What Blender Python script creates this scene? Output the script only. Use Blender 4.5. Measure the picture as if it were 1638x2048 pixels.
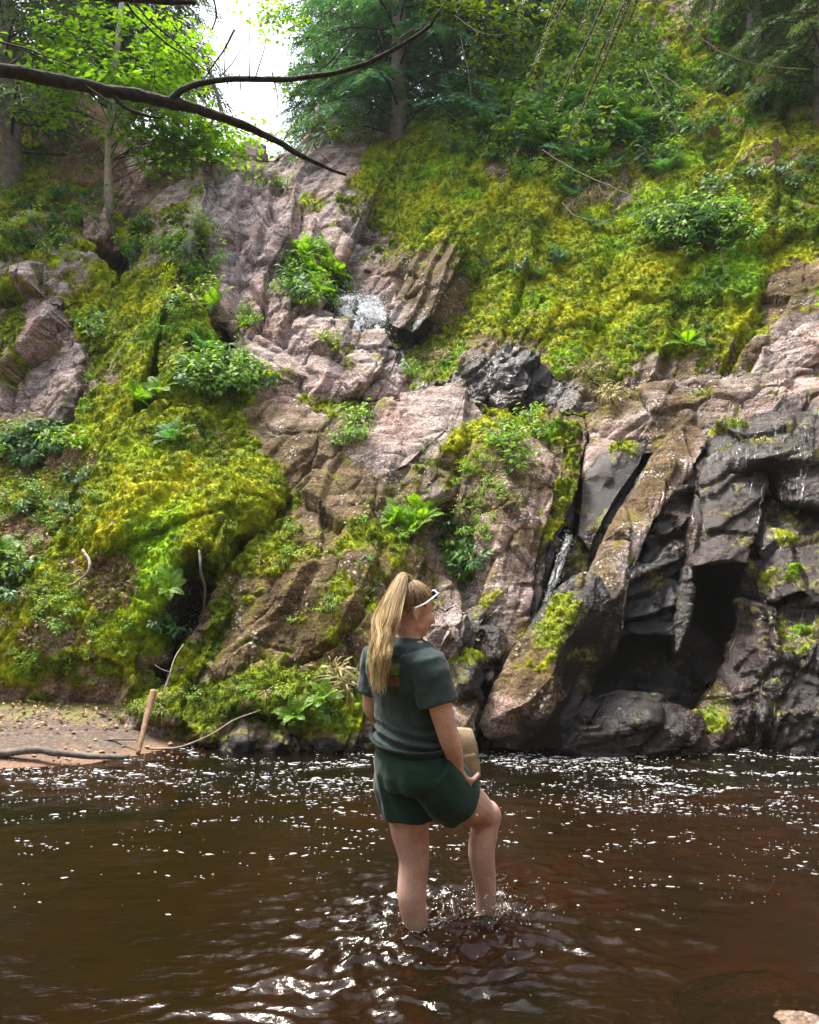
import bpy, math, random
import numpy as np
from mathutils import Vector, Matrix
from mathutils.geometry import delaunay_2d_cdt

for o in list(bpy.data.objects): bpy.data.objects.remove(o)
R = math.radians
scene = bpy.context.scene
COL = scene.collection

# ---------------------------------------------------------------- camera, sky, sun, exposure
CAM_Z, FPX, CX, HY = 1.59, 1550.0, 819.0, 1078.0     # eye height above the pool, focal length and horizon in photo pixels
cam_d = bpy.data.cameras.new('camera'); cam = bpy.data.objects.new('camera', cam_d); COL.objects.link(cam)
cam.location = (0, 0, CAM_Z); cam.rotation_euler = (R(90), 0, 0)
cam_d.sensor_width = 36; cam_d.sensor_fit = 'AUTO'; cam_d.lens = FPX / 2048 * 36
cam_d.shift_y = (HY - 1024) / 2048
cam_d.clip_start = 0.05; cam_d.clip_end = 500
scene.camera = cam

SUN_EL, SUN_AZ = 67.0, -52.0     # elevation; azimuth from +Y (into the picture), negative = left
w = bpy.data.worlds.new('World'); scene.world = w; w.use_nodes = True
nt = w.node_tree; nt.nodes.clear()
sky = nt.nodes.new('ShaderNodeTexSky'); sky.sky_type = 'NISHITA'; sky.sun_disc = False
sky.sun_elevation = R(SUN_EL); sky.sun_rotation = R(SUN_AZ); sky.air_density = 1.0; sky.dust_density = 5.0; sky.ozone_density = 1.0
bg = nt.nodes.new('ShaderNodeBackground'); bg.inputs[1].default_value = 0.05
wo = nt.nodes.new('ShaderNodeOutputWorld')
# thin even cloud over the blue sky
cloud = nt.nodes.new('ShaderNodeBackground'); cloud.inputs[0].default_value = (1, 1, 1, 1); cloud.inputs[1].default_value = .165
add = nt.nodes.new('ShaderNodeAddShader')
nt.links.new(sky.outputs[0], bg.inputs[0]); nt.links.new(bg.outputs[0], add.inputs[0]); nt.links.new(cloud.outputs[0], add.inputs[1]); nt.links.new(add.outputs[0], wo.inputs[0])
sd = bpy.data.lights.new('sun', 'SUN'); sd.energy = 1.5; sd.angle = R(13); sd.color = (1, .95, .86)
sun = bpy.data.objects.new('sun', sd); COL.objects.link(sun); sun.location = (-10, 10, 30)
dv = Vector((math.sin(R(SUN_AZ)) * math.cos(R(SUN_EL)), math.cos(R(SUN_AZ)) * math.cos(R(SUN_EL)), math.sin(R(SUN_EL))))
sun.rotation_euler = dv.to_track_quat('Z', 'Y').to_euler()
vs = scene.view_settings
scene.display_settings.display_device = 'sRGB'
vs.view_transform = 'Standard'; vs.look = 'None'; vs.gamma = 1; vs.use_curve_mapping = False
vs.exposure = 2.72
cy = scene.cycles
cy.use_denoising = True; cy.max_bounces = 6; cy.diffuse_bounces = 3; cy.glossy_bounces = 3; cy.transmission_bounces = 4
cy.transparent_max_bounces = 8; cy.caustics_reflective = False; cy.caustics_refractive = False
scene.render.use_persistent_data = False

rng = np.random.default_rng(7)
random.seed(7)

# ---------------------------------------------------------------- helpers
def at(px, py, d):
    """A point of the place: the direction of a photo pixel at d metres into the ravine."""
    return np.array(((px - CX) / FPX * d, d, CAM_Z + (HY - py) / FPX * d))

def proj(v):
    y = np.maximum(v[:, 1], .3)
    return CX + FPX * v[:, 0] / y, HY - FPX * (v[:, 2] - CAM_Z) / y

def tag(o, label=None, cat=None, group=None, kind=None):
    if label: o['label'] = label
    if cat: o['category'] = cat
    if group: o['group'] = group
    if kind: o['kind'] = kind
    return o

def mesh_np(name, V, F, smooth=True, mats=()):
    """Mesh from numpy verts and tri or quad faces."""
    me = bpy.data.meshes.new(name)
    V = np.ascontiguousarray(V, dtype=np.float32); F = np.ascontiguousarray(F, dtype=np.int32)
    me.vertices.add(len(V)); me.vertices.foreach_set('co', V.ravel())
    if len(F):
        k = F.shape[1]
        me.loops.add(F.size); me.loops.foreach_set('vertex_index', F.ravel())
        me.polygons.add(len(F)); me.polygons.foreach_set('loop_start', np.arange(0, F.size, k, dtype=np.int32))
        try: me.polygons.foreach_set('loop_total', np.full(len(F), k, dtype=np.int32))
        except Exception: pass
        if smooth: me.polygons.foreach_set('use_smooth', np.ones(len(F), dtype=bool))
    for m in mats: me.materials.append(m)
    me.update(calc_edges=True); me.validate()
    return me

def fattr(me, name, vals):
    a = me.attributes.new(name, 'FLOAT', 'POINT'); a.data.foreach_set('value', np.ascontiguousarray(vals, dtype=np.float32))

def link(name, me, parent=None, loc=None):
    o = bpy.data.objects.new(name, me); COL.objects.link(o)
    if parent is not None: o.parent = parent
    if loc is not None: o.location = loc
    return o

def empty(name, loc, rz=0.0):
    o = bpy.data.objects.new(name, None); COL.objects.link(o); o.location = loc; o.rotation_euler = (0, 0, rz)
    o.empty_display_size = .1
    return o

def copy_tree(o, parent=None):
    c = o.copy(); COL.objects.link(c)
    if parent is not None: c.parent = parent
    for ch in list(o.children): copy_tree(ch, c)
    return c

# ---------------------------------------------------------------- noise in numpy
def _hash(ix, iy, iz, seed):
    h = (ix.astype(np.int64) * 73856093) ^ (iy.astype(np.int64) * 19349663) ^ (iz.astype(np.int64) * 83492791) ^ (seed * 2654435761)
    h &= 0xffffffff
    h = ((h ^ (h >> 16)) * 0x45d9f3b) & 0xffffffff
    h = ((h ^ (h >> 16)) * 0x45d9f3b) & 0xffffffff
    return h ^ (h >> 16)

def _rnd(ix, iy, iz, seed): return _hash(ix, iy, iz, seed).astype(np.float64) / 4294967295.0

def gnoise(P, seed=0):
    I = np.floor(P).astype(np.int64); f = P - I
    u = f * f * f * (f * (f * 6 - 15) + 10)
    out = np.zeros(len(P))
    for dx in (0, 1):
        for dy in (0, 1):
            for dz in (0, 1):
                h = _hash(I[:, 0] + dx, I[:, 1] + dy, I[:, 2] + dz, seed)
                gx = ((h & 1023) / 511.5 - 1); gy = (((h >> 10) & 1023) / 511.5 - 1); gz = (((h >> 20) & 1023) / 511.5 - 1)
                d = gx * (f[:, 0] - dx) + gy * (f[:, 1] - dy) + gz * (f[:, 2] - dz)
                wgt = (u[:, 0] if dx else 1 - u[:, 0]) * (u[:, 1] if dy else 1 - u[:, 1]) * (u[:, 2] if dz else 1 - u[:, 2])
                out += wgt * d
    return out

def fbm(P, oct=4, seed=0, gain=.5):
    out = np.zeros(len(P)); a = 1.0; s = 1.0
    for i in range(oct):
        out += a * gnoise(P * s + i * 17.3, seed + i); a *= gain; s *= 2.03
    return out

def worley(P, seed=0):
    """f1, f2, a random number per cell, a vector from the cell point."""
    I = np.floor(P).astype(np.int64)
    f1 = np.full(len(P), 9.); f2 = np.full(len(P), 9.); rid = np.zeros(len(P)); vec = np.zeros((len(P), 3))
    for dx in (-1, 0, 1):
        for dy in (-1, 0, 1):
            for dz in (-1, 0, 1):
                cx, cy_, cz = I[:, 0] + dx, I[:, 1] + dy, I[:, 2] + dz
                ox = cx + _rnd(cx, cy_, cz, seed + 1); oy = cy_ + _rnd(cx, cy_, cz, seed + 2); oz = cz + _rnd(cx, cy_, cz, seed + 3)
                dv_ = np.stack((P[:, 0] - ox, P[:, 1] - oy, P[:, 2] - oz), 1)
                dd = np.sqrt((dv_ ** 2).sum(1))
                near = dd < f1
                f2 = np.where(near, f1, np.minimum(f2, dd))
                rid = np.where(near, _rnd(cx, cy_, cz, seed + 4), rid)
                vec[near] = dv_[near]
                f1 = np.where(near, dd, f1)
    return f1, f2, rid, vec

def sstep(a, b, x):
    t = np.clip((x - a) / (b - a), 0, 1); return t * t * (3 - 2 * t)

def vnormals(V, F):
    n = np.cross(V[F[:, 1]] - V[F[:, 0]], V[F[:, 2]] - V[F[:, 0]])
    N = np.zeros_like(V)
    for k in range(3):
        for c in range(3): N[:, c] += np.bincount(F[:, k], n[:, c], len(V))
    return N / np.maximum(np.linalg.norm(N, axis=1, keepdims=True), 1e-9)

def refine(V, F, W, L, passes=12):
    """Split every edge longer than L(midpoint, W) until none is left; conforming."""
    for _ in range(passes):
        E = np.concatenate((F[:, [0, 1]], F[:, [1, 2]], F[:, [2, 0]])); E.sort(axis=1)
        U, inv = np.unique(E[:, 0].astype(np.int64) * len(V) + E[:, 1], return_inverse=True)
        a = U // len(V); b = U % len(V)
        ln = np.linalg.norm(V[a] - V[b], axis=1)
        mid = (V[a] + V[b]) / 2; wm = (W[a] + W[b]) / 2
        mark = ln > L(mid, wm)
        if not mark.any(): break
        nid = np.full(len(U), -1, dtype=np.int64); nid[mark] = len(V) + np.arange(mark.sum())
        nf = len(F); m = np.stack((nid[inv[:nf]], nid[inv[nf:2 * nf]], nid[inv[2 * nf:]]), 1)
        V = np.concatenate((V, mid[mark])); W = np.concatenate((W, wm[mark]))
        cnt = (m >= 0).sum(1); out = [F[cnt == 0]]
        s = cnt == 3
        f, q = F[s], m[s]
        out += [np.stack((f[:, 0], q[:, 0], q[:, 2]), 1), np.stack((q[:, 0], f[:, 1], q[:, 1]), 1), np.stack((q[:, 2], q[:, 1], f[:, 2]), 1), q]
        for r in range(3):
            i, j, k = r, (r + 1) % 3, (r + 2) % 3
            s = (cnt == 1) & (m[:, i] >= 0); f, q = F[s], m[s]
            out += [np.stack((f[:, i], q[:, i], f[:, k]), 1), np.stack((q[:, i], f[:, j], f[:, k]), 1)]
            s = (cnt == 2) & (m[:, k] < 0); f, q = F[s], m[s]     # edges ij and jk split
            out += [np.stack((q[:, i], f[:, j], q[:, j]), 1), np.stack((f[:, i], q[:, i], q[:, j]), 1), np.stack((f[:, i], q[:, j], f[:, k]), 1)]
        F = np.concatenate(out).astype(np.int64)
    return V, F, W

# ---------------------------------------------------------------- node helpers
def newmat(name):
    m = bpy.data.materials.new(name); m.use_nodes = True
    t = m.node_tree; t.nodes.clear()
    out = t.nodes.new('ShaderNodeOutputMaterial')
    return m, t, out
def N(t, typ, **kw):
    n = t.nodes.new(typ)
    for k, v in kw.items():
        if k.startswith('i_'):
            key = k[2:]
            n.inputs[int(key) if key.isdigit() else key].default_value = v
        else: setattr(n, k, v)
    return n
def L(t, a, b): t.links.new(a, b)
def mixc(t, fac, a, b, blend='MIX'):
    n = t.nodes.new('ShaderNodeMix'); n.data_type = 'RGBA'; n.blend_type = blend
    for s, v in ((n.inputs[0], fac), (n.inputs[6], a), (n.inputs[7], b)):
        if hasattr(v, 'links') or hasattr(v, 'is_linked'): t.links.new(v, s)
        else: s.default_value = v if not isinstance(v, tuple) else ((*v, 1) if len(v) == 3 else v)
    return n.outputs[2]
def math_(t, op, a, b=None, clamp=False):
    n = t.nodes.new('ShaderNodeMath'); n.operation = op; n.use_clamp = clamp
    for s, v in ((n.inputs[0], a), (n.inputs[1], b)):
        if v is None: continue
        if hasattr(v, 'is_linked'): t.links.new(v, s)
        else: s.default_value = v
    return n.outputs[0]
def noise(t, vec, scale, detail=4, rough=.55, dist=0):
    n = t.nodes.new('ShaderNodeTexNoise'); n.inputs['Scale'].default_value = scale; n.inputs['Detail'].default_value = detail
    n.inputs['Roughness'].default_value = rough; n.inputs['Distortion'].default_value = dist
    if vec is not None: t.links.new(vec, n.inputs['Vector'])
    return n.outputs['Fac']
def ramp(t, fac, stops):
    n = t.nodes.new('ShaderNodeValToRGB'); e = n.color_ramp.elements
    while len(e) < len(stops): e.new(.5)
    for el, (p, c) in zip(e, stops): el.position = p; el.color = (*c, 1) if len(c) == 3 else c
    t.links.new(fac, n.inputs[0]); return n.outputs[0]
def maprange(t, v, a, b, c=0., d=1.):
    n = t.nodes.new('ShaderNodeMapRange'); n.interpolation_type = 'SMOOTHSTEP'
    t.links.new(v, n.inputs[0])
    for i, x in enumerate((a, b, c, d)): n.inputs[i + 1].default_value = x
    return n.outputs[0]
# ---------------------------------------------------------------- materials
def attr(t, name):
    n = t.nodes.new('ShaderNodeAttribute'); n.attribute_name = name; return n.outputs['Fac']

MOSS_STOPS = [(.30, (.026, .045, .003)), (.41, (.09, .135, .005)), (.52, (.22, .27, .006)), (.66, (.42, .42, .009))]

def moss_fac(t, pos):
    a = math_(t, 'SUBTRACT', noise(t, pos, .75, 3, .6), .5); b = math_(t, 'SUBTRACT', noise(t, pos, 4.5, 6, .72), .5)
    return math_(t, 'ADD', .5, math_(t, 'ADD', math_(t, 'MULTIPLY', a, .75), math_(t, 'MULTIPLY', b, .85)))

def make_rock_mat():
    m, t, out = newmat('mossy_rock')
    pos = N(t, 'ShaderNodeNewGeometry').outputs['Position']
    # grain of the rock runs up to the right
    mp = N(t, 'ShaderNodeMapping'); L(t, pos, mp.inputs[0]); mp.inputs['Rotation'].default_value = (0, R(55), 0); mp.inputs['Scale'].default_value = (.55, 1, 3.0)
    grain = noise(t, mp.outputs[0], 3.2, 7, .65, .8)
    big = noise(t, pos, .9, 4, .5)
    base = ramp(t, grain, [(.25, (.06, .042, .038)), (.41, (.175, .132, .122)), (.56, (.34, .285, .27)), (.72, (.54, .48, .47))])
    pink = ramp(t, big, [(.3, (.92, .92, .96)), (.5, (1, .96, .94)), (.66, (1.12, .90, .80))])
    base = mixc(t, 1.0, base, pink, 'MULTIPLY')
    tone = attr(t, 'tone')
    brown = ramp(t, grain, [(.25, (.030, .020, .008)), (.5, (.092, .060, .027)), (.72, (.19, .13, .068))])
    tn = math_(t, 'ADD', tone, math_(t, 'MULTIPLY', math_(t, 'SUBTRACT', noise(t, pos, 2.3, 5, .6), .5), 1.3))
    base = mixc(t, maprange(t, tn, .25, .75), base, brown)
    # pale lichen flecks
    v = N(t, 'ShaderNodeTexVoronoi'); v.inputs['Scale'].default_value = 26; L(t, pos, v.inputs['Vector'])
    patch = maprange(t, noise(t, pos, 2.8, 4), .48, .62)
    fleck = math_(t, 'MULTIPLY', maprange(t, v.outputs['Distance'], .42, .2), patch)
    base = mixc(t, math_(t, 'MULTIPLY', fleck, .75), base, (.52, .52, .50))
    fine = noise(t, pos, 55, 3, .7)
    base = mixc(t, 1.0, base, ramp(t, fine, [(.33, (.38, .37, .36)), (.5, (.98, .98, .98)), (.67, (1.75, 1.75, 1.75))]), 'MULTIPLY')
    wet = attr(t, 'wet')
    wn = maprange(t, math_(t, 'ADD', wet, math_(t, 'MULTIPLY', math_(t, 'SUBTRACT', noise(t, pos, 2.0, 5, .6), .5), .8)), .3, .7)
    wetc = ramp(t, big, [(.35, (.022, .022, .027)), (.6, (.06, .026, .020))])
    base = mixc(t, wn, base, mixc(t, 1.0, base, wetc, 'MULTIPLY'))
    moss = attr(t, 'moss')
    film = maprange(t, math_(t, 'ADD', math_(t, 'MULTIPLY', moss, .55), math_(t, 'ADD', math_(t, 'MULTIPLY', noise(t, pos, 3.2, 6, .72), .7), math_(t, 'MULTIPLY', noise(t, pos, 40, 3, .7), .35))), .56, .78)
    base = mixc(t, math_(t, 'MULTIPLY', film, .75), base, ramp(t, noise(t, pos, 16, 4, .7), [(.35, (.05, .045, .006)), (.65, (.22, .19, .015))]))
    mm = maprange(t, math_(t, 'ADD', moss, math_(t, 'MULTIPLY', math_(t, 'SUBTRACT', noise(t, pos, 30, 4, .7), .5), .9)), .38, .62)
    mcol = ramp(t, moss_fac(t, pos), MOSS_STOPS)
    green = maprange(t, noise(t, pos, .8, 2), .5, .68)
    mcol = mixc(t, math_(t, 'MULTIPLY', green, .7), mcol, mixc(t, 1.0, mcol, (.55, 1.15, .9), 'MULTIPLY'))
    dirt = attr(t, 'dirt')
    dc = ramp(t, noise(t, pos, 38, 4, .7), [(.3, (.06, .035, .016)), (.5, (.15, .09, .045)), (.7, (.32, .22, .14))])
    dm = maprange(t, math_(t, 'ADD', dirt, math_(t, 'MULTIPLY', math_(t, 'SUBTRACT', noise(t, pos, 5, 5, .65), .5), 1.1)), .4, .6)
    base = mixc(t, dm, base, dc)
    colr = mixc(t, mm, base, mcol)
    rough = math_(t, 'SUBTRACT', .85, math_(t, 'MULTIPLY', wn, .76))
    rough = math_(t, 'MAXIMUM', rough, math_(t, 'MULTIPLY', mm, .8))
    b = N(t, 'ShaderNodeBump', i_Strength=.8, i_Distance=.025)
    bn = math_(t, 'ADD', math_(t, 'MULTIPLY', noise(t, mp.outputs[0], 14, 6, .7), .7), math_(t, 'MULTIPLY', noise(t, pos, 45, 4, .7), .6))
    L(t, bn, b.inputs['Height'])
    # running water makes the wet faces glint: a second, finer relief where the rock is wet
    b2 = N(t, 'ShaderNodeBump', i_Distance=.012); L(t, math_(t, 'MULTIPLY', wn, .85), b2.inputs['Strength']); L(t, b.outputs[0], b2.inputs['Normal'])
    mw = N(t, 'ShaderNodeMapping'); L(t, pos, mw.inputs[0]); mw.inputs['Scale'].default_value = (1, 1, .45)
    L(t, math_(t, 'ADD', noise(t, mw.outputs[0], 42, 3, .75), math_(t, 'MULTIPLY', noise(t, mw.outputs[0], 90, 2, .6), .5)), b2.inputs['Height'])
    b = b2
    p = N(t, 'ShaderNodeBsdfPrincipled'); L(t, colr, p.inputs['Base Color']); L(t, rough, p.inputs['Roughness']); L(t, b.outputs[0], p.inputs['Normal'])
    L(t, math_(t, 'ADD', .22, math_(t, 'MULTIPLY', wn, .2)), p.inputs['Specular IOR Level'])
    L(t, p.outputs[0], out.inputs[0]); return m

def leafmat(name, c1, c2, trans=.45, gloss=.022, rough=.45, vscale=6.0, tint=None):
    m, t, out = newmat(name)
    pos = N(t, 'ShaderNodeNewGeometry').outputs['Position']
    f = noise(t, pos, vscale, 3, .7)
    rnd = N(t, 'ShaderNodeNewGeometry').outputs['Random Per Island']
    fac = math_(t, 'ADD', math_(t, 'MULTIPLY', f, .6), math_(t, 'MULTIPLY', rnd, .4))
    c = ramp(t, fac, [(.28, c1), (.68, c2)])
    d = N(t, 'ShaderNodeBsdfDiffuse'); L(t, c, d.inputs[0])
    tr = N(t, 'ShaderNodeBsdfTranslucent'); L(t, mixc(t, 1.0, c, (1.25, 1.2, .5), 'MULTIPLY'), tr.inputs[0])
    mx = N(t, 'ShaderNodeMixShader', i_0=trans); L(t, d.outputs[0], mx.inputs[1]); L(t, tr.outputs[0], mx.inputs[2])
    g = N(t, 'ShaderNodeBsdfGlossy', i_Roughness=rough); g.inputs[0].default_value = (1, 1, 1, 1)
    m2 = N(t, 'ShaderNodeMixShader', i_0=gloss); L(t, mx.outputs[0], m2.inputs[1]); L(t, g.outputs[0], m2.inputs[2])
    L(t, m2.outputs[0], out.inputs[0]); return m

def moss_tuft_mat():
    m, t, out = newmat('moss_tuft')
    pos = N(t, 'ShaderNodeNewGeometry').outputs['Position']
    rnd = N(t, 'ShaderNodeObjectInfo').outputs['Random']
    fac = math_(t, 'ADD', math_(t, 'MULTIPLY', moss_fac(t, pos), .8), math_(t, 'MULTIPLY', rnd, .2))
    c = ramp(t, fac, MOSS_STOPS)
    green = maprange(t, noise(t, pos, .8, 2), .5, .68)
    c = mixc(t, math_(t, 'MULTIPLY', green, .7), c, mixc(t, 1.0, c, (.55, 1.15, .9), 'MULTIPLY'))
    c = mixc(t, maprange(t, rnd, .90, .97), c, (.16, .09, .025))
    d = N(t, 'ShaderNodeBsdfDiffuse'); L(t, c, d.inputs[0])
    tr = N(t, 'ShaderNodeBsdfTranslucent'); L(t, mixc(t, 1.0, c, (1.2, 1.15, .5), 'MULTIPLY'), tr.inputs[0])
    mx = N(t, 'ShaderNodeMixShader', i_0=.42); L(t, d.outputs[0], mx.inputs[1]); L(t, tr.outputs[0], mx.inputs[2])
    L(t, mx.outputs[0], out.inputs[0]); return m

def barkmat(name, c1, c2, scale=14, mossy=0.0):
    m, t, out = newmat(name)
    pos = N(t, 'ShaderNodeNewGeometry').outputs['Position']
    f = noise(t, pos, scale, 6, .7)
    c = ramp(t, f, [(.3, c1), (.65, c2)])
    if mossy:
        nz = N(t, 'ShaderNodeSeparateXYZ'); L(t, N(t, 'ShaderNodeNewGeometry').outputs['Normal'], nz.inputs[0])
        k = maprange(t, math_(t, 'ADD', nz.outputs[2], math_(t, 'MULTIPLY', noise(t, pos, 7, 4), .9)), .95, 1.2)
        c = mixc(t, math_(t, 'MULTIPLY', k, mossy), c, (.10, .11, .02))
    b = N(t, 'ShaderNodeBump', i_Strength=.7, i_Distance=.02); L(t, f, b.inputs['Height'])
    p = N(t, 'ShaderNodeBsdfPrincipled', i_Roughness=.85); L(t, c, p.inputs['Base Color']); L(t, b.outputs[0], p.inputs['Normal'])
    p.inputs['Specular IOR Level'].default_value = .2
    L(t, p.outputs[0], out.inputs[0]); return m

M_ROCK = make_rock_mat()
M_TUFT = moss_tuft_mat()
M_FERN = leafmat('fern_green', (.05, .13, .010), (.15, .30, .02))
M_FERNB = leafmat('fern_bluish', (.04, .15, .05), (.12, .31, .09))
M_LEAF = leafmat('leaf_bright', (.09, .25, .006), (.25, .45, .012), trans=.58)
M_LEAFY = leafmat('leaf_yellow_green', (.17, .31, .005), (.38, .50, .012), trans=.58)
M_LEAFD = leafmat('leaf_dark', (.02, .085, .014), (.07, .20, .03))
M_NEEDLE = leafmat('needle_blue_green', (.028, .085, .05), (.08, .20, .095), trans=.35, gloss=.015)
M_NEEDLED = leafmat('needle_dark', (.03, .065, .03), (.10, .16, .065), trans=.3, gloss=.015)
M_NEEDLEY = leafmat('needle_yellow', (.05, .085, .006), (.15, .19, .01), trans=.4)
M_GRASS = leafmat('grass_green', (.06, .12, .008), (.18, .23, .02))
M_STRAW = leafmat('grass_straw', (.22, .19, .07), (.42, .36, .17), trans=.3)
M_LITTER = leafmat('leaf_litter', (.10, .055, .025), (.36, .24, .14), trans=.1, vscale=40)
M_BARKD = barkmat('bark_dark', (.006, .005, .005), (.042, .036, .032), 30, mossy=.35)
M_BARKG = barkmat('bark_grey', (.07, .06, .05), (.19, .165, .145), 10)
M_BARKP = barkmat('bark_pale', (.20, .17, .13), (.46, .42, .35), 12)
M_TWIG = barkmat('twig_pale', (.15, .125, .085), (.36, .32, .24), 20)
M_LOG = barkmat('driftwood', (.16, .085, .045), (.38, .25, .15), 16)
# ---------------------------------------------------------------- where moss, wet rock, brown rock and leaf litter lie
# soft ellipses: centre, radii, angle (deg, + = rising to the right), amount
MOSS_ZONES = [
    (225, 1175, 48, 62, 40, -1.1), (110, 1275, 60, 24, 0, -.8), (140, 930, 70, 36, 0, -.7), (60, 1060, 60, 40, 0, -.5), (180, 1120, 60, 18, 0, -.6), (1540, 420, 120, 160, 0, .1),
    (330, 1000, 260, 210, 20, .9), (300, 1180, 150, 140, 0, .6), (250, 640, 90, 330, -32, .85), (110, 1260, 160, 120, 0, .35), (385, 1215, 42, 80, 0, -1.3), (420, 1290, 60, 30, 55, .5), (520, 870, 70, 80, 0, -.35),
    (360, 620, 60, 40, 30, .5), (480, 900, 40, 70, 0, .4), (590, 860, 110, 60, -30, -.7), (570, 385, 70, 40, -30, .8), (480, 420, 90, 60, 0, -.8), (560, 470, 90, 120, 0, -.7), (560, 600, 120, 100, 0, -.6),
    (700, 1000, 120, 60, 0, -.25), (780, 1090, 130, 70, -30, .30), (600, 1180, 120, 60, 40, -.15), (560, 1110, 90, 40, 10, .3), (690, 1230, 90, 90, 0, .35), (460, 1400, 220, 45, 0, .55), (640, 1390, 110, 70, 0, .45),
    (850, 840, 110, 60, 35, -1.0), (760, 900, 60, 60, 30, -.7), (900, 870, 70, 30, 30, .5), (960, 840, 90, 30, 0, .05), (1090, 980, 50, 120, 60, -.3), (1110, 1010, 30, 110, 65, .5), (1060, 1180, 30, 110, 62, -.6), (1150, 880, 50, 40, 0, .3),
    (1105, 1255, 45, 110, 52, .36), (1040, 1375, 40, 16, 20, .3), (1200, 1180, 40, 40, 0, -.6), (1040, 1400, 70, 60, 0, -.3), (1080, 1350, 40, 20, 0, .3),
    (1245, 905, 36, 26, 20, .5), (1440, 870, 60, 28, 40, .25), (1560, 1240, 90, 130, 0, .10), (1420, 1420, 50, 60, 0, .35),
    # hillside on the right
    (950, 400, 150, 210, 40, .9), (830, 330, 90, 140, 35, .7), (1010, 330, 90, 40, 55, -.9), (860, 560, 80, 110, 38, -.9), (760, 520, 80, 60, 30, -.3), (1080, 560, 180, 160, 40, .5), (1250, 580, 180, 160, 0, .6), (1400, 540, 160, 200, 0, .5),
    (1100, 690, 160, 70, 15, .15), (1000, 740, 90, 70, 0, -.7), (1340, 740, 50, 60, 0, -.3), (1580, 580, 60, 50, 0, -.9), (1600, 690, 70, 60, 20, -.8), (1520, 330, 180, 260, 0, .2), (880, 720, 60, 40, 0, .5), (1250, 150, 220, 160, 0, .3),
    (690, 370, 60, 170, 40, .3), (640, 320, 60, 120, 40, -.6), (590, 220, 60, 60, 0, -.6), (700, 260, 60, 60, 30, -.5),
    # left cliffs
    (110, 660, 70, 90, 0, -.9), (90, 540, 110, 50, 0, -.7), (60, 400, 120, 60, 0, .35), (30, 330, 80, 80, 0, .2), (20, 640, 30, 100, 0, .6), (310, 340, 80, 60, 0, -.9), (180, 420, 30, 40, 0, -.4), (40, 960, 120, 60, 0, .25), (110, 1020, 60, 50, 0, .4),
    (350, 680, 25, 60, 0, -.5), (400, 740, 60, 40, 0, .4), (500, 730, 60, 40, -30, -.6),
]
WET_ZONES = [(1510, 1200, 190, 330, 0, .5), (1520, 1030, 140, 220, 0, 1.1), (1355, 1085, 42, 160, 66, .8), (1250, 970, 28, 150, 60, .9), (1300, 1300, 220, 200, 0, 1.0), (1500, 1350, 220, 200, 0, .9), (1140, 1080, 40, 230, 68, .8), (1210, 1470, 200, 70, 0, .9), (1190, 1260, 50, 90, 0, .5),
             (840, 690, 60, 70, 0, .9), (740, 570, 60, 40, 0, .3), (1010, 770, 110, 50, 0, .75), (1590, 580, 70, 60, 0, .3), (700, 1500, 500, 30, 0, .9), (960, 1300, 60, 120, 0, .6), (1180, 1010, 20, 130, 60, .5), (1520, 860, 120, 30, 15, .35), (1620, 830, 80, 80, 0, .8), (930, 690, 120, 60, 30, .3)]
TONE_ZONES = [(1540, 400, 160, 240, 0, .6), (1130, 1150, 140, 300, 0, .15), (600, 1150, 260, 260, 0, .55), (560, 860, 130, 90, 0, .35), (900, 1000, 130, 120, 0, .25), (1300, 940, 50, 220, 58, .30), (1110, 1270, 90, 180, 50, .25), (900, 560, 160, 160, 0, .35), (1200, 600, 400, 400, 0, .3), (130, 800, 140, 60, 0, .2), (100, 330, 200, 140, 0, .5), (850, 840, 130, 60, 30, -.15), (500, 440, 170, 140, 0, -.5), (600, 660, 240, 160, 0, -.4), (330, 340, 120, 80, 0, -.3), (100, 640, 140, 130, 0, -.1), (1290, 800, 140, 40, 20, .1)]
DIRT_ZONES = [(1540, 330, 140, 180, 0, .35), (40, 900, 150, 60, 0, .45), (60, 1060, 110, 70, 0, .35), (225, 1170, 60, 60, -40, .95), (240, 1250, 30, 40, 0, .5), (160, 1110, 60, 20, 0, .5), (120, 1280, 60, 40, 0, .3), (60, 1180, 100, 30, 0, .3), (130, 1480, 200, 40, 0, .6), (70, 300, 200, 120, 0, .6), (180, 580, 60, 40, 0, .2), (1100, 280, 120, 60, 0, .4), (1500, 350, 120, 100, 0, .35), (1180, 420, 60, 40, 0, .4), (770, 300, 90, 60, 0, .5)]

def zones(px, py, Z):
    out = np.zeros(len(px))
    for cx, cy_, rx, ry, ang, amt in Z:
        c, s = math.cos(R(ang)), math.sin(R(ang))
        dx, dy = px - cx, -(py - cy_)
        if ry > rx:     # the long axis is upright: lean it by ang from upright when given as a steep angle
            ang2 = ang if ang == 0 else 90 - abs(ang)
            c, s = math.cos(R(-ang2 if ang > 0 else ang2)), math.sin(R(-ang2 if ang > 0 else ang2))
        u, v = (dx * c + dy * s) / rx, (-dx * s + dy * c) / ry
        out += amt * (1 - sstep(.55, 1.25, np.sqrt(u * u + v * v)))
    return out

TUFTS = []          # (owner object, points, normals)
ROCKS = []

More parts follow.
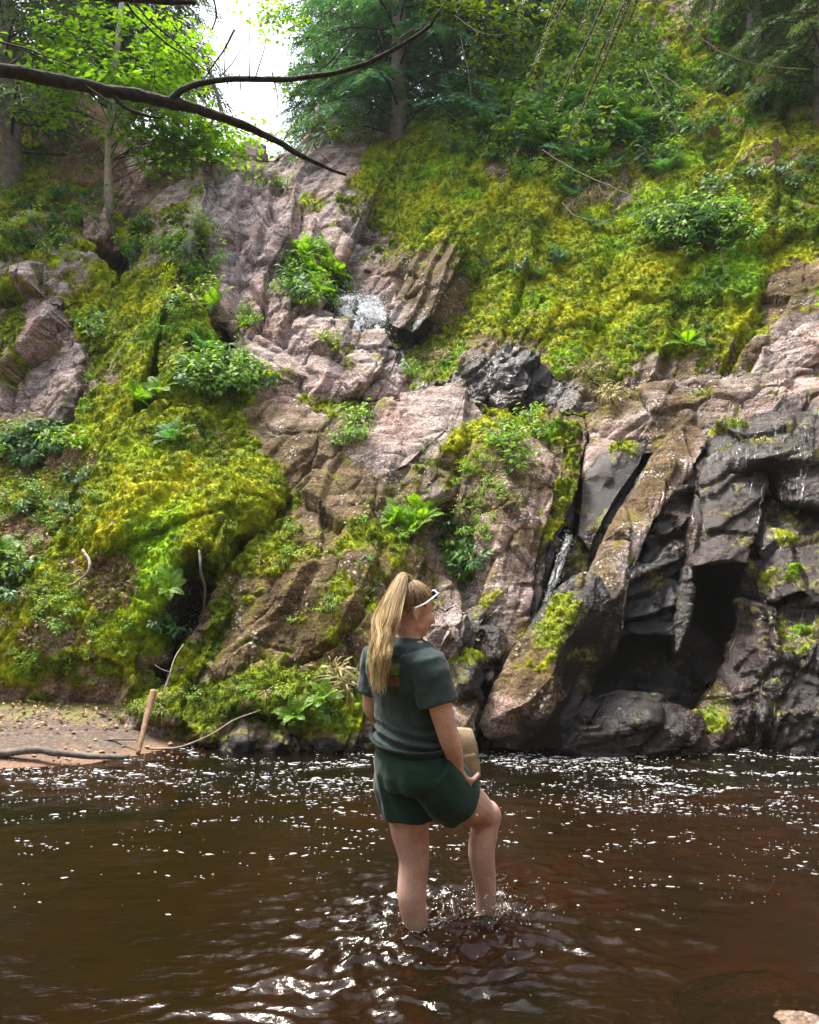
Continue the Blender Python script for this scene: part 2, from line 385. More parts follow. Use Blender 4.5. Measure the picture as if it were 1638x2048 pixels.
def rock(name, label, cat, outline, interior=(), edges=(), th=1.0, drop=.3, dip=57, blk=(.45, .07), crack=.035, strata=(.03, 5.0), lump=.06, fine=.010,
         moss=.0, mossup=.45, wet=.0, tone=.15, dirt=.0, kind=None, smooth=0, res=2.45, group=None, seed=0, tuft=1.0, parent=None):
    pts = list(outline) + list(interior)
    P2 = [Vector((p[0], -p[1])) for p in pts]
    n0 = len(outline)
    ed = [(i, (i + 1) % n0) for i in range(n0)] + [tuple(e) for e in edges]
    vc, _, fc, ov, _, _ = delaunay_2d_cdt(P2, ed, [], 1, 1e-4)
    V0 = []
    for i, v in enumerate(vc):
        src = ov[i]
        V0.append(at(*pts[src[0]]) if len(src) else at(v.x, -v.y, np.mean([p[2] for p in pts])))
    V0 = np.array(V0); F0 = []
    for f in fc:
        f = list(f)
        for k in range(1, len(f) - 1): F0.append((f[0], f[k], f[k + 1]))
    F0 = np.array(F0, dtype=np.int64)
    nrm = np.cross(V0[F0[:, 1]] - V0[F0[:, 0]], V0[F0[:, 2]] - V0[F0[:, 0]])
    view = V0[F0].mean(1) - np.array((0, 0, CAM_Z))
    flip = (nrm * view).sum(1) > 0
    F0[flip] = F0[flip][:, ::-1]
    dm = float(V0[:, 1].mean())
    W0 = np.zeros(len(V0))
    lim0 = res * dm / 775
    if smooth:      # soften the traced facets before the fine relief
        V, F, W = refine(V0, F0, W0, lambda mid, w_: np.full(len(mid), max(.16, lim0 * 3)))
        E = np.concatenate((F[:, [0, 1]], F[:, [1, 2]], F[:, [2, 0]]))
        Eu, cn = np.unique(np.sort(E, 1), axis=0, return_counts=True)
        bnd = np.zeros(len(V), bool); bnd[Eu[cn == 1].ravel()] = True
        for _ in range(smooth):
            acc = np.zeros_like(V); deg = np.bincount(Eu.ravel(), minlength=len(V))
            for c in range(3):
                acc[:, c] = np.bincount(Eu[:, 0], V[Eu[:, 1], c], len(V)) + np.bincount(Eu[:, 1], V[Eu[:, 0], c], len(V))
            nv = acc / np.maximum(deg, 1)[:, None]
            V = np.where(bnd[:, None], V, nv)
        V0, F0, W0 = V, F, W
    # the far side: the same sheet pushed back into the hill and drawn in
    E = np.concatenate((F0[:, [0, 1]], F0[:, [1, 2]], F0[:, [2, 0]]))
    key = {(a, b) for a, b in E.tolist()}
    rim = [(a, b) for a, b in key if (b, a) not in key]
    nV = len(V0); cen = V0.mean(0)
    B = V0 + np.array((0, th, -th * drop)); B[:, 0] = cen[0] + (B[:, 0] - cen[0]) * .86
    V = np.concatenate((V0, B)); W = np.concatenate((W0, np.ones(nV)))
    side = []
    for a, b in rim: side += [(b, a, a + nV), (b, a + nV, b + nV)]
    F = np.concatenate((F0, F0[:, ::-1] + nV, np.array(side, dtype=np.int64)))
    # finest in front and where the picture looks; coarser behind
    def lim(mid, w_):
        px, py = proj(mid)
        outf = (px < -60) | (px > 1700) | (py < -60)
        return res * np.maximum(mid[:, 1], 3) / 775 * (1 + 14 * w_) * np.where(outf, 4., 1.)
    V, F, W = refine(V, F, W, lim)
    Nn = vnormals(V, F)
    f = 1 - sstep(0, .6, W)
    q = V + .07 * np.stack((fbm(V * 1.1, 2, 5), fbm(V * 1.1, 2, 9), fbm(V * 1.1, 2, 13)), 1) + .012 * np.stack((gnoise(V * 9, 6), gnoise(V * 9, 7), gnoise(V * 9, 8)), 1)
    a = R(dip)
    u = np.array((math.cos(a), .25, math.sin(a))); ns = np.array((math.sin(a), .35, -math.cos(a)))
    su, sn = q @ u, q @ ns
    # broken blocks: every cell is a tilted plane with its own offset, at two sizes
    def blocks(size, sd_, stretch):
        B3 = np.stack((su * stretch, sn, q[:, 1] * .7 + q[:, 0] * .1), 1) / size
        f1, f2, rid, vec = worley(B3, sd_)
        r2, r3 = (rid * 7919) % 1 - .5, (rid * 104729) % 1 - .5
        return (rid - .5) + vec[:, 0] * r2 * 1.7 + vec[:, 1] * r3 * 1.7, f2 - f1, rid
    pa, ga, ra = blocks(blk[0], seed + 11, .45)
    pb, gb, rb = blocks(blk[0] * .36, seed + 15, .55)
    pc, gc, rc = blocks(blk[0] * .13, seed + 19, .5)
    gap = (1 - sstep(.0, .10, ga)) * (.3 + .7 * sstep(-.2, .2, gnoise(V * 1.7, seed + 2))) + .35 * (1 - sstep(0, .12, gb)) * sstep(-.1, .25, gnoise(V * 2.3, seed + 4))
    warp = .30 * fbm(V * .9, 2, seed + 3)
    s = sn * strata[1] + warp
    fr = s - np.floor(s)
    lid = _rnd(np.floor(s).astype(np.int64), np.zeros(len(s), np.int64), np.full(len(s), seed), 77)
    saw = np.where(fr < .88, fr / .88, (1 - fr) / .12) - .5
    s2 = sn * strata[1] * 4.3 + su * .15 + .5 * fbm(V * 1.6, 2, seed + 31); fr2 = s2 - np.floor(s2)
    lid2 = _rnd(np.floor(s2).astype(np.int64), np.floor(su * 2.2 + lid * 5).astype(np.int64), np.full(len(s), seed), 79)
    saw2 = (np.where(fr2 < .85, fr2 / .85, (1 - fr2) / .15) - .5) * lid2
    patchy = sstep(-.12, .3, fbm(V * .9, 2, seed + 41))
    d = lump * .9 * fbm(V * .8, 3, seed + 21) + blk[1] * (pa + .30 * pb * (.25 + .75 * patchy) + .11 * pc) - crack * gap + strata[0] * (saw * (.3 + lid) + .35 * saw2 * (.3 + .7 * patchy))
    d += fine * 1.3 * fbm(V * 9, 4, seed + 23, .62)
    # moss
    px, py = proj(V)
    nz = Nn[:, 2]
    mv = moss + .06 + zones(px, py, MOSS_ZONES) + mossup * (nz - .25) + .55 * fbm(V * 1.6, 3, seed + 51) + .75 * fbm(V * 5, 4, seed + 53, .65) + .12 * gap
    mk = sstep(.38, .62, mv)
    p1 = worley(V * 9, seed + 61)[0]
    puff = .5 - p1
    hang = fbm(V * np.array((7, 7, 3.)), 3, seed + 63)
    p2 = worley(V * 21, seed + 67)[0]
    d = d * (1 - .35 * mk) + mk * (.018 + .045 * puff + .022 * (.5 - p2) + .030 * hang)
    V = V + Nn * (d * f)[:, None]
    base = V[W < .3]; org = np.array((V[:, 0].mean(), V[:, 1].min(), V[:, 2].min()))
    me = mesh_np(name, V - org, F, True, [M_ROCK])
    fattr(me, 'moss', np.clip(mv, 0, 1)); fattr(me, 'wet', np.clip(wet + zones(px, py, WET_ZONES), -.3, 1.2))
    fattr(me, 'tone', np.clip(tone + zones(px, py, TONE_ZONES), 0, 1)); fattr(me, 'dirt', np.clip(dirt + zones(px, py, DIRT_ZONES), 0, 1))
    o = link(name, me, parent, tuple(org)); tag(o, label, cat, group, kind)
    ROCKS.append(o)
    if tuft > 0:    # points for moss cushions on the front side
        A = V[F[:, 0]]; e1 = V[F[:, 1]] - A; e2 = V[F[:, 2]] - A
        cr = np.cross(e1, e2); ar = np.linalg.norm(cr, axis=1) / 2
        mf = mk[F].mean(1) * f[F].mean(1)
        cenf = V[F].mean(1); qx, qy = proj(cenf)
        vis = (qx > -80) & (qx < 1720) & (qy > -60)
        facing = ((cr / np.maximum(2 * ar, 1e-9)[:, None]) * (np.array((0, 0, CAM_Z)) - cenf)).sum(1) > -.15
        wgt = ar * mf * vis * facing
        dens = 2400 * (7.0 / np.maximum(cenf[:, 1], 4)) ** 2 * tuft
        cnt = rng.poisson(np.minimum(wgt * dens, 4))
        idx = np.repeat(np.arange(len(F)), cnt)
        if len(idx):
            r1 = np.sqrt(rng.random(len(idx))); r2 = rng.random(len(idx))
            Pp = A[idx] + e1[idx] * (r1 * (1 - r2))[:, None] + e2[idx] * (r1 * r2)[:, None]
            nn = cr[idx] / np.maximum(2 * ar[idx], 1e-9)[:, None]
            TUFTS.append((o, Pp - org, nn, cenf[idx, 1]))
    return o

# ---------------------------------------------------------------- the ground behind everything
def heights(x, y):
    z = np.where(y > 6.9, (y - 6.9) * 1.05, 0) - .5
    side = np.abs(x + .3) - (3.4 + .35 * np.maximum(y, 0))
    z = z + np.clip(side, 0, 20) * .9
    return np.minimum(z, 6.6 + 1.1 * np.clip(np.abs(x + 2.7) - 2.5, 0, 6) + 0 * y)

def make_ground():
    xs = np.concatenate((np.linspace(-200, -14, 14), np.linspace(-12, 12, 61), np.linspace(14, 200, 14)))
    ys = np.concatenate((np.linspace(-200, -8, 12), np.linspace(-6, 22, 71), np.linspace(26, 240, 14)))
    X, Y = np.meshgrid(xs, ys); x, y = X.ravel(), Y.ravel()
    z = heights(x, y)
    P = np.stack((x, y, z), 1)
    z = z + .25 * fbm(P * .6, 3, 3)
    z = np.where((y < 6.3) & (np.abs(x + .3) < 4.5), np.minimum(z, -.45), z)
    z = np.where((y < -1.2), np.maximum(z, np.minimum((-1.2 - y) * .5 - .3, 5)), z)
    nx, ny = len(xs), len(ys)
    i = (np.arange(ny - 1)[:, None] * nx + np.arange(nx - 1)[None]).ravel()
    F = np.stack((i, i + 1, i + nx + 1, i + nx), 1)
    me = mesh_np('ground', np.stack((x, y, z), 1), F, True, [M_ROCK])
    n = len(x)
    fattr(me, 'moss', np.full(n, .3)); fattr(me, 'wet', np.zeros(n)); fattr(me, 'tone', np.full(n, .6)); fattr(me, 'dirt', np.full(n, .8))
    tag(link('ground', me), kind='structure')
make_ground()

# ---------------------------------------------------------------- hillside on the right
rock('hillside', None, None,
     [(600, 560, 13.2), (640, 480, 13.4), (690, 420, 13.2), (720, 330, 13.4), (800, 260, 13.6), (900, 190, 14.2), (1000, 120, 14.6), (1100, 30, 15), (1200, -80, 15.5), (1300, -170, 16), (1560, -220, 15), (1900, -150, 13.5), (1900, 300, 10.5),
      (1900, 850, 8.3), (1640, 860, 8.4), (1400, 870, 8.5), (1240, 890, 8.6), (1100, 890, 8.8), (950, 860, 9), (830, 820, 9.3), (790, 720, 10.4), (700, 640, 12.0)],
     [(760, 480, 12.4), (830, 400, 12.4), (900, 330, 12.6), (1000, 280, 12.9), (1100, 200, 13.3), (1000, 450, 11.3), (900, 560, 10.7), (820, 620, 10.6), (950, 680, 9.8), (1040, 620, 10.1), (1100, 560, 10.5), (1100, 400, 11.5), (1250, 300, 12.3), (1250, 500, 10.5), (1230, 430, 11.4),
      (1400, 250, 12.0), (1400, 450, 10.4), (1550, 300, 11.0), (1550, 550, 9.4), (1400, 650, 9.2), (1250, 700, 9.2), (1100, 750, 9.1), (1600, 100, 12.6), (1350, 50, 14), (1700, 650, 8.7), (1000, 760, 9.2), (700, 540, 12.9)],
     th=1.2, dip=54, blk=(.8, .20), strata=(.17, 1.5), lump=.20, moss=.17, tone=.35, kind='structure', smooth=5, seed=1)
rock('rock_face', None, None, [(1500, 760, 8.3), (1530, 700, 8.35), (1590, 660, 8.3), (1640, 640, 8.2), (1760, 600, 8.0), (1820, 700, 7.8), (1820, 860, 7.7), (1500, 840, 8.1)], [(1600, 710, 8.0), (1570, 760, 8.05), (1680, 700, 7.8)],
     th=.6, blk=(.3, .10), moss=-.35, wet=.25, kind='structure', seed=2)
rock('rock_slab', 'pinkish grooved slab leaning out of the moss above the dark ravine', 'rock', [(775, 650, 10.3), (785, 590, 10.5), (825, 520, 10.75), (870, 460, 10.95), (905, 420, 11.05), (932, 440, 10.9), (927, 505, 10.55), (897, 565, 10.25), (868, 630, 10.0), (825, 665, 10.0)], [(850, 560, 10.35), (815, 620, 10.15), (890, 480, 10.7)], th=.5, dip=58, strata=(.07, 6), blk=(.5, .06), moss=-.05, tone=.3, seed=51)
rock('rock_slab', 'grey slab at the head of the ravine above the white waterfall', 'rock', [(650, 600, 12.2), (668, 525, 12.4), (720, 490, 12.4), (770, 500, 12.0), (790, 560, 11.5), (775, 640, 11.1), (730, 620, 11.4), (690, 610, 11.8)], [(720, 545, 11.8)], th=.5, dip=56, strata=(.06, 5), blk=(.5, .08), moss=-.1, tone=.15, seed=52)
rock('rock_slab', 'small pale slab jutting from the moss low on the hillside', 'rock', [(975, 700, 9.75), (1020, 640, 9.95), (1080, 590, 10.15), (1118, 598, 10.0), (1105, 650, 9.7), (1060, 700, 9.5), (1010, 720, 9.5)], [(1050, 650, 9.65)], th=.5, dip=50, strata=(.06, 6), blk=(.4, .06), moss=-.1, tone=.4, seed=53)
rock('rock_slab', 'pale pink rock strip bare of moss near the top of the mossy face', 'rock', [(985, 310, 12.75), (1010, 265, 12.95), (1040, 245, 12.95), (1045, 270, 12.75), (1020, 310, 12.5), (1000, 330, 12.5)], [(1016, 288, 12.6)], th=.4, dip=56, strata=(.04, 6), blk=(.4, .05), moss=-.4, tone=.2, seed=54)
# back of the ravine, left: shaded bank under the trees
rock('wooded_bank', None, None, [(-300, 60, 15), (60, 130, 15), (200, 210, 14), (300, 270, 13.2), (300, 420, 12.4), (240, 500, 11.5), (0, 520, 11.3), (-300, 540, 11.4)],
     [(60, 300, 13), (150, 390, 11.9), (0, 420, 11.9), (190, 300, 12.9), (-100, 400, 12)], th=1, blk=(.5, .12), moss=.05, tone=.5, dirt=.35, kind='structure', smooth=3, seed=3)
rock('bank_slope', None, None, [(-300, 830, 9.3), (0, 830, 9.3), (110, 840, 9.1), (190, 880, 8.6), (230, 1000, 7.9), (250, 1190, 7.1), (100, 1190, 7.15), (-300, 1190, 7.3)],
     [(50, 930, 8.5), (60, 1050, 7.75), (150, 1020, 7.8), (-80, 1000, 8.0), (20, 870, 9.0)], th=.8, blk=(.4, .05), moss=.12, dirt=.25, tone=.5, kind='structure', smooth=4, seed=4, crack=.01)

# ---------------------------------------------------------------- rocks at the back of the ravine
rock('rock_slab', 'tall grey slab leaning behind the waterfall under the hemlock trees', 'rock', [(560, 500, 12.4), (545, 350, 13.9), (600, 285, 14.2), (635, 200, 14.8), (672, 210, 14.7), (720, 215, 14.5), (790, 260, 14), (770, 350, 13), (720, 440, 12.2), (680, 520, 11.6), (640, 560, 11.4)],
     [(650, 300, 13.6), (620, 400, 12.8), (690, 330, 13.1), (700, 250, 14.1), (660, 440, 12.2)], [], th=.8, dip=54, strata=(.10, 2.8), blk=(.5, .10), moss=-.15, seed=5)
rock('rock_outcrop', 'small far grey crag between the pink crest and the gap of white sky', 'rock', [(445, 370, 14.3), (455, 320, 14.5), (480, 298, 14.6), (512, 290, 14.7), (540, 312, 14.5), (575, 300, 14.6), (600, 350, 14), (590, 420, 13.2), (470, 420, 13.2)], [(510, 350, 13.8), (550, 370, 13.5)], th=.7, moss=-.2, blk=(.4, .14), seed=6)
rock('rock_outcrop', 'blocky grey pink outcrop behind the thin pale trunk', 'rock', [(215, 440, 12.1), (235, 330, 12.5), (262, 278, 12.7), (330, 272, 12.8), (392, 288, 12.8), (425, 330, 12.5), (440, 400, 12.2), (400, 450, 11.9), (300, 450, 11.9)],
     [(315, 340, 12.0), (275, 385, 11.9), (370, 330, 12.1), (325, 300, 12.4), (360, 400, 11.9)], [(0, 0)] if False else [], th=.9, blk=(.55, .16), crack=.06, moss=-.25, tone=.2, seed=7)
rock('rock_crest', 'bright pink grey crest with upright grooves, highest in the middle', 'rock', [(392, 345, 11.8), (430, 333, 12.05), (500, 345, 12.1), (560, 362, 12), (605, 400, 11.6), (628, 450, 11.2), (625, 520, 10.9), (600, 570, 10.6), (540, 580, 10.3), (445, 580, 10.2), (410, 500, 10.7), (390, 420, 11.2)],
     [(450, 395, 11.2), (515, 405, 11.2), (480, 485, 10.6), (560, 480, 10.6), (425, 460, 10.7), (520, 540, 10.25)], th=1, dip=72, strata=(.18, 2.6), blk=(.40, .18), crack=.06, lump=.10, moss=-.30, tone=.05, mossup=.25, seed=8)
rock('rock_crest', 'pink grey ridge stepping down to the small white waterfall', 'rock', [(430, 560, 10.3), (470, 518, 10.5), (540, 522, 10.6), (580, 555, 10.4), (640, 615, 10.0), (690, 648, 9.7), (720, 690, 9.4), (700, 750, 9.1), (600, 740, 9.1), (490, 720, 9.2), (450, 660, 9.5), (425, 600, 10)],
     [(520, 590, 9.8), (580, 640, 9.5), (500, 660, 9.4), (640, 690, 9.2), (470, 610, 9.8), (560, 700, 9.15)], th=1, dip=68, strata=(.16, 2.6), blk=(.42, .20), crack=.06, lump=.10, moss=-.25, tone=.05, mossup=.3, seed=9)
# ravine wall under the waterfall
rock('rock_outcrop', 'dark wet rock in the ravine right of the small white waterfall', 'rock', [(756, 660, 10.6), (785, 618, 10.75), (850, 606, 10.7), (900, 640, 10.4), (930, 690, 9.9), (900, 770, 9.3), (830, 805, 9.1), (775, 765, 9.7)],
     [(820, 660, 10.7), (860, 710, 10.2), (805, 710, 10.4), (840, 770, 9.6)], th=.7, blk=(.35, .14), lump=.12, wet=.9, moss=.02, seed=10)
rock('rock_outcrop', 'low dark wet rocks behind the pinkish slab, below the mossy hillside', 'rock', [(930, 800, 8.9), (945, 740, 9.1), (1010, 690, 9.2), (1080, 720, 9.05), (1130, 760, 8.9), (1200, 800, 8.75), (1210, 860, 8.5), (1060, 870, 8.5), (950, 850, 8.7)], [(1020, 770, 8.7), (1090, 800, 8.6), (1150, 820, 8.55), (980, 810, 8.7)],
     th=.5, blk=(.26, .16), lump=.1, wet=.55, moss=-.35, dip=35, seed=12)

# left cliffs
rock('cliff', 'upper ledge of the pinkish left cliff below the shaded bank', 'cliff', [(-200, 450, 11.4), (0, 470, 11.2), (60, 428, 11.3), (130, 460, 11), (200, 500, 10.9), (245, 560, 10.6), (235, 640, 10.2), (100, 640, 10.1), (-200, 620, 10.5)], [(50, 510, 10.55), (130, 525, 10.5), (185, 560, 10.35), (20, 560, 10.5), (110, 585, 10.3)], th=1, blk=(.6, .24), crack=.09, moss=-.05, dip=62, seed=13)
rock('boulder', 'rounded mossy boulder beside the foot of the pale trunk', 'boulder', [(158, 470, 11.2), (165, 410, 11.4), (190, 388, 11.5), (212, 410, 11.4), (216, 455, 11.2), (195, 480, 11.0)], [(188, 440, 11.0)], th=.5, blk=(.5, .05), moss=.1, seed=14)
rock('cliff', 'lower face of the left cliff, pinkish with white lichen streaks', 'cliff', [(-200, 560, 10.5), (0, 565, 10.35), (60, 555, 10.3), (120, 580, 10.0), (200, 600, 9.9), (238, 640, 9.8), (225, 720, 9.6), (195, 800, 9.3), (155, 890, 8.9), (50, 890, 9.0), (-200, 900, 9.1)],
     [(40, 650, 9.75), (105, 620, 9.5), (165, 635, 9.5), (160, 740, 9.2), (60, 740, 9.4), (100, 735, 9.25), (0, 760, 9.4), (90, 800, 9.1), (130, 800, 9.1), (30, 820, 9.2)], th=1, blk=(.7, .26), crack=.10, moss=-.10, dip=66, strata=(.06, 2), seed=15)
rock('boulder', 'angular grey block low on the left cliff', 'boulder', [(92, 780, 9.1), (120, 735, 9.2), (150, 735, 9.2), (158, 770, 9.0), (130, 840, 8.75), (95, 850, 8.8)], [(125, 785, 8.8)], th=.5, moss=-.4, blk=(.4, .06), seed=16)
# mossy slab
rock('rock_slab', 'tall mossy slab leaning left of the pink grey crest', 'rock', [(402, 336, 11.3), (370, 352, 11.45), (312, 392, 11.3), (268, 440, 11.1), (258, 520, 10.6), (236, 590, 10.1), (200, 670, 9.6), (164, 760, 9.0), (138, 850, 8.5), (125, 930, 8.2), (170, 955, 7.95), (238, 860, 8.05), (268, 790, 8.3), (300, 700, 8.8), (332, 605, 9.35), (366, 520, 9.85), (398, 440, 10.4), (412, 380, 10.9)],
     [(345, 450, 10.55), (305, 560, 9.9), (265, 650, 9.3), (228, 745, 8.75), (188, 840, 8.35), (300, 470, 10.8), (255, 590, 10.0)], [], th=.55, dip=62, strata=(.07, 2.2), blk=(.6, .07), moss=.30, tone=.3, seed=17)
rock('rock_hollow', 'shaded mossy hollow between the tall mossy slab and the pink ridge', 'rock', [(280, 800, 8.9), (310, 690, 9.6), (345, 600, 10.2), (380, 520, 10.7), (410, 440, 11.0), (450, 520, 10.6), (450, 640, 9.9), (420, 740, 9.3), (350, 800, 8.8)], [(370, 640, 10.0), (400, 580, 10.3), (360, 720, 9.35)], th=.6, blk=(.3, .14), moss=.12, tone=.4, seed=73)
rock('boulder', 'rounded mossy knob above the short pillar', 'boulder', [(325, 690, 9.0), (335, 640, 9.2), (365, 610, 9.4), (405, 615, 9.5), (430, 660, 9.3), (425, 720, 9.0), (380, 730, 8.85)], [(375, 660, 9.0)], th=.5, blk=(.4, .08), moss=.25, seed=74)
rock('rock_pillar', 'short upright pinkish pillar between moss and ferns', 'rock', [(318, 790, 8.5), (318, 700, 8.9), (328, 655, 9.1), (350, 642, 9.2), (374, 668, 9.1), (378, 760, 8.6), (352, 805, 8.4)], [(345, 720, 8.6), (362, 700, 8.75)], th=.5, moss=.0, blk=(.4, .06), seed=18)
# blocks under the crest
rock('boulder', 'long pale pink block tilted down to the right', 'boulder', [(450, 700, 9.15), (490, 668, 9.3), (520, 672, 9.25), (592, 712, 9.1), (620, 745, 8.95), (612, 800, 8.7), (560, 800, 8.7), (505, 760, 8.85), (455, 730, 9.0)], [(530, 720, 8.9), (580, 760, 8.75), (500, 705, 9.0)], th=.6, moss=-.2, blk=(.45, .06), dip=-25, seed=19)
rock('boulder', 'dark upright block at the foot of the pink ridge', 'boulder', [(580, 720, 9.0), (588, 640, 9.3), (640, 624, 9.4), (692, 645, 9.3), (700, 700, 9.1), (660, 735, 8.95), (610, 745, 8.9)], [(640, 680, 8.95), (610, 690, 9.0)], th=.6, moss=-.35, blk=(.45, .08), seed=20)
rock('boulder', 'small pink three-sided block under the dark upright block', 'boulder', [(600, 775, 8.75), (625, 716, 8.95), (655, 720, 8.95), (692, 742, 8.9), (700, 775, 8.75), (680, 806, 8.6), (620, 806, 8.6)], [(640, 765, 8.62), (660, 742, 8.75)], th=.5, moss=-.5, blk=(.5, .04), seed=21)
rock('boulder', 'dark blocky boulder at the lower end of the pink ridge', 'boulder', [(685, 700, 9.1), (712, 655, 9.35), (762, 662, 9.3), (802, 690, 9.15), (818, 740, 8.95), (812, 790, 8.7), (740, 812, 8.55), (690, 790, 8.65)], [(750, 735, 8.7), (725, 700, 9.0), (790, 735, 8.8), (720, 770, 8.6)], th=.7, moss=-.3, blk=(.3, .12), crack=.05, seed=22)
rock('rock_ledge', 'broad shaded rock ledge under the leafy plants above the big mossy boulder', 'rock', [(330, 800, 8.4), (380, 740, 8.7), (470, 720, 8.9), (560, 780, 8.7), (640, 800, 8.6), (720, 800, 8.6), (720, 860, 8.4), (560, 900, 8.2), (440, 900, 8.1), (340, 850, 8.2)], [(450, 800, 8.5), (560, 830, 8.5)], th=.5, moss=.15, tone=.3, seed=23)

# ---------------------------------------------------------------- middle: big rocks above the pool
rock('boulder', 'brown slab-faced boulder with a rounded grey right end, in the middle', 'boulder', [(430, 880, 8.1), (445, 845, 8.25), (490, 822, 8.4), (560, 798, 8.6), (640, 795, 8.7), (712, 806, 8.6), (748, 840, 8.4), (735, 885, 8.15), (695, 935, 7.85), (645, 970, 7.7), (600, 1000, 7.6), (560, 1010, 7.6), (545, 960, 7.75), (470, 940, 7.85), (432, 920, 8.0)],
     [(560, 870, 8.1), (620, 885, 7.85), (662, 850, 8.2), (600, 930, 7.7), (645, 905, 7.75), (690, 850, 8.2), (500, 890, 8.05)], th=.8, dip=40, strata=(.03, 5), blk=(.4, .06), moss=-.05, tone=.35, seed=24)
rock('boulder', 'huge bright green moss-covered boulder on the left', 'boulder', [(92, 1070, 7.35), (130, 990, 7.6), (190, 910, 7.8), (270, 822, 8.1), (340, 786, 8.25), (420, 822, 8.1), (445, 890, 7.9), (540, 925, 7.7), (566, 960, 7.55), (552, 1005, 7.35), (520, 1055, 7.15), (470, 1070, 7.0), (450, 1130, 6.9), (446, 1180, 7.0), (450, 1240, 7.5), (400, 1300, 7.5), (350, 1345, 7.3), (280, 1350, 6.75), (230, 1290, 6.75), (190, 1200, 6.9), (140, 1130, 7.1)],
     [(270, 950, 7.35), (380, 930, 7.45), (330, 1050, 6.9), (430, 1000, 7.1), (240, 1070, 6.95), (330, 1150, 6.62), (390, 1080, 6.75), (392, 1092, 6.72), (352, 1170, 6.58), (318, 1235, 6.6), (325, 1310, 6.62), (402, 1140, 7.5), (405, 1185, 7.8), (375, 1245, 7.8), (350, 1295, 7.6), (428, 1200, 7.7), (432, 1125, 6.8), (270, 1200, 6.65), (285, 1290, 6.62), (480, 1010, 7.0), (340, 860, 7.85)],
     th=1.2, blk=(.6, .12), lump=.16, strata=(.06, 2), moss=.35, tone=.35, smooth=1, seed=25)
rock('rock_outcrop', 'broad brown rock outcrop sloping to the pool behind the woman, topped by a pinkish slab', 'rock',
     [(320, 1420, 6.4), (345, 1350, 6.6), (385, 1260, 6.75), (430, 1180, 6.85), (480, 1110, 7.0), (545, 1025, 7.3), (600, 975, 7.55), (645, 945, 7.75), (690, 905, 7.95), (725, 850, 8.2), (762, 805, 8.4), (830, 785, 8.5), (905, 772, 8.5), (925, 785, 8.45), (960, 800, 8.4), (1030, 822, 8.3), (1100, 812, 8.35), (1190, 825, 8.25), (1180, 900, 7.8), (1155, 1000, 7.4), (1115, 1090, 7.0), (1085, 1180, 6.7), (1062, 1270, 6.4), (1015, 1350, 6.3), (960, 1420, 6.2), (900, 1510, 6.05), (760, 1515, 6.0), (560, 1470, 6.15), (430, 1450, 6.3)],
     [(600, 1050, 6.95), (690, 990, 7.4), (780, 1020, 7.3), (700, 1120, 6.65), (800, 1120, 6.8), (620, 1200, 6.45), (720, 1220, 6.35), (540, 1250, 6.5), (480, 1300, 6.45), (460, 1230, 6.7), (400, 1360, 6.4), (560, 1350, 6.25), (680, 1340, 6.15), (800, 1300, 6.2), (850, 1150, 6.9), (840, 1060, 7.1),
      (890, 1050, 7.45), (900, 1150, 7.25), (935, 1210, 7.0), (930, 1100, 7.4), (960, 990, 7.35), (900, 990, 7.4), (1010, 985, 7.1), (1000, 1100, 6.8), (1045, 1050, 6.85), (975, 1230, 6.45), (1025, 1200, 6.5), (830, 860, 8.0), (760, 905, 7.85), (905, 880, 7.7), (980, 880, 7.75), (1060, 880, 7.75), (1120, 900, 7.65), (860, 945, 7.5), (1060, 950, 7.25), (990, 930, 7.5), (1000, 1290, 6.35), (900, 1300, 6.3), (880, 1420, 6.1)],
     [(28, 29)] if False else [], th=1.2, dip=58, strata=(.07, 2.2), blk=(.62, .12), crack=.07, lump=.10, moss=-.08, mossup=.5, tone=.36, seed=26)
rock('rock_slab', 'smooth pinkish tan slab sloping up in the middle of the cliff', 'rock', [(680, 935, 7.85), (695, 885, 8.0), (728, 845, 8.15), (762, 803, 8.33), (830, 783, 8.43), (905, 769, 8.43), (930, 786, 8.35), (915, 835, 8.1), (870, 880, 7.85), (812, 930, 7.65), (750, 962, 7.6), (700, 960, 7.7)], [(800, 870, 7.95), (850, 825, 8.15), (740, 910, 7.8)], th=.6, dip=38, strata=(.015, 5), blk=(.55, .03), crack=.03, lump=.05, fine=.008, moss=-.45, tone=.05, seed=75)
rock('rock_slab', 'speckled grey slab leaning up from the stump-like rock', 'rock', [(952, 1245, 6.5), (975, 1180, 6.6), (1010, 1090, 6.8), (1058, 992, 7.1), (1088, 958, 7.2), (1112, 972, 7.15), (1087, 1060, 6.9), (1062, 1140, 6.7), (1032, 1230, 6.5), (1005, 1305, 6.35), (958, 1295, 6.35)], [(1035, 1090, 6.72), (1000, 1190, 6.5)], th=.5, dip=62, strata=(.02, 5), blk=(.5, .05), crack=.02, lump=.05, moss=-.22, tone=.35, seed=76)
rock('rock_slab', 'thin brown mossy slab leaning beside the thin white cascade', 'rock', [(1118, 935, 7.35), (1150, 895, 7.5), (1165, 945, 7.3), (1135, 1040, 7.05), (1098, 1140, 6.78), (1072, 1225, 6.55), (1040, 1235, 6.55), (1068, 1130, 6.78), (1094, 1030, 7.05)], [(1105, 1070, 6.88)], th=.5, dip=64, strata=(.03, 5), blk=(.4, .06), moss=.10, tone=.6, seed=77)
rock('rock_slab', 'narrow mossy slab leaning in the dark gap right of the big mossy boulder', 'rock', [(330, 1400, 6.35), (345, 1340, 6.5), (380, 1260, 6.65), (420, 1200, 6.75), (455, 1180, 6.8), (465, 1215, 6.65), (430, 1280, 6.5), (400, 1340, 6.4), (380, 1400, 6.3)], [(410, 1260, 6.5)], th=.4, moss=.75, seed=27)
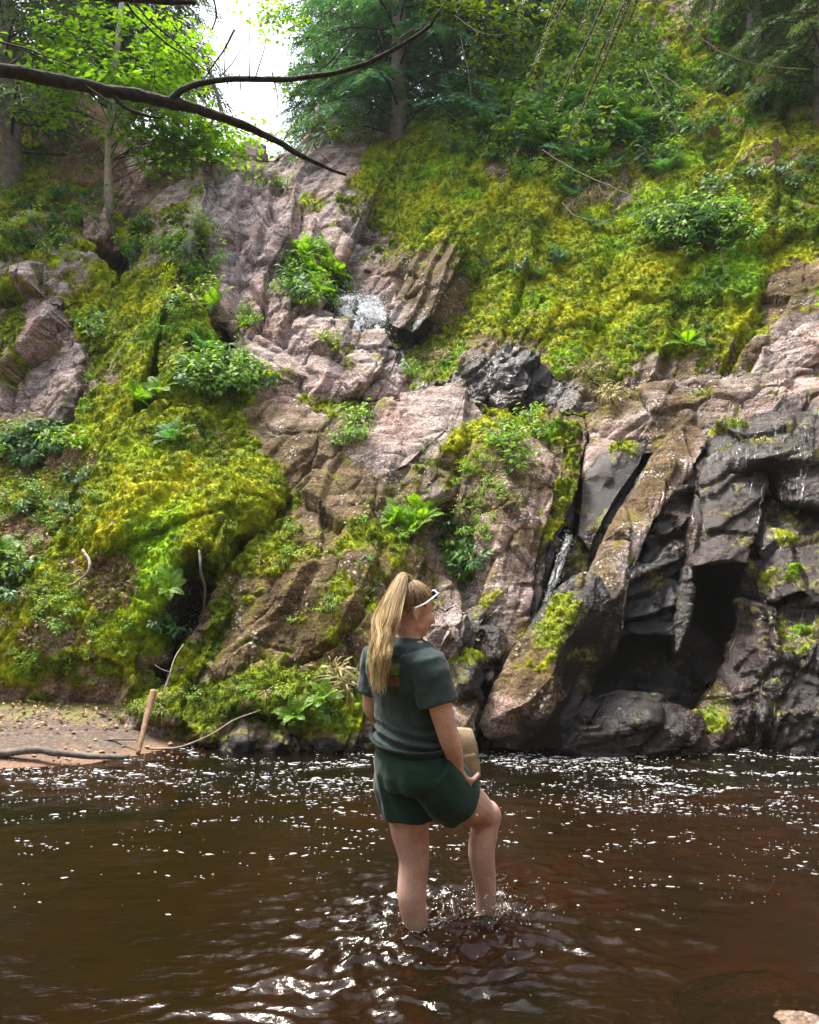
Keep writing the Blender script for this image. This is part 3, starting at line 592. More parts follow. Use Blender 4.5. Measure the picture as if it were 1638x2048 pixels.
rock('rock_ledge', 'low mossy rock ledge along the water left of the woman', 'rock', [(232, 1475, 6.25), (268, 1408, 6.25), (340, 1385, 6.35), (440, 1355, 6.35), (560, 1335, 6.25), (660, 1330, 6.2), (745, 1350, 6.15), (775, 1420, 6.0), (770, 1512, 5.9), (600, 1515, 5.88), (480, 1518, 5.86), (380, 1512, 5.95), (270, 1500, 6.05)],
     [(340, 1430, 6.02), (470, 1410, 5.97), (600, 1400, 5.95), (690, 1420, 5.9), (420, 1470, 5.88), (560, 1470, 5.84), (680, 1480, 5.82)], th=.7, blk=(.3, .12), lump=.12, moss=.12, mossup=.6, tone=.5, seed=28)
rock('stone', 'grey angular stone at the waterline under the moss', 'stone', [(432, 1505, 5.82), (455, 1470, 5.9), (505, 1440, 5.95), (512, 1480, 5.8), (495, 1515, 5.75), (450, 1520, 5.76)], [(480, 1485, 5.72)], th=.25, moss=-.5, wet=.4, blk=(.3, .03), seed=29)
rock('stone', 'dark wet stone at the waterline between grey stones', 'stone', [(520, 1510, 5.78), (540, 1462, 5.86), (580, 1455, 5.86), (600, 1490, 5.76), (590, 1520, 5.73), (540, 1522, 5.73)], [(560, 1485, 5.7)], th=.25, moss=-.4, wet=.7, blk=(.3, .03), seed=30)
rock('bank', 'mossy earth bank littered with brown leaves at far left', 'bank', [(-200, 1090, 7.3), (0, 1105, 7.25), (80, 1095, 7.25), (180, 1095, 7.15), (245, 1150, 6.95), (270, 1250, 6.75), (305, 1330, 6.65), (340, 1400, 6.55), (310, 1450, 6.5), (200, 1450, 6.65), (100, 1450, 6.7), (0, 1450, 6.8), (-200, 1450, 6.8)],
     [(60, 1180, 6.9), (150, 1190, 6.8), (100, 1280, 6.65), (200, 1290, 6.6), (30, 1330, 6.68), (140, 1370, 6.6), (230, 1380, 6.5), (210, 1210, 6.8), (280, 1400, 6.5)], th=1, blk=(.4, .10), lump=.16, crack=.02, moss=.32, tone=.4, dirt=.1, smooth=2, seed=31)

# ---------------------------------------------------------------- right: wet black rock
rock('rock_wall', 'deep black hollow wall under the overhanging block at right', 'rock', [(1320, 1080, 7.5), (1400, 1000, 7.6), (1560, 920, 7.5), (1700, 960, 7.2), (1700, 1150, 6.9), (1540, 1420, 6.8), (1320, 1420, 6.8)], [(1430, 1220, 7.15)], th=.5, drop=0, dip=20, moss=-.9, wet=1.1, blk=(.4, .08), seed=61)
rock('rock_slab', 'brown grey cracked cap rock along the top of the wet black rocks', 'rock', [(1178, 860, 8.05), (1190, 828, 8.2), (1235, 795, 8.25), (1290, 768, 8.25), (1340, 760, 8.2), (1370, 766, 8.2), (1385, 752, 8.2), (1440, 745, 8.15), (1560, 742, 8.05), (1700, 745, 7.85), (1850, 750, 7.6), (1850, 850, 7.2), (1640, 850, 7.4), (1540, 840, 7.5), (1440, 870, 7.55), (1400, 900, 7.45), (1340, 900, 7.55), (1260, 915, 7.7), (1185, 915, 7.8)],
     [(1300, 820, 7.85), (1400, 800, 7.8), (1500, 790, 7.75), (1230, 850, 7.95), (1600, 785, 7.7), (1700, 790, 7.55)], th=.9, drop=.1, dip=40, strata=(.03, 5), blk=(.30, .07), crack=.06, moss=-.22, wet=-.3, tone=.2, seed=62)
rock('rock_slab', 'dark reddish wet slab in the recess beside the thin cascade', 'rock', [(1120, 1150, 6.95), (1155, 1050, 7.25), (1260, 930, 7.6), (1320, 930, 7.5), (1250, 1060, 7.1), (1200, 1180, 6.8), (1130, 1190, 6.8)], [(1190, 1060, 7.15)], th=.5, moss=-.2, wet=.8, tone=.5, blk=(.3, .08), seed=63)
rock('rock_slab', 'smooth grey triangular slab left of the long pale slab', 'rock', [(1156, 1070, 7.05), (1166, 960, 7.45), (1176, 890, 7.75), (1205, 878, 7.75), (1295, 888, 7.55), (1278, 930, 7.4), (1242, 980, 7.25), (1206, 1040, 7.1), (1180, 1100, 6.95)], [(1215, 940, 7.35), (1240, 905, 7.45)], th=.6, dip=57, strata=(.012, 4), blk=(.7, .03), crack=.01, lump=.03, fine=.006, moss=-.35, tone=.15, wet=.12, seed=64)
rock('rock_slab', 'long pale tan slab slanting down between grey slab and black ledges', 'rock', [(1172, 1165, 6.6), (1205, 1080, 6.85), (1250, 1000, 7.1), (1300, 920, 7.35), (1345, 858, 7.6), (1395, 848, 7.55), (1415, 880, 7.4), (1388, 930, 7.2), (1342, 990, 6.95), (1302, 1050, 6.75), (1278, 1120, 6.55), (1258, 1180, 6.4), (1245, 1280, 6.3), (1195, 1260, 6.4)],
     [(1238, 1060, 6.72), (1288, 990, 6.9), (1340, 920, 7.12), (1228, 1140, 6.5), (1222, 1200, 6.42), (1310, 1010, 6.85), (1265, 1080, 6.66)], th=.8, dip=57, strata=(.04, 5.5), blk=(.6, .04), crack=.02, lump=.04, moss=-.3, wet=-.4, tone=.38, seed=65)
rock('rock_slab', 'black wet face broken into shiny horizontal ledges beside the tan slab', 'rock', [(1408, 880, 7.45), (1398, 960, 7.15), (1393, 1040, 6.9), (1382, 1120, 6.7), (1368, 1210, 6.5), (1358, 1270, 6.4), (1228, 1265, 6.4), (1250, 1180, 6.5), (1272, 1120, 6.62), (1300, 1050, 6.82), (1340, 990, 7.0), (1385, 930, 7.27)], [(1345, 1060, 6.75), (1325, 1150, 6.55), (1365, 1000, 6.98), (1300, 1220, 6.4)],
     th=.8, drop=0, dip=14, strata=(.10, 4.5), blk=(.26, .09), moss=-.5, wet=1.0, tone=.2, seed=66)
rock('rock_slab', 'thin upright blade of rock between the black ledges and the overhanging block', 'rock', [(1390, 925, 7.2), (1404, 930, 7.15), (1401, 1040, 6.75), (1376, 1250, 6.3), (1354, 1310, 6.25), (1348, 1250, 6.35), (1378, 1110, 6.6)], [(1388, 1080, 6.62)], th=.35, dip=75, blk=(.4, .03), moss=-.2, wet=.5, tone=.3, seed=67)
rock('rock_block', 'dark overhanging block with a flat underside above the black hollow', 'rock', [(1398, 925, 7.1), (1440, 900, 7.1), (1500, 895, 6.95), (1540, 960, 6.8), (1525, 1040, 6.6), (1505, 1090, 6.45), (1495, 1126, 6.35), (1440, 1122, 6.4), (1390, 1132, 6.45), (1394, 1040, 6.75)], [(1440, 1000, 6.72), (1450, 1080, 6.5), (1490, 970, 6.8)], th=.7, drop=0, dip=30, strata=(.03, 5), blk=(.5, .05), moss=-.3, wet=.8, seed=68)
rock('rock_outcrop', 'shiny black bulge streaked with running water at the right edge', 'rock', [(1400, 890, 7.4), (1440, 850, 7.5), (1540, 818, 7.48), (1640, 830, 7.35), (1850, 835, 7.1), (1850, 1070, 6.3), (1700, 1040, 6.35), (1640, 1010, 6.4), (1590, 1000, 6.48), (1560, 950, 6.7), (1500, 935, 6.9), (1440, 925, 7.1)],
     [(1480, 870, 7.15), (1580, 860, 6.95), (1540, 905, 6.85), (1620, 930, 6.6), (1700, 900, 6.7), (1580, 960, 6.55), (1660, 980, 6.42)], th=.8, drop=0, dip=24, strata=(.13, 3.6), blk=(.30, .10), moss=-.3, wet=1.1, seed=69)
rock('rock_outcrop', 'black dripping rock with dark moss rising from the pool at the right edge', 'rock', [(1490, 1140, 6.5), (1510, 1060, 6.75), (1540, 980, 7.0), (1600, 1010, 6.85), (1700, 1030, 6.6), (1850, 1050, 6.4), (1850, 1545, 5.62), (1640, 1530, 5.72), (1500, 1525, 5.78), (1420, 1518, 5.82), (1382, 1490, 5.95), (1398, 1420, 6.1), (1440, 1350, 6.25), (1470, 1250, 6.4)],
     [(1560, 1100, 6.4), (1530, 1200, 6.2), (1600, 1180, 6.05), (1640, 1130, 6.2), (1500, 1330, 6.12), (1560, 1300, 5.95), (1620, 1300, 5.85), (1480, 1420, 5.95), (1560, 1430, 5.8), (1640, 1420, 5.7), (1590, 1240, 6.15), (1700, 1200, 5.9), (1440, 1460, 5.85)], th=1, dip=62, strata=(.08, 3), blk=(.34, .12), lump=.12, moss=-.22, wet=1.0, tone=.3, seed=70)
rock('rock_ledge', 'small shiny wet shelf at the bottom of the black hollow', 'rock', [(1400, 1345, 6.5), (1425, 1310, 6.6), (1480, 1300, 6.55), (1500, 1330, 6.4), (1470, 1365, 6.3), (1410, 1370, 6.35)], [(1450, 1330, 6.38)], th=.4, dip=20, moss=-.8, wet=1.1, blk=(.2, .06), seed=71)
rock('boulder', 'large leaning boulder with a moss-covered left side, right of the woman', 'boulder', [(960, 1450, 5.8), (985, 1385, 5.9), (1010, 1330, 6.0), (1055, 1262, 6.1), (1110, 1172, 6.3), (1165, 1138, 6.35), (1200, 1150, 6.3), (1228, 1195, 6.2), (1242, 1228, 6.2), (1225, 1300, 6.2), (1195, 1360, 6.1), (1180, 1430, 5.95), (1140, 1500, 5.75), (1060, 1505, 5.75), (985, 1500, 5.75)],
     [(1150, 1220, 5.95), (1165, 1200, 5.98), (1128, 1290, 5.82), (1105, 1350, 5.72), (1060, 1400, 5.66), (1080, 1330, 5.8), (1020, 1420, 5.68), (1190, 1220, 6.0), (1160, 1300, 5.95), (1110, 1440, 5.66)], [(16, 17), (17, 18)], th=.6, dip=57, blk=(.5, .05), strata=(.03, 4), moss=-.10, mossup=.35, tone=.5, seed=34)
rock('boulder', 'low dark wet boulder in the pool under the black rock', 'boulder', [(1115, 1490, 5.75), (1122, 1420, 5.9), (1152, 1400, 5.95), (1220, 1380, 5.98), (1320, 1386, 5.95), (1392, 1425, 5.85), (1425, 1505, 5.72), (1300, 1525, 5.66), (1180, 1520, 5.68)], [(1180, 1430, 5.75), (1200, 1470, 5.68), (1300, 1440, 5.68), (1360, 1470, 5.66)], th=.6, dip=20, moss=-.5, wet=.75, blk=(.4, .07), seed=35)
rock('rock_outcrop', 'black undercut rock behind the leaning boulder and the low dark boulder', 'rock', [(1180, 1300, 6.75), (1240, 1240, 6.75), (1340, 1230, 6.75), (1430, 1300, 6.7), (1430, 1480, 6.4), (1180, 1480, 6.4)], [(1280, 1340, 6.6), (1340, 1400, 6.5)], th=.5, dip=10, moss=-.8, wet=1.1, blk=(.25, .12), seed=36)
rock('rock_pillar', 'pale speckled upright rock just right of the woman\'s face', 'rock', [(850, 1340, 6.0), (856, 1250, 6.05), (875, 1212, 6.1), (910, 1203, 6.15), (940, 1225, 6.1), (950, 1270, 6.05), (935, 1330, 5.95), (900, 1350, 5.9)], [(900, 1260, 5.85), (920, 1300, 5.88)], th=.4, moss=-.5, tone=.2, blk=(.4, .04), seed=37)
rock('stump', 'flat-topped dark stump-like rock between the pale rock and the leaning boulder', 'rock', [(940, 1262, 6.2), (948, 1242, 6.3), (985, 1238, 6.3), (1010, 1252, 6.25), (1035, 1290, 6.15), (1030, 1345, 6.05), (985, 1370, 6.0), (945, 1340, 6.05)], [(965, 1255, 6.12), (995, 1258, 6.12), (990, 1310, 6.0)], th=.4, moss=-.5, wet=.3, blk=(.4, .04), seed=38)
rock('stone', 'narrow mossy upright stone behind the woman\'s sleeve', 'stone', [(900, 1400, 5.9), (905, 1310, 5.95), (920, 1296, 5.98), (955, 1320, 5.95), (960, 1400, 5.85), (945, 1490, 5.75), (905, 1500, 5.74)], [(930, 1370, 5.75), (930, 1450, 5.66)], th=.35, moss=.1, tone=.5, wet=.2, blk=(.4, .05), seed=39)
rock('stone', 'reddish brown wet stone in the bottom right corner by the camera', 'stone', [(1430, 2060, 2.55), (1500, 2036, 2.6), (1580, 2022, 2.62), (1700, 2015, 2.6), (1760, 2100, 2.45), (1430, 2110, 2.44)], [(1580, 2060, 2.45)], th=.5, moss=-.8, wet=.35, tone=.6, blk=(.4, .02), lump=.03, seed=40)

# ---------------------------------------------------------------- finding a spot on the rocks
from mathutils.bvhtree import BVHTree
bpy.context.view_layer.update()
_dg = bpy.context.evaluated_depsgraph_get()
BVH = [(o, BVHTree.FromObject(o, _dg)) for o in ROCKS]
def spot(px, py):
    """The rock surface seen at a photo pixel: point, normal, owner."""
    d = Vector(((px - CX) / FPX, 1, (HY - py) / FPX)); best = None
    o0 = Vector((0, 0, CAM_Z))
    for o, b in BVH:
        h, n, i, dist = b.ray_cast(o0 - o.location, d.normalized())
        if h is not None and (best is None or dist < best[3]): best = (h + o.location, n, o, dist)
    return best
# ---------------------------------------------------------------- moss cushions on the rocks (one mass per rock)
def tuft_mesh(name, n, spread, h, seed):
    r = np.random.default_rng(seed); V = []; F = []
    for i in range(n):
        a = r.random() * 2 * math.pi; tl = r.random() ** .7
        lean = .25 + 1.0 * tl; ln = h * (.7 + .6 * r.random())
        b = np.array((math.cos(a), math.sin(a), 0)) * spread * .5 * r.random()
        dr = np.array((math.cos(a) * math.sin(lean), math.sin(a) * math.sin(lean), math.cos(lean)))
        sd_ = np.array((-math.sin(a), math.cos(a), 0)) * ln * .22
        k = len(V)
        V += [b - sd_ * .6, b + sd_ * .6, b + dr * ln * .55 + sd_, b + dr * ln * .55 - sd_, b + dr * ln + np.array((0, 0, -.15 * ln * tl))]
        F += [(k, k + 1, k + 2), (k, k + 2, k + 3), (k + 3, k + 2, k + 4)]
    return mesh_np(name, np.array(V), np.array(F), False, [M_TUFT])

def scatter_group(name, protos):
    g = bpy.data.node_groups.new(name, 'GeometryNodeTree')
    g.interface.new_socket('Geometry', in_out='INPUT', socket_type='NodeSocketGeometry')
    g.interface.new_socket('Geometry', in_out='OUTPUT', socket_type='NodeSocketGeometry')
    gi = g.nodes.new('NodeGroupInput'); go = g.nodes.new('NodeGroupOutput')
    iop = g.nodes.new('GeometryNodeInstanceOnPoints')
    join = g.nodes.new('GeometryNodeGeometryToInstance')
    for p in protos:
        oi = g.nodes.new('GeometryNodeObjectInfo'); oi.inputs['Object'].default_value = p; oi.inputs['As Instance'].default_value = True
        g.links.new(oi.outputs['Geometry'], join.inputs[0])
    iop.inputs['Pick Instance'].default_value = True
    g.links.new(join.outputs[0], iop.inputs['Instance']); g.links.new(gi.outputs[0], iop.inputs['Points'])
    nr = g.nodes.new('GeometryNodeInputNamedAttribute'); nr.data_type = 'FLOAT_VECTOR'; nr.inputs['Name'].default_value = 'rot'
    ns_ = g.nodes.new('GeometryNodeInputNamedAttribute'); ns_.data_type = 'FLOAT'; ns_.inputs['Name'].default_value = 'size'
    g.links.new(nr.outputs[0], iop.inputs['Rotation']); g.links.new(ns_.outputs[0], iop.inputs['Scale'])
    g.links.new(iop.outputs[0], go.inputs[0])
    return g

def euler_from_normal(n, spin):
    """Euler XYZ turning +Z to n with a random spin first (vectorised)."""
    n = n / np.maximum(np.linalg.norm(n, axis=1, keepdims=True), 1e-9)
    # R = Rz(az) Ry(pol) Rz(spin): turn into XYZ euler through the matrix
    pol = np.arccos(np.clip(n[:, 2], -1, 1)); az = np.arctan2(n[:, 1], n[:, 0])
    cz, sz, cp, sp, cs, ss = np.cos(az), np.sin(az), np.cos(pol), np.sin(pol), np.cos(spin), np.sin(spin)
    m00 = cz * cp * cs - sz * ss; m10 = sz * cp * cs + cz * ss; m20 = -sp * cs
    m21 = sp * ss; m22 = cp
    return np.stack((np.arctan2(m21, m22), -np.arcsin(np.clip(m20, -1, 1)), np.arctan2(m10, m00)), 1)

protos = [bpy.data.objects.new('moss_tuft_source', tuft_mesh('moss_tuft', 10, 1.3, 1.0, s)) for s in (1, 2, 3)]
G_MOSS = scatter_group('moss_scatter', protos)

def points_obj(name, P, rot, size, group, parent=None, loc=None, **kw):
    me = bpy.data.meshes.new(name); me.vertices.add(len(P)); me.vertices.foreach_set('co', np.ascontiguousarray(P, np.float32).ravel())
    a = me.attributes.new('rot', 'FLOAT_VECTOR', 'POINT'); a.data.foreach_set('vector', np.ascontiguousarray(rot, np.float32).ravel())
    fattr(me, 'size', size)
    o = link(name, me, parent, loc); md = o.modifiers.new('scatter', 'NODES'); md.node_group = group
    return tag(o, kind='stuff', **kw)

for (own, P, n, dist) in TUFTS:
    k = len(P)
    nn = n * .75 + np.array((0, 0, .45)) + rng.normal(0, .22, (k, 3))
    size = (.007 + .009 * rng.random(k)) * np.clip(dist / 7, .8, 1.7)
    points_obj('moss', P, euler_from_normal(nn, rng.random(k) * 6.28), size, G_MOSS, own)
print('moss tufts', sum(len(t[1]) for t in TUFTS), 'rock tris', sum(len(o.data.polygons) for o in ROCKS))
# ---------------------------------------------------------------- pool
LEGS = [((.033, 3.12), .55), ((.31, 3.27), .60)]      # where the woman's legs break the surface

def make_water_mat():
    m, t, out = newmat('pool_water')
    pos = N(t, 'ShaderNodeNewGeometry').outputs['Position']
    b1 = N(t, 'ShaderNodeBump', i_Strength=.35, i_Distance=.02)
    mp = N(t, 'ShaderNodeMapping'); L(t, pos, mp.inputs[0]); mp.inputs['Scale'].default_value = (.8, 1.6, 1)
    L(t, noise(t, mp.outputs[0], 16, 4, .6), b1.inputs['Height'])
    fr = N(t, 'ShaderNodeFresnel', i_IOR=1.33); L(t, b1.outputs[0], fr.inputs['Normal'])
    g = N(t, 'ShaderNodeBsdfGlossy', i_Roughness=.03); L(t, b1.outputs[0], g.inputs['Normal'])
    tr = N(t, 'ShaderNodeBsdfTransparent'); tr.inputs[0].default_value = (.34, .175, .05, 1)
    df = N(t, 'ShaderNodeBsdfDiffuse'); df.inputs[0].default_value = (.011, .008, .0025, 1)
    mx = N(t, 'ShaderNodeMixShader', i_0=.45); L(t, tr.outputs[0], mx.inputs[1]); L(t, df.outputs[0], mx.inputs[2])
    m2 = N(t, 'ShaderNodeMixShader'); L(t, fr.outputs[0], m2.inputs[0]); L(t, mx.outputs[0], m2.inputs[1]); L(t, g.outputs[0], m2.inputs[2])
    L(t, m2.outputs[0], out.inputs[0]); return m

def make_bed_mat():
    m, t, out = newmat('stream_bed')
    pos = N(t, 'ShaderNodeNewGeometry').outputs['Position']
    v = N(t, 'ShaderNodeTexVoronoi'); v.inputs['Scale'].default_value = 9; L(t, pos, v.inputs['Vector'])
    c = ramp(t, noise(t, pos, 1.3, 5, .6), [(.3, (.06, .045, .018)), (.5, (.20, .11, .045)), (.7, (.34, .16, .06))])
    sx = N(t, 'ShaderNodeSeparateXYZ'); L(t, pos, sx.inputs[0])
    ol = maprange(t, math_(t, 'ADD', sx.outputs[0], noise(t, pos, .9, 3)), -1.2, 1.2, 1., 0.)
    c = mixc(t, math_(t, 'MULTIPLY', ol, .8), c, mixc(t, 1., c, (.62, 1.05, .6), 'MULTIPLY'))
    c = mixc(t, .35, c, v.outputs['Color'], 'MULTIPLY')
    p = N(t, 'ShaderNodeBsdfPrincipled', i_Roughness=.9); L(t, c, p.inputs['Base Color']); L(t, p.outputs[0], out.inputs[0]); return m

def wave(x, y):
    P = np.stack((x, y, np.zeros_like(x)), 1)
    calm = .6 + .4 * sstep(-2.5, 1.5, x)                                   # left side is calmer
    h = .008 * fbm(P * np.array((2.2, 3.6, 1)), 3, 201)
    h += .0075 * gnoise(P * np.array((5.5, 11, 1)) + .6 * gnoise(P * 2, 211)[:, None], 203) * (.5 + .5 * calm)
    h += .0018 * gnoise(P * np.array((15, 27, 1)), 205) * calm
    chop = sstep(.6, 2.4, x) * sstep(3.2, 4.8, y)                            # under the falls on the right
    h += chop * (.026 * fbm(P * np.array((7, 11, 1)), 3, 207) + .017 * gnoise(P * np.array((15, 24, 1)), 209))
    # churned water round the legs, trailing off to the lower left
    for (lx, ly), amp in LEGS:
        r = np.hypot((x - lx), (y - ly) * 1.1); near = np.exp(-(r / .60) ** 2)
        Q = P + .10 * np.stack((gnoise(P * 5, 231), gnoise(P * 5, 233), 0 * x), 1)
        rid = 1 - np.abs(2 * gnoise(Q * np.array((4.5, 9, 1)), 221)); rid2 = 1 - np.abs(2 * gnoise(Q * np.array((10, 19, 1)) + 5, 223))
        h += amp * near * (.034 * rid ** 2 + .022 * rid2 ** 2 + .0075 * gnoise(Q * np.array((22, 36, 1)), 227)) * sstep(.03, .16, r)
        h += amp * .018 * np.exp(-((r - .10) / .06) ** 2)
    tx, ty = x - .05, y - 3.1                                               # wake
    along, across = -tx * .72 - ty * .70, -tx * .70 + ty * .72
    wk = sstep(-.1, .2, along) * np.exp(-(along / 1.0) ** 2) * np.exp(-(across / (.18 + .30 * np.clip(along, 0, 3))) ** 2)
    Q = P + .12 * np.stack((gnoise(P * 3.5, 241), gnoise(P * 3.5, 243), 0 * x), 1)
    h += wk * (.034 * (1 - np.abs(2 * gnoise(Q * np.array((3.2, 8, 1)), 245))) ** 2 + .0075 * gnoise(Q * np.array((20, 34, 1)), 247))
    # curved wavelets to the right of the woman
    w_ = np.exp(-((x - 1.1) / .7) ** 2 - ((y - 3.2) / .45) ** 2)
    h += .018 * w_ * sstep(-.15, .3, gnoise(P * np.array((1.6, 4, 1)), 251)) * np.sin(2 * math.pi * (y + .16 * x + .05 * np.sin(4 * x) + .05 * gnoise(P * 3, 253)) / .21)
    return h

def make_water():
    ys = [1.2]
    while ys[-1] < 7.4: ys.append(ys[-1] + max(.010, .0042 * ys[-1]))
    ys = np.array(ys); xs = np.concatenate((np.linspace(-7, -3.6, 40)[:-1], np.arange(-3.6, 3.7, .0135), np.linspace(3.72, 7, 40)))
    X, Y = np.meshgrid(xs, ys); x, y = X.ravel(), Y.ravel()
    keep_n = len(xs)
    V = np.stack((x, y, wave(x, y)), 1)
    i = (np.arange(len(ys) - 1)[:, None] * keep_n + np.arange(keep_n - 1)[None]).ravel()
    F = np.stack((i, i + 1, i + keep_n + 1, i + keep_n), 1)
    c = V[F].mean(1); F = F[np.abs(c[:, 0]) < .62 * c[:, 1] + .9]            # what the lens and a step to the side can see
    me = mesh_np('water', V, F, True, [make_water_mat()]); tag(link('water', me), kind='structure')
    xs = np.linspace(-9, 9, 120); ys = np.linspace(-1, 8, 70); X, Y = np.meshgrid(xs, ys); x, y = X.ravel(), Y.ravel()
    P = np.stack((x, y, 0 * x), 1)
    z = -.24 + .07 * fbm(P * 1.1, 3, 31) + .05 * fbm(P * 5, 3, 32)
    i = (np.arange(69)[:, None] * 120 + np.arange(119)[None]).ravel()
    me = mesh_np('riverbed', np.stack((x, y, z), 1), np.stack((i, i + 1, i + 121, i + 120), 1), True, [make_bed_mat()])
    tag(link('riverbed', me), kind='structure')
make_water()

# sandy beach at the left
def make_beach():
    xs = np.linspace(-5.2, -1.55, 120); ys = np.linspace(5.0, 7.2, 90); X, Y = np.meshgrid(xs, ys); x, y = X.ravel(), Y.ravel()
    P = np.stack((x, y, 0 * x), 1)
    edge = 5.32 + .22 * (x + 3.0) + .05 * fbm(P * 2.5, 3, 41) + .35 * sstep(-2.3, -1.7, x)       # shoreline
    z = np.clip((y - edge) * .16, -.25, .18) + .025 * fbm(P * 3, 3, 43) * sstep(0, .5, y - edge) + .006 * fbm(P * 18, 2, 44)
    i = (np.arange(89)[:, None] * 120 + np.arange(119)[None]).ravel()
    m, t, out = newmat('beach_sand')
    pos = N(t, 'ShaderNodeNewGeometry').outputs['Position']; sx = N(t, 'ShaderNodeSeparateXYZ'); L(t, pos, sx.inputs[0])
    sand = ramp(t, noise(t, pos, 60, 4, .7), [(.3, (.075, .034, .018)), (.7, (.23, .115, .062))])
    soil = ramp(t, noise(t, pos, 30, 5, .7), [(.3, (.022, .012, .008)), (.5, (.060, .034, .022)), (.75, (.20, .13, .075))])
    k = maprange(t, math_(t, 'ADD', sx.outputs[2], math_(t, 'MULTIPLY', math_(t, 'SUBTRACT', noise(t, pos, 3, 3), .5), .06)), .015, .05)
    c = mixc(t, k, sand, soil)
    g = maprange(t, math_(t, 'ADD', math_(t, 'MULTIPLY', sx.outputs[1], .5), noise(t, pos, 5, 4)), 3.55, 3.75)
    c = mixc(t, math_(t, 'MULTIPLY', g, .8), c, (.13, .12, .012))
    p = N(t, 'ShaderNodeBsdfPrincipled', i_Roughness=.7); L(t, c, p.inputs['Base Color'])
    b = N(t, 'ShaderNodeBump', i_Strength=.6, i_Distance=.015); L(t, noise(t, pos, 40, 4, .7), b.inputs['Height']); L(t, b.outputs[0], p.inputs['Normal'])
    L(t, p.outputs[0], out.inputs[0])
    me = mesh_np('beach', np.stack((x, y, z), 1), np.stack((i, i + 1, i + 121, i + 120), 1), True, [m]); tag(link('beach', me), kind='structure')
    # pebbles and crumbs along the tide line
    r = np.random.default_rng(91); n = 1500; x = r.uniform(-4.8, -1.7, n); y = r.uniform(5.1, 6.8, n); e = 5.32 + .22 * (x + 3); ok = (y > e - .05) & (r.random(n) < .25 + .75 * np.exp(-((y - e - .12) / .12) ** 2)); x, y, e = x[ok], y[ok], e[ok]; n = len(x)
    z = np.clip((y - e - .35 * sstep(-2.3, -1.7, x)) * .16, -.02, .18) + .012; sz = .005 + .022 * r.random(n) ** 3
    o8 = np.array([(1, 0, 0), (.5, .8, .1), (-.5, .9, 0), (-1, .1, 0), (-.4, -.8, .1), (.6, -.8, 0), (.1, 0, .7)]) ; f6 = np.array([(k, (k + 1) % 6, 6) for k in range(6)])
    V = (np.stack((x, y, z), 1)[:, None] + o8[None] * sz[:, None, None] * (1 + .3 * r.normal(0, 1, (n, 7, 3)))).reshape(-1, 3)
    tag(link('pebbles', mesh_np('pebbles', V, (f6[None] + 7 * np.arange(n)[:, None, None]).reshape(-1, 3), True, [M_LOG])), kind='stuff')
make_beach()

# white water
def make_white_mat():
    m, t, out = newmat('white_water')
    d = N(t, 'ShaderNodeBsdfDiffuse'); d.inputs[0].default_value = (.66, .68, .70, 1)
    tr = N(t, 'ShaderNodeBsdfTranslucent'); tr.inputs[0].default_value = (.75, .78, .8, 1)
    g = N(t, 'ShaderNodeBsdfGlossy', i_Roughness=.2)
    mx = N(t, 'ShaderNodeMixShader', i_0=.35); L(t, d.outputs[0], mx.inputs[1]); L(t, tr.outputs[0], mx.inputs[2])
    m2 = N(t, 'ShaderNodeMixShader', i_0=.1); L(t, mx.outputs[0], m2.inputs[1]); L(t, g.outputs[0], m2.inputs[2])
    L(t, m2.outputs[0], out.inputs[0]); return m
M_WHITE = make_white_mat()
def make_film_mat():
    m, t, out = newmat('clear_running_water')
    fr = N(t, 'ShaderNodeFresnel', i_IOR=1.33); g = N(t, 'ShaderNodeBsdfGlossy', i_Roughness=.08)
    tr = N(t, 'ShaderNodeBsdfTransparent'); m2 = N(t, 'ShaderNodeMixShader')
    L(t, fr.outputs[0], m2.inputs[0]); L(t, tr.outputs[0], m2.inputs[1]); L(t, g.outputs[0], m2.inputs[2]); L(t, m2.outputs[0], out.inputs[0]); return m
M_FILM = make_film_mat()

def veil_mat():
    m, t, out = newmat('veil_of_water')
    fu, fv = attr(t, 'fu'), attr(t, 'fv'); cb = N(t, 'ShaderNodeCombineXYZ')
    pos = N(t, 'ShaderNodeNewGeometry').outputs['Position']
    L(t, math_(t, 'ADD', math_(t, 'MULTIPLY', fu, 14), math_(t, 'MULTIPLY', noise(t, pos, 9, 2), 2.5)), cb.inputs[0]); L(t, math_(t, 'MULTIPLY', fv, 3.2), cb.inputs[1])
    a = math_(t, 'ADD', math_(t, 'MULTIPLY', noise(t, cb.outputs[0], 1.0, 4, .7), .65), math_(t, 'MULTIPLY', noise(t, pos, 34, 3, .7), .35))
    ed = math_(t, 'MULTIPLY', math_(t, 'MULTIPLY', fu, math_(t, 'SUBTRACT', 1.0, fu)), 4.0)
    ev = math_(t, 'MULTIPLY', math_(t, 'MULTIPLY', fv, math_(t, 'SUBTRACT', 1.0, fv)), 4.0)
    e = math_(t, 'MINIMUM', maprange(t, ed, 0, .6), maprange(t, ev, 0, .5))
    al = maprange(t, math_(t, 'ADD', a, math_(t, 'MULTIPLY', math_(t, 'SUBTRACT', e, 1.0), .35)), .48, .66)
    d = N(t, 'ShaderNodeBsdfDiffuse'); d.inputs[0].default_value = (.74, .77, .80, 1); tl = N(t, 'ShaderNodeBsdfTranslucent'); tl.inputs[0].default_value = (.7, .74, .78, 1)
    mx = N(t, 'ShaderNodeMixShader', i_0=.4); L(t, d.outputs[0], mx.inputs[1]); L(t, tl.outputs[0], mx.inputs[2])
    tr = N(t, 'ShaderNodeBsdfTransparent'); m2 = N(t, 'ShaderNodeMixShader'); L(t, al, m2.inputs[0]); L(t, tr.outputs[0], m2.inputs[1]); L(t, mx.outputs[0], m2.inputs[2]); L(t, m2.outputs[0], out.inputs[0]); return m
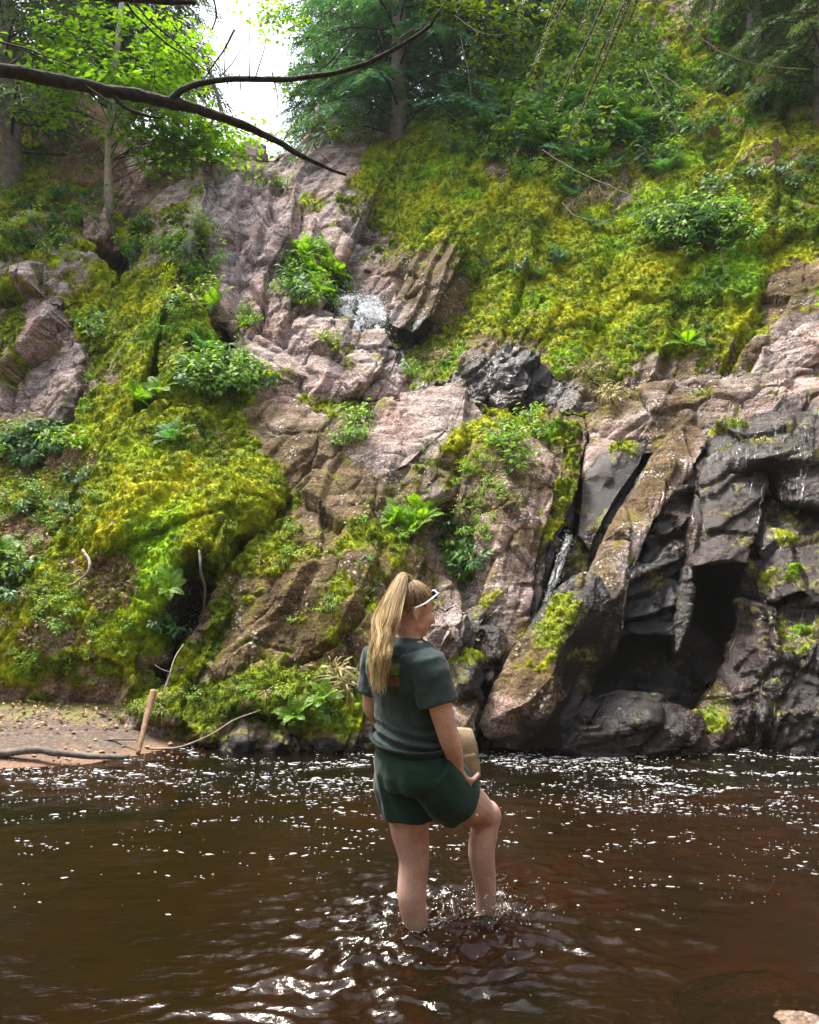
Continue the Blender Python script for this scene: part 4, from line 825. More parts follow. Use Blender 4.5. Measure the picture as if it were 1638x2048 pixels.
M_VEIL = veil_mat()

def falls(name, label, lines, amp, mist, r0, seed, layers=2):
    """White water: broken, see-through veils between two edge lines, and drops of spray."""
    r = np.random.default_rng(seed); VV, FF, A, B, k = [], [], [], [], 0; nu, nv = 22, 40
    Lf, Rt = [smooth_path([tuple(at(*a)) for a in ln], nv) for ln in lines]; wid = np.linalg.norm(Lf - Rt, axis=1).mean()
    for ly in range(layers):
        u = np.linspace(-.08 * ly, 1 + .08 * ly, nu); P = (Lf[:, None] * (1 - u[None, :, None]) + Rt[:, None] * u[None, :, None]).reshape(-1, 3)
        bul = np.sin(np.clip(np.tile(u, nv), 0, 1) * math.pi) * amp * 1.2
        q = P * np.array((16, 16, 7)); P = P + np.stack((gnoise(q, seed + ly), gnoise(q, seed + 5 + ly), .6 * gnoise(q, seed + 9 + ly)), 1) * amp; P[:, 1] -= bul + .012 * ly
        i = (np.arange(nv - 1)[:, None] * nu + np.arange(nu - 1)[None]).ravel(); F = np.stack((i, i + 1, i + nu + 1, i + nu), 1)
        VV.append(P); FF.append(np.concatenate((F[:, [0, 1, 2]], F[:, [0, 2, 3]])) + k); A.append(np.tile(np.linspace(0, 1, nu), nv) + 3.7 * 0); B.append(np.repeat(np.linspace(0, 1, nv), nu)); k += len(P)
    me = mesh_np(name, np.concatenate(VV), np.concatenate(FF), True, [M_VEIL]); fattr(me, 'fu', np.concatenate(A)); fattr(me, 'fv', np.concatenate(B))
    o = link(name, me); tag(o, label, 'waterfall', kind='stuff')
    o6 = np.array([(1, 0, 0), (-1, 0, 0), (0, 1, 0), (0, -1, 0), (0, 0, 1), (0, 0, -1)], float); f8 = np.array([(0, 2, 4), (2, 1, 4), (1, 3, 4), (3, 0, 4), (2, 0, 5), (1, 2, 5), (3, 1, 5), (0, 3, 5)])
    VV, FF, k = [], [], 0
    for i in range(mist):
        u = r.random(); q = int(r.integers(4, nv)); c = Lf[q] * (1 - u) + Rt[q] * u + r.normal(0, wid * .22, 3); c[1] -= amp; VV.append(c + o6 * r0 * r.uniform(.3, 1.0)); FF.append(f8 + k); k += 6
    tag(link('spray', mesh_np('spray', np.concatenate(VV), np.concatenate(FF), True, [M_WHITE]), o), kind='stuff')

def foam_specks():
    """Flecks of foam drifting on the pool: small lens-shaped caps."""
    n = 90000
    x = rng.uniform(-4.2, 4.2, n); y = rng.uniform(2.2, 6.1, n) ** 1.0
    P = np.stack((x, y, 0 * x), 1)
    Q = P + .35 * np.stack((gnoise(P * 1.2, 311), gnoise(P * 1.2, 313), 0 * x), 1)
    streak = .25 + 1.5 * (1 - np.abs(2.2 * gnoise(Q * np.array((.9, 3.0, 1)), 301))).clip(0, 1) ** 4 + .7 * fbm(P * np.array((3, 8, 1)), 3, 303)
    dens = sstep(3.1, 4.7, y) * .55 + .05 * sstep(2.6, 3.6, y) * sstep(-1.0, .3, x)
    dens = dens + .9 * sstep(.6, 2.0, x) * sstep(4.2, 5.2, y) + .25 * sstep(4.9, 5.5, y)  # foam thickened at right; extra white flecks stand in for sky shimmer
    dens *= 1 - .5 * np.exp(-((x - .9) / .5) ** 2 - ((y - 4.4) / .5) ** 2)
    keep = rng.random(n) < np.clip(dens * np.clip(streak - .25, 0, 1.4) ** 1.5 * .40, 0, 1)
    x, y = x[keep], y[keep]; n = len(x)
    r = .0020 + .0085 * rng.random(n) ** 4.5
    r *= np.where(y > 5, 1.25, 1)
    el = 1 + 2.2 * rng.random(n) + .5 * rng.random(n)
    h = wave(x, y)
    a = np.arange(6) * math.pi / 3
    V = np.empty((n, 7, 3)); ang = rng.normal(0, .25, n)
    ca, sa = np.cos(ang)[:, None], np.sin(ang)[:, None]
    jit = 1 + .35 * rng.normal(0, 1, (n, 6))
    ex, ey = np.cos(a)[None] * (r * el)[:, None] * jit, np.sin(a)[None] * r[:, None] * jit
    V[:, :6, 0] = x[:, None] + ex * ca - ey * sa; V[:, :6, 1] = y[:, None] + ex * sa + ey * ca; V[:, :6, 2] = h[:, None] - .0008
    V[:, 6] = np.stack((x, y, h + .0012 + r * .10), 1)
    F = np.array([(k, (k + 1) % 6, 6) for k in range(6)])
    F = (F[None] + 7 * np.arange(n)[:, None, None]).reshape(-1, 3)
    me = mesh_np('foam', V.reshape(-1, 3), F, True, [M_WHITE])
    tag(link('foam', me), 'white foam flecks drifting across the brown pool', 'foam', kind='stuff')
foam_specks()
# ---------------------------------------------------------------- small meshes for plants
class Build:
    """Collects triangles per material slot."""
    def __init__(self): self.V = []; self.F = []; self.n = 0
    def add(self, V, F):
        self.V.append(np.asarray(V, float)); self.F.append(np.asarray(F, int) + self.n); self.n += len(V)
    def mesh(self, name, mat, smooth=True): return mesh_np(name, np.concatenate(self.V), np.concatenate(self.F), smooth, [mat])

def tube_np(path, radii, sides=6, caps=True):
    P = np.asarray(path, float); n = len(P); radii = np.broadcast_to(np.asarray(radii, float), (n,))
    T = np.gradient(P, axis=0); T /= np.maximum(np.linalg.norm(T, axis=1, keepdims=True), 1e-9)
    ref = np.array((0, 0, 1.)) if abs(T[0, 2]) < .9 else np.array((1., 0, 0))
    A = np.cross(T, ref); A /= np.maximum(np.linalg.norm(A, axis=1, keepdims=True), 1e-9); B = np.cross(T, A)
    a = np.arange(sides) * 2 * math.pi / sides
    V = (P[:, None] + radii[:, None, None] * (np.cos(a)[None, :, None] * A[:, None] + np.sin(a)[None, :, None] * B[:, None])).reshape(-1, 3)
    F = []
    for i in range(n - 1):
        for j in range(sides):
            k = (j + 1) % sides
            p, q, r, s = i * sides + j, i * sides + k, (i + 1) * sides + k, (i + 1) * sides + j
            F += [(p, q, r), (p, r, s)]
    if caps:
        for b in (0, (n - 1) * sides):
            for j in range(1, sides - 1): F.append((b, b + j, b + j + 1) if b else (b, b + j + 1, b + j))
    return V, np.array(F)

def smooth_path(pts, n):
    """Catmull-Rom through the points."""
    P = np.asarray(pts, float); P = np.concatenate((2 * P[:1] - P[1:2], P, 2 * P[-1:] - P[-2:-1]))
    out = []
    m = len(P) - 3
    for t in np.linspace(0, m - 1e-6, n):
        i = int(t); u = t - i; a, b, c, d = P[i:i + 4]
        out.append(.5 * ((2 * b) + (c - a) * u + (2 * a - 5 * b + 4 * c - d) * u * u + (3 * b - a - 3 * c + d) * u ** 3))
    return np.array(out)

def leaves_np(P, D, Nn, ln, wd, fold=.18, droop=.15):
    """Six-cornered folded leaves: base points P, directions D, upward normals Nn."""
    D = D / np.maximum(np.linalg.norm(D, axis=1, keepdims=True), 1e-9)
    S = np.cross(D, Nn); S /= np.maximum(np.linalg.norm(S, axis=1, keepdims=True), 1e-9); U = np.cross(S, D)
    ln = np.broadcast_to(ln, (len(P),))[:, None]; wd = np.broadcast_to(wd, (len(P),))[:, None]
    v = np.stack((P, P + D * ln * .35 + S * wd * .5 + U * wd * fold, P + D * ln * .35 - S * wd * .5 + U * wd * fold, P + D * ln * .45 - U * ln * droop * .2,
                  P + D * ln * .72 + S * wd * .33 + U * (wd * fold * .6 - ln * droop * .5), P + D * ln * .72 - S * wd * .33 + U * (wd * fold * .6 - ln * droop * .5), P + D * ln - U * ln * droop), 1)
    F = np.array([(0, 1, 3), (0, 3, 2), (1, 4, 3), (2, 3, 5), (3, 4, 6), (3, 6, 5)])
    return v.reshape(-1, 3), (F[None] + 7 * np.arange(len(P))[:, None, None]).reshape(-1, 3)

def blades_np(P, D, Nn, ln, wd):
    """Flat lozenge leaflets of two triangles."""
    D = D / np.maximum(np.linalg.norm(D, axis=1, keepdims=True), 1e-9)
    S = np.cross(D, Nn); S /= np.maximum(np.linalg.norm(S, axis=1, keepdims=True), 1e-9)
    ln = np.broadcast_to(ln, (len(P),))[:, None]; wd = np.broadcast_to(wd, (len(P),))[:, None]
    v = np.stack((P, P + D * ln * .45 + S * wd * .5, P + D * ln, P + D * ln * .45 - S * wd * .5), 1)
    F = np.array([(0, 1, 2), (0, 2, 3)])
    return v.reshape(-1, 3), (F[None] + 4 * np.arange(len(P))[:, None, None]).reshape(-1, 3)

# ---------------------------------------------------------------- ferns
def frond_mesh(seed, mat):
    r = np.random.default_rng(seed); b = Build()
    n = 24; t = np.linspace(0, 1, n)
    arch = .9 + .5 * r.random(); a = .95 - arch * 1.25 * t ** 1.3
    step = 1 / n
    x = np.cumsum(np.cos(a)) * step; z = np.cumsum(np.sin(a)) * step; y = .10 * (r.random() - .5) * t ** 2
    path = np.stack((x, y, z), 1)
    V, F = tube_np(path, .010 * (1 - .8 * t), 3, False); b.add(V, F)
    T = np.gradient(path, axis=0); T /= np.linalg.norm(T, axis=1, keepdims=True)
    up = np.cross(T, np.array((0, 1., 0))); up *= -1
    prof = np.sin(np.clip(t * 1.05 + .06, 0, 1) * math.pi) ** .75 * (1 - .35 * t)
    for s in (1, -1):
        m = t > .12
        P = path[m]; k = m.sum()
        D = np.array((0, s, 0)) * 1.0 + T[m] * .45 + up[m] * .12 + r.normal(0, .07, (k, 3)) - np.array((0, 0, .12))
        ln = .27 * prof[m] + .015
        V, F = leaves_np(P, D, up[m] + r.normal(0, .12, (k, 3)), ln, .050, .05, .22); b.add(V, F)
    return b.mesh('frond', mat)
FRONDS = {k: [frond_mesh(s, m) for s in (1, 2, 3)] for k, m in (('g', M_FERN), ('b', M_FERNB), ('y', M_LEAF))}

def upright(n, k=.6):
    v = Vector(n) * (1 - k) + Vector((0, 0, 1)) * k
    return v.normalized().to_track_quat('Z', 'Y')

def fern(px, py, size, label, group=None, kind='g', n=8, k=.55, r=random.Random(5)):
    h = spot(px, py)
    if h is None: return
    o = empty('fern', h[0] - h[1] * .02); o.rotation_mode = 'QUATERNION'; o.rotation_quaternion = upright(h[1], k); tag(o, label, 'fern', group)
    a0 = r.random() * 6.28
    for i in range(n):
        f = link('frond', r.choice(FRONDS[kind]), o)
        f.rotation_euler = (r.uniform(-.25, .25), r.uniform(-.45, .25), a0 + i * 6.28 / n + r.uniform(-.3, .3))
        s = size * r.uniform(.7, 1.1); f.scale = (s, s, s)
    return o

# ---------------------------------------------------------------- leafy plants
def plant_meshes(seed, stems, height, leaf, mat, stemmat, spread=.6, narrow=.55, per=7):
    r = np.random.default_rng(seed); bs, bl = Build(), Build()
    for i in range(stems):
        a = r.random() * 6.28; out = spread * height * (.3 + .7 * r.random()); h = height * (.55 + .55 * r.random())
        path = smooth_path([(0, 0, 0), (math.cos(a) * out * .35, math.sin(a) * out * .35, h * .6), (math.cos(a) * out, math.sin(a) * out, h)], 8)
        V, F = tube_np(path, np.linspace(.006, .002, 8), 3, False); bs.add(V, F)
        k = per; ts = np.sort(r.uniform(.35, 1, k)) * 7; ts[-1] = 7
        P = np.stack([np.interp(ts, np.arange(8), path[:, c]) for c in range(3)], 1)
        ang = a + np.where(np.arange(k) % 2 == 0, 1, -1) * r.uniform(.5, 1.5, k); ang[-1] = a
        D = np.stack((np.cos(ang), np.sin(ang), r.uniform(-.35, .2, k)), 1)
        # small side twig then the leaf
        off = D * (leaf * r.uniform(.1, .9, k))[:, None]
        Nn = np.stack((r.normal(0, .25, k), r.normal(0, .25, k), np.ones(k)), 1)
        l_ = leaf * r.uniform(.7, 1.2, k)
        V, F = leaves_np(P + off * .5, D, Nn, l_, l_ * narrow, .1, .25); bl.add(V, F)
    return bs.mesh('stem', stemmat), bl.mesh('leaves', mat)

PLANTS = {
    'b': [plant_meshes(s, 9, .26, .062, M_LEAF, M_TWIG, .75) for s in (11, 12, 13)],
    'y': [plant_meshes(s, 9, .26, .058, M_LEAFY, M_TWIG, .75) for s in (21, 22)],
    'd': [plant_meshes(s, 9, .26, .075, M_LEAFD, M_TWIG, .75) for s in (31, 32)],
    'n': [plant_meshes(s, 12, .22, .07, M_LEAF, M_TWIG, .8, .28, 9) for s in (41, 42)],
}
def plant(px, py, size, label, group=None, kind='b', k=.55, r=random.Random(9)):
    h = spot(px, py)
    if h is None: return
    st, lv = r.choice(PLANTS[kind])
    o = empty('leafy_plant', h[0] - h[1] * .015); o.rotation_mode = 'QUATERNION'
    o.rotation_quaternion = upright(h[1], k) @ Matrix.Rotation(r.random() * 6.28, 3, 'Z').to_quaternion(); tag(o, label, 'plant', group)
    s = size * r.uniform(.8, 1.2); o.scale = (s, s, s)
    link('stem', st, o); tag(link('leaves', lv, o), kind='stuff')
    return o

def cluster(fn, cx, cy_, rx, ry, n, size, label, group, kind, ang=0, seed=0, **kw):
    r = random.Random(seed + int(cx) * 7 + int(cy_))
    for i in range(n):
        a, q = r.random() * 6.28, math.sqrt(r.random())
        u, v = rx * q * math.cos(a), ry * q * math.sin(a); c, s = math.cos(R(ang)), math.sin(R(ang))
        lb = label
        if n >= 9:      # say where in its group it stands
            fx, fy = u / max(rx, 1), v / max(ry, 1)
            wx = 'left' if u * c + v * s < -.33 * rx else ('right' if u * c + v * s > .33 * rx else 'middle'); wy = 'upper' if -u * s + v * c < 0 else 'lower'
            lb = label + ', ' + wy + ' ' + wx
        fn(cx + u * c + v * s, cy_ - u * s + v * c, size, lb, group if n > 1 else None, r.choice(kind), **kw)

cluster(plant, 455, 765, 85, 32, 14, 1.1, 'leafy plant in the patch above the mossy boulder', 'leafy plants above the mossy boulder', 'bby', seed=1)
cluster(plant, 395, 520, 35, 60, 8, 1.25, 'pale green leafy plant on top of the tall mossy slab', 'leafy plants on the tall mossy slab', 'by', -10, seed=2)
cluster(plant, 385, 600, 45, 25, 6, 1.25, 'yellow green leafy plant in the hollow right of the mossy slab', 'leafy plants in the hollow', 'y', seed=3)
cluster(plant, 290, 500, 50, 70, 9, 1.0, 'small green plant on the upper left side of the tall mossy slab', 'plants on the side of the mossy slab', 'bd', 60, seed=4)
cluster(plant, 1020, 905, 42, 42, 9, .95, 'bright green plant in the cleft at the right end of the pinkish slab', 'bright plants at the end of the pinkish slab', 'by', 40, seed=5)
cluster(plant, 930, 1110, 38, 60, 11, .9, 'upright leafy plant in the shady hollow above the woman', 'leafy plants in the hollow above the woman', 'bdn', seed=6)
cluster(plant, 708, 868, 18, 50, 7, .8, 'small green plant in the crack left of the pinkish slab', 'plants in the crack', 'b', -35, seed=7)
cluster(plant, 1075, 855, 18, 26, 4, .8, 'small green plant at the foot of the low dark rocks', 'plants at the foot of the dark rocks', 'b', seed=8)
cluster(plant, 55, 895, 60, 22, 9, 1.1, 'dark green broad-leaved plant under the left cliff', 'broad-leaved plants under the left cliff', 'bd', seed=9)
cluster(plant, 90, 985, 90, 60, 9, .8, 'small plant among brown leaves on the left slope', 'plants on the left slope', 'bd', seed=10)
cluster(plant, 20, 1180, 35, 40, 6, .85, 'bluish green plant at the left edge of the photo above the bank', 'plants at the left edge of the bank', 'bd', seed=11)
cluster(plant, 115, 1240, 50, 45, 5, .5, 'small yellow green plant on the mossy bank', 'plants on the mossy bank', 'by', seed=12)
cluster(plant, 330, 1265, 20, 14, 2, .9, 'broad-leaved green plant in the dark gap under the mossy boulder', 'plants in the dark gap', 'd', seed=13)
cluster(plant, 500, 640, 25, 30, 4, .7, 'tiny green plant in a crack of the pink ridge', 'plants in cracks of the ridge', 'b', seed=14)
cluster(plant, 660, 700, 18, 20, 3, .7, 'tiny yellow green plant between the blocks of the ridge', 'plants between the blocks', 'y', seed=15)
cluster(plant, 615, 590, 60, 26, 9, .95, 'leafy green plant on the right flank of the pink ridge', 'leafy plants on the flank of the ridge', 'b', -45, seed=16)
cluster(plant, 700, 285, 36, 26, 7, 1.3, 'yellow green sapling growing on the tall grey slab', 'saplings on the grey slab', 'y', seed=17)
cluster(plant, 625, 265, 18, 14, 3, 1.1, 'small green sapling near the top of the tall grey slab', 'saplings near the top of the grey slab', 'b', seed=18)
cluster(plant, 560, 375, 20, 12, 2, .8, 'tiny plant on the moss cap of the pink crest', 'plants on the moss cap', 'b', seed=19)
cluster(plant, 450, 300, 40, 20, 7, 1.4, 'bright green bush on the skyline left of the far grey crag', 'bushes on the skyline', 'by', seed=20)
cluster(plant, 1130, 170, 190, 150, 95, 1.75, 'bright green bush on the upper hillside', 'bushes on the upper hillside', 'byb', 0, seed=21)
cluster(plant, 960, 250, 110, 50, 18, 1.5, 'blue green bush at the top of the mossy face', 'bushes at the top of the mossy face', 'bd', 40, seed=22)
cluster(plant, 1400, 465, 90, 40, 16, 1.5, 'dark green leafy plant on the shaded right hillside', 'dark leafy plants on the hillside', 'bd', 5, seed=23)
cluster(plant, 1090, 530, 40, 30, 7, .9, 'small dark leafy plant in the middle of the mossy hillside', 'small plants mid hillside', 'bd', 30, seed=24)
cluster(plant, 1300, 260, 120, 100, 16, 1.3, 'shaded green plant on the dark upper right hillside', 'shaded plants on the hillside', 'bd', 0, seed=25)
cluster(plant, 1560, 120, 120, 150, 18, 1.6, 'dark bush in the shade at the top right', 'dark bushes at the top right', 'd', 0, seed=26)
cluster(plant, 1530, 390, 100, 80, 8, 1.0, 'small dark plant at the right edge of the hillside', 'small plants at the right edge', 'd', 0, seed=27)
cluster(plant, 120, 500, 60, 30, 5, .8, 'tiny green plant on the upper ledge of the left cliff', 'plants on the upper ledge', 'bd', seed=28)
cluster(plant, 190, 650, 25, 30, 4, .9, 'green plant between the left cliff and the mossy slab', 'plants beside the cliff', 'bd', seed=29)
cluster(plant, 600, 1420, 60, 30, 3, .5, 'thin yellow green plant on the low mossy ledge', 'thin plants on the low ledge', 'yn', seed=30)
cluster(plant, 820, 765, 12, 18, 3, .7, 'small pale green plant behind the pinkish slab', 'plants behind the pinkish slab', 'b', seed=31)

for a in [(398, 700, .42, 'large bluish fern between the short pillar and the leafy plants', 'b'), (345, 880, .36, 'pale bluish fern on top of the big mossy boulder', 'b'), (268, 800, .40, 'fern arching over the left edge of the big mossy boulder', 'y'), (322, 785, .35, 'fern arching beside the top of the big mossy boulder', 'y'),
          (335, 1180, .24, 'fern hanging over the dark hollow of the mossy boulder', 'y'), (1375, 690, .40, 'bright green fern low on the hillside above the black rock', 'y'), (1335, 345, .45, 'bluish fern alone on the dark part of the hillside', 'b'), (590, 1435, .22, 'bright fern on the low mossy ledge by the water', 'y'), (650, 1400, .20, 'small fern on the ledge close to the woman', 'y'),
          (1205, 330, .5, 'hanging fern at the edge of the bare earth hollow', 'g'), (1130, 395, .45, 'bluish green fern above the pale dead grass', 'b'), (1215, 350, .4, 'green fern among dead twigs on the hillside', 'g'), (495, 655, .28, 'small fern in a cleft of the pink ridge', 'y'), (1440, 500, .45, 'dark fern below the dark leafy plants', 'g'), (1185, 455, .32, 'small fern under the pale dead grass', 'g')]:
    fern(a[0], a[1], a[2], a[3], None, a[4])
cluster(fern, 640, 560, 50, 26, 9, .42, 'bright fern on the bank just left of the white waterfall', 'ferns left of the waterfall', 'y', -45, seed=1)
cluster(fern, 620, 505, 26, 16, 4, .40, 'bright fern between the pink crest and the ravine', 'ferns between crest and ravine', 'y', seed=2)
cluster(fern, 1150, 270, 120, 60, 26, .66, 'bluish green fern in the upper hillside bank', 'ferns of the upper hillside', 'bbg', 0, seed=3)
cluster(fern, 1060, 180, 130, 90, 24, .65, 'yellow green fern high on the hillside under the hanging bough', 'ferns under the hanging bough', 'yg', 30, seed=4)
cluster(fern, 1370, 480, 70, 26, 7, .5, 'dark green fern among the leafy plants of the shaded hillside', 'ferns of the shaded hillside', 'g', 0, seed=5)
cluster(fern, 815, 1045, 36, 26, 6, .26, 'small fern on the brown outcrop above the ponytail', 'ferns on the brown outcrop', 'y', 0, seed=6)
cluster(fern, 30, 1120, 40, 24, 3, .3, 'dark fern on the slope at the left edge', 'ferns at the left edge', 'g', 0, seed=7)
cluster(fern, 430, 790, 60, 16, 5, .32, 'small fern under the leafy plants of the shaded ledge', 'ferns of the shaded ledge', 'yg', 0, seed=8)
cluster(fern, 410, 610, 30, 20, 4, .42, 'arching fern above the short pillar', 'ferns above the pillar', 'y', 0, seed=9)

# ---------------------------------------------------------------- grass and dead leaves
def grass_proto(name, n, mat, seed, hang):
    r = np.random.default_rng(seed); b = Build()
    for i in range(n):
        a = r.random() * 6.28; l_ = .6 + .6 * r.random(); o_ = np.array((math.cos(a), math.sin(a), 0))
        p = [o_ * .05, o_ * .25 * l_ + np.array((0, 0, .55 * l_)), o_ * .6 * l_ + np.array((0, 0, (.62 - .4 * hang) * l_)), o_ * .85 * l_ + np.array((0, 0, (.5 - 1.0 * hang) * l_))]
        P = smooth_path(p, 5); s = np.array((-math.sin(a), math.cos(a), 0)); w_ = np.array((.022, .02, .016, .01, .001))[:, None]
        V = np.concatenate((P - s * w_, P + s * w_)); F = []
        for k in range(4): F += [(k, k + 1, k + 6), (k, k + 6, k + 5)]
        b.add(V, F)
    return bpy.data.objects.new(name, b.mesh(name, mat))
G_GRASS = scatter_group('grass_scatter', [grass_proto('grass_source', 16, M_GRASS, 3, .5), grass_proto('grass_source', 14, M_GRASS, 4, .8), grass_proto('grass_source', 12, M_STRAW, 5, .9)])
G_STRAW = scatter_group('straw_scatter', [grass_proto('straw_source', 18, M_STRAW, 7, 1.1)])
def zone_points(zs, per, seed):
    r = random.Random(seed); P = []; Nn = []
    for cx, cy_, rx, ry, ang, n in zs:
        c, s = math.cos(R(ang)), math.sin(R(ang))
        for i in range(int(n * per)):
            a, q = r.random() * 6.28, math.sqrt(r.random()); u, v = rx * q * math.cos(a), ry * q * math.sin(a)
            h = spot(cx + u * c + v * s, cy_ - u * s + v * c)
            if h is None: continue
            P.append(h[0] - h[1] * .01); Nn.append(h[1])
    return np.array(P), np.array(Nn)
def grass_mass(name, zs, grp, smin, smax, seed, up=.5):
    P, Nn = zone_points(zs, 1, seed); k = len(P)
    nn = Nn * (1 - up) + np.array((0, 0, up)) + rng.normal(0, .12, (k, 3))
    points_obj(name, P, euler_from_normal(nn, rng.random(k) * 6.28), smin + (smax - smin) * rng.random(k), grp)
grass_mass('grass', [(800, 1000, 90, 60, 0, 26), (700, 1180, 80, 80, 0, 10), (640, 1400, 110, 60, 0, 12), (430, 1410, 150, 40, 0, 8), (850, 730, 40, 30, 0, 30), (880, 900, 90, 30, 20, 10), (1000, 980, 40, 60, 60, 14), (940, 1040, 40, 60, 0, 16), (400, 890, 60, 60, 0, 12), (300, 640, 80, 120, 40, 22), (1200, 700, 120, 60, 0, 46), (1050, 640, 120, 60, 20, 18), (960, 260, 40, 40, 40, 30), (120, 1250, 130, 110, 0, 34), (90, 990, 120, 70, 0, 20), (1150, 330, 250, 120, 0, 140), (1100, 120, 200, 110, 0, 90), (60, 420, 140, 70, 0, 20), (250, 1430, 90, 10, 0, 20), (560, 1110, 70, 30, 20, 10)], G_GRASS, .06, .15, 1)
grass_mass('dead_grass', [(1165, 400, 35, 30, 0, 22), (1190, 750, 40, 30, 0, 16), (880, 720, 20, 14, 0, 6), (1220, 790, 20, 12, 0, 8), (670, 1360, 20, 40, 0, 8)], G_STRAW, .16, .30, 2, .2)

def litter():
    P, Nn = zone_points([(1000, 480, 250, 250, 0, 420), (1300, 620, 300, 160, 0, 350), (300, 900, 200, 300, 0, 300), (750, 1150, 250, 250, 0, 250), (220, 1165, 55, 60, -40, 900), (110, 1270, 80, 30, 0, 350), (60, 950, 90, 60, 0, 500), (140, 920, 60, 30, 0, 350), (40, 1080, 60, 40, 0, 250), (180, 1130, 60, 20, 0, 200), (60, 330, 150, 90, 0, 450), (180, 590, 50, 30, 0, 80), (1230, 330, 140, 100, 0, 350), (1500, 330, 140, 120, 0, 250), (640, 1320, 60, 20, 0, 60)], 1, 5)
    x = rng.uniform(-4.6, -1.9, 1100); y = rng.uniform(5.5, 6.9, 1100)
    ok = y > 5.62 + .22 * (x + 3.0) + .3
    z = np.clip((y - (5.32 + .22 * (x + 3))) * .16, 0, .18) + .02
    P = np.concatenate((P, np.stack((x, y, z), 1)[ok])); Nn = np.concatenate((Nn, np.tile((0, 0, 1.), (ok.sum(), 1))))
    k = len(P); nn = Nn + rng.normal(0, .35, (k, 3)); D = np.cross(nn, rng.normal(0, 1, (k, 3)))
    l_ = .022 + .035 * rng.random(k)
    V, F = leaves_np(P + Nn * .012, D, nn, l_, l_ * .55, .15, .15)
    tag(link('leaf_litter', mesh_np('leaf_litter', V, F, True, [M_LITTER])), kind='stuff')
litter()

# low leafy growth nobody could count, between the bigger plants
G_COVER = scatter_group('cover_scatter', [bpy.data.objects.new('cover_source', PLANTS[k][0][1]) for k in ('b', 'y', 'd', 'n')])
G_SPRIG = scatter_group('sprig_scatter', [bpy.data.objects.new('sprig_source', PLANTS[k][1][1]) for k in ('b', 'y')])
grass_mass('ground_cover', [(1130, 200, 230, 180, 0, 330), (980, 260, 90, 60, 40, 60), (1400, 470, 120, 50, 0, 60), (1300, 220, 90, 120, 0, 70), (620, 560, 60, 60, -45, 40), (450, 760, 95, 36, 0, 40), (60, 900, 90, 40, 0, 30), (370, 560, 50, 90, 0, 22), (60, 430, 160, 80, 0, 50)], G_COVER, .5, 1.2, 11, .5)
grass_mass('sprigs', [(300, 1000, 200, 180, 0, 10), (120, 1270, 140, 120, 0, 40), (250, 680, 100, 220, -30, 22), (950, 450, 160, 160, 40, 50), (1200, 620, 250, 130, 0, 90), (700, 1150, 150, 150, 0, 30), (560, 1410, 200, 60, 0, 10), (950, 1000, 60, 100, 0, 40), (80, 1020, 120, 80, 0, 40)], G_SPRIG, .15, .4, 12, .5)

falls('waterfall', 'small white waterfall at the head of the ravine', [[(690, 600, 10.6), (682, 598, 10.45), (680, 620, 10.2), (688, 650, 9.95), (712, 688, 9.7)], [(738, 588, 10.65), (754, 600, 10.5), (762, 630, 10.2), (764, 665, 9.95), (772, 705, 9.7)]], .05, 1500, .009, 1, 6)
falls('cascade', 'thin white cascade in the cleft beside the leaning boulder', [[(1138, 1050, 6.95), (1122, 1090, 6.82), (1100, 1150, 6.62), (1082, 1220, 6.42), (1066, 1285, 6.25)], [(1150, 1060, 6.9), (1140, 1095, 6.8), (1120, 1150, 6.6), (1094, 1220, 6.4), (1080, 1290, 6.25)]], .030, 420, .0045, 2, 2)
falls('cascade', 'trickle of white water running into the pool right of the woman', [[(930, 1400, 5.86), (932, 1450, 5.76), (934, 1500, 5.7)], [(944, 1400, 5.86), (950, 1450, 5.76), (958, 1500, 5.7)]], .012, 50, .005, 3, 2)
falls('cascade', 'far white trickle behind the pinkish slab', [[(822, 740, 9.15), (826, 765, 9.05), (835, 795, 8.95)], [(834, 742, 9.15), (842, 768, 9.05), (862, 795, 8.95)]], .015, 30, .007, 4, 2)

def rivulets():
    """Water running down the black rock in thin bright threads."""
    r = random.Random(4); VV, FF, k = [], [], 0
    starts = [(r.uniform(1430, 1640), r.uniform(800, 900), r.uniform(60, 200)) for _ in range(16)] + [(r.uniform(1540, 1600), r.uniform(920, 1000), r.uniform(80, 140)) for _ in range(10)] + [(r.uniform(1480, 1640), r.uniform(1150, 1350), r.uniform(60, 180)) for _ in range(8)] + [(r.uniform(1280, 1390), r.uniform(930, 1150), r.uniform(30, 90)) for _ in range(8)]
    for px, py, ln in starts:
        pts = []; x = px
        for q in range(int(ln / 9)):
            h = spot(x, py + q * 9); x += r.gauss(-1.6, 2.5)
            if h is None: break
            if pts and (Vector(pts[-1]) - h[0]).length > .35: break
            pts.append(tuple(h[0] + h[1] * .006))
        if len(pts) < 4: continue
        p = np.array(pts); V, F = tube_np(smooth_path(p, len(p) * 2), r.uniform(.0012, .0034), 4, False); VV.append(V); FF.append(F + k); k += len(V)
    tag(link('running_water', mesh_np('running_water', np.concatenate(VV), np.concatenate(FF), True, [M_TRICKLE])), kind='stuff')
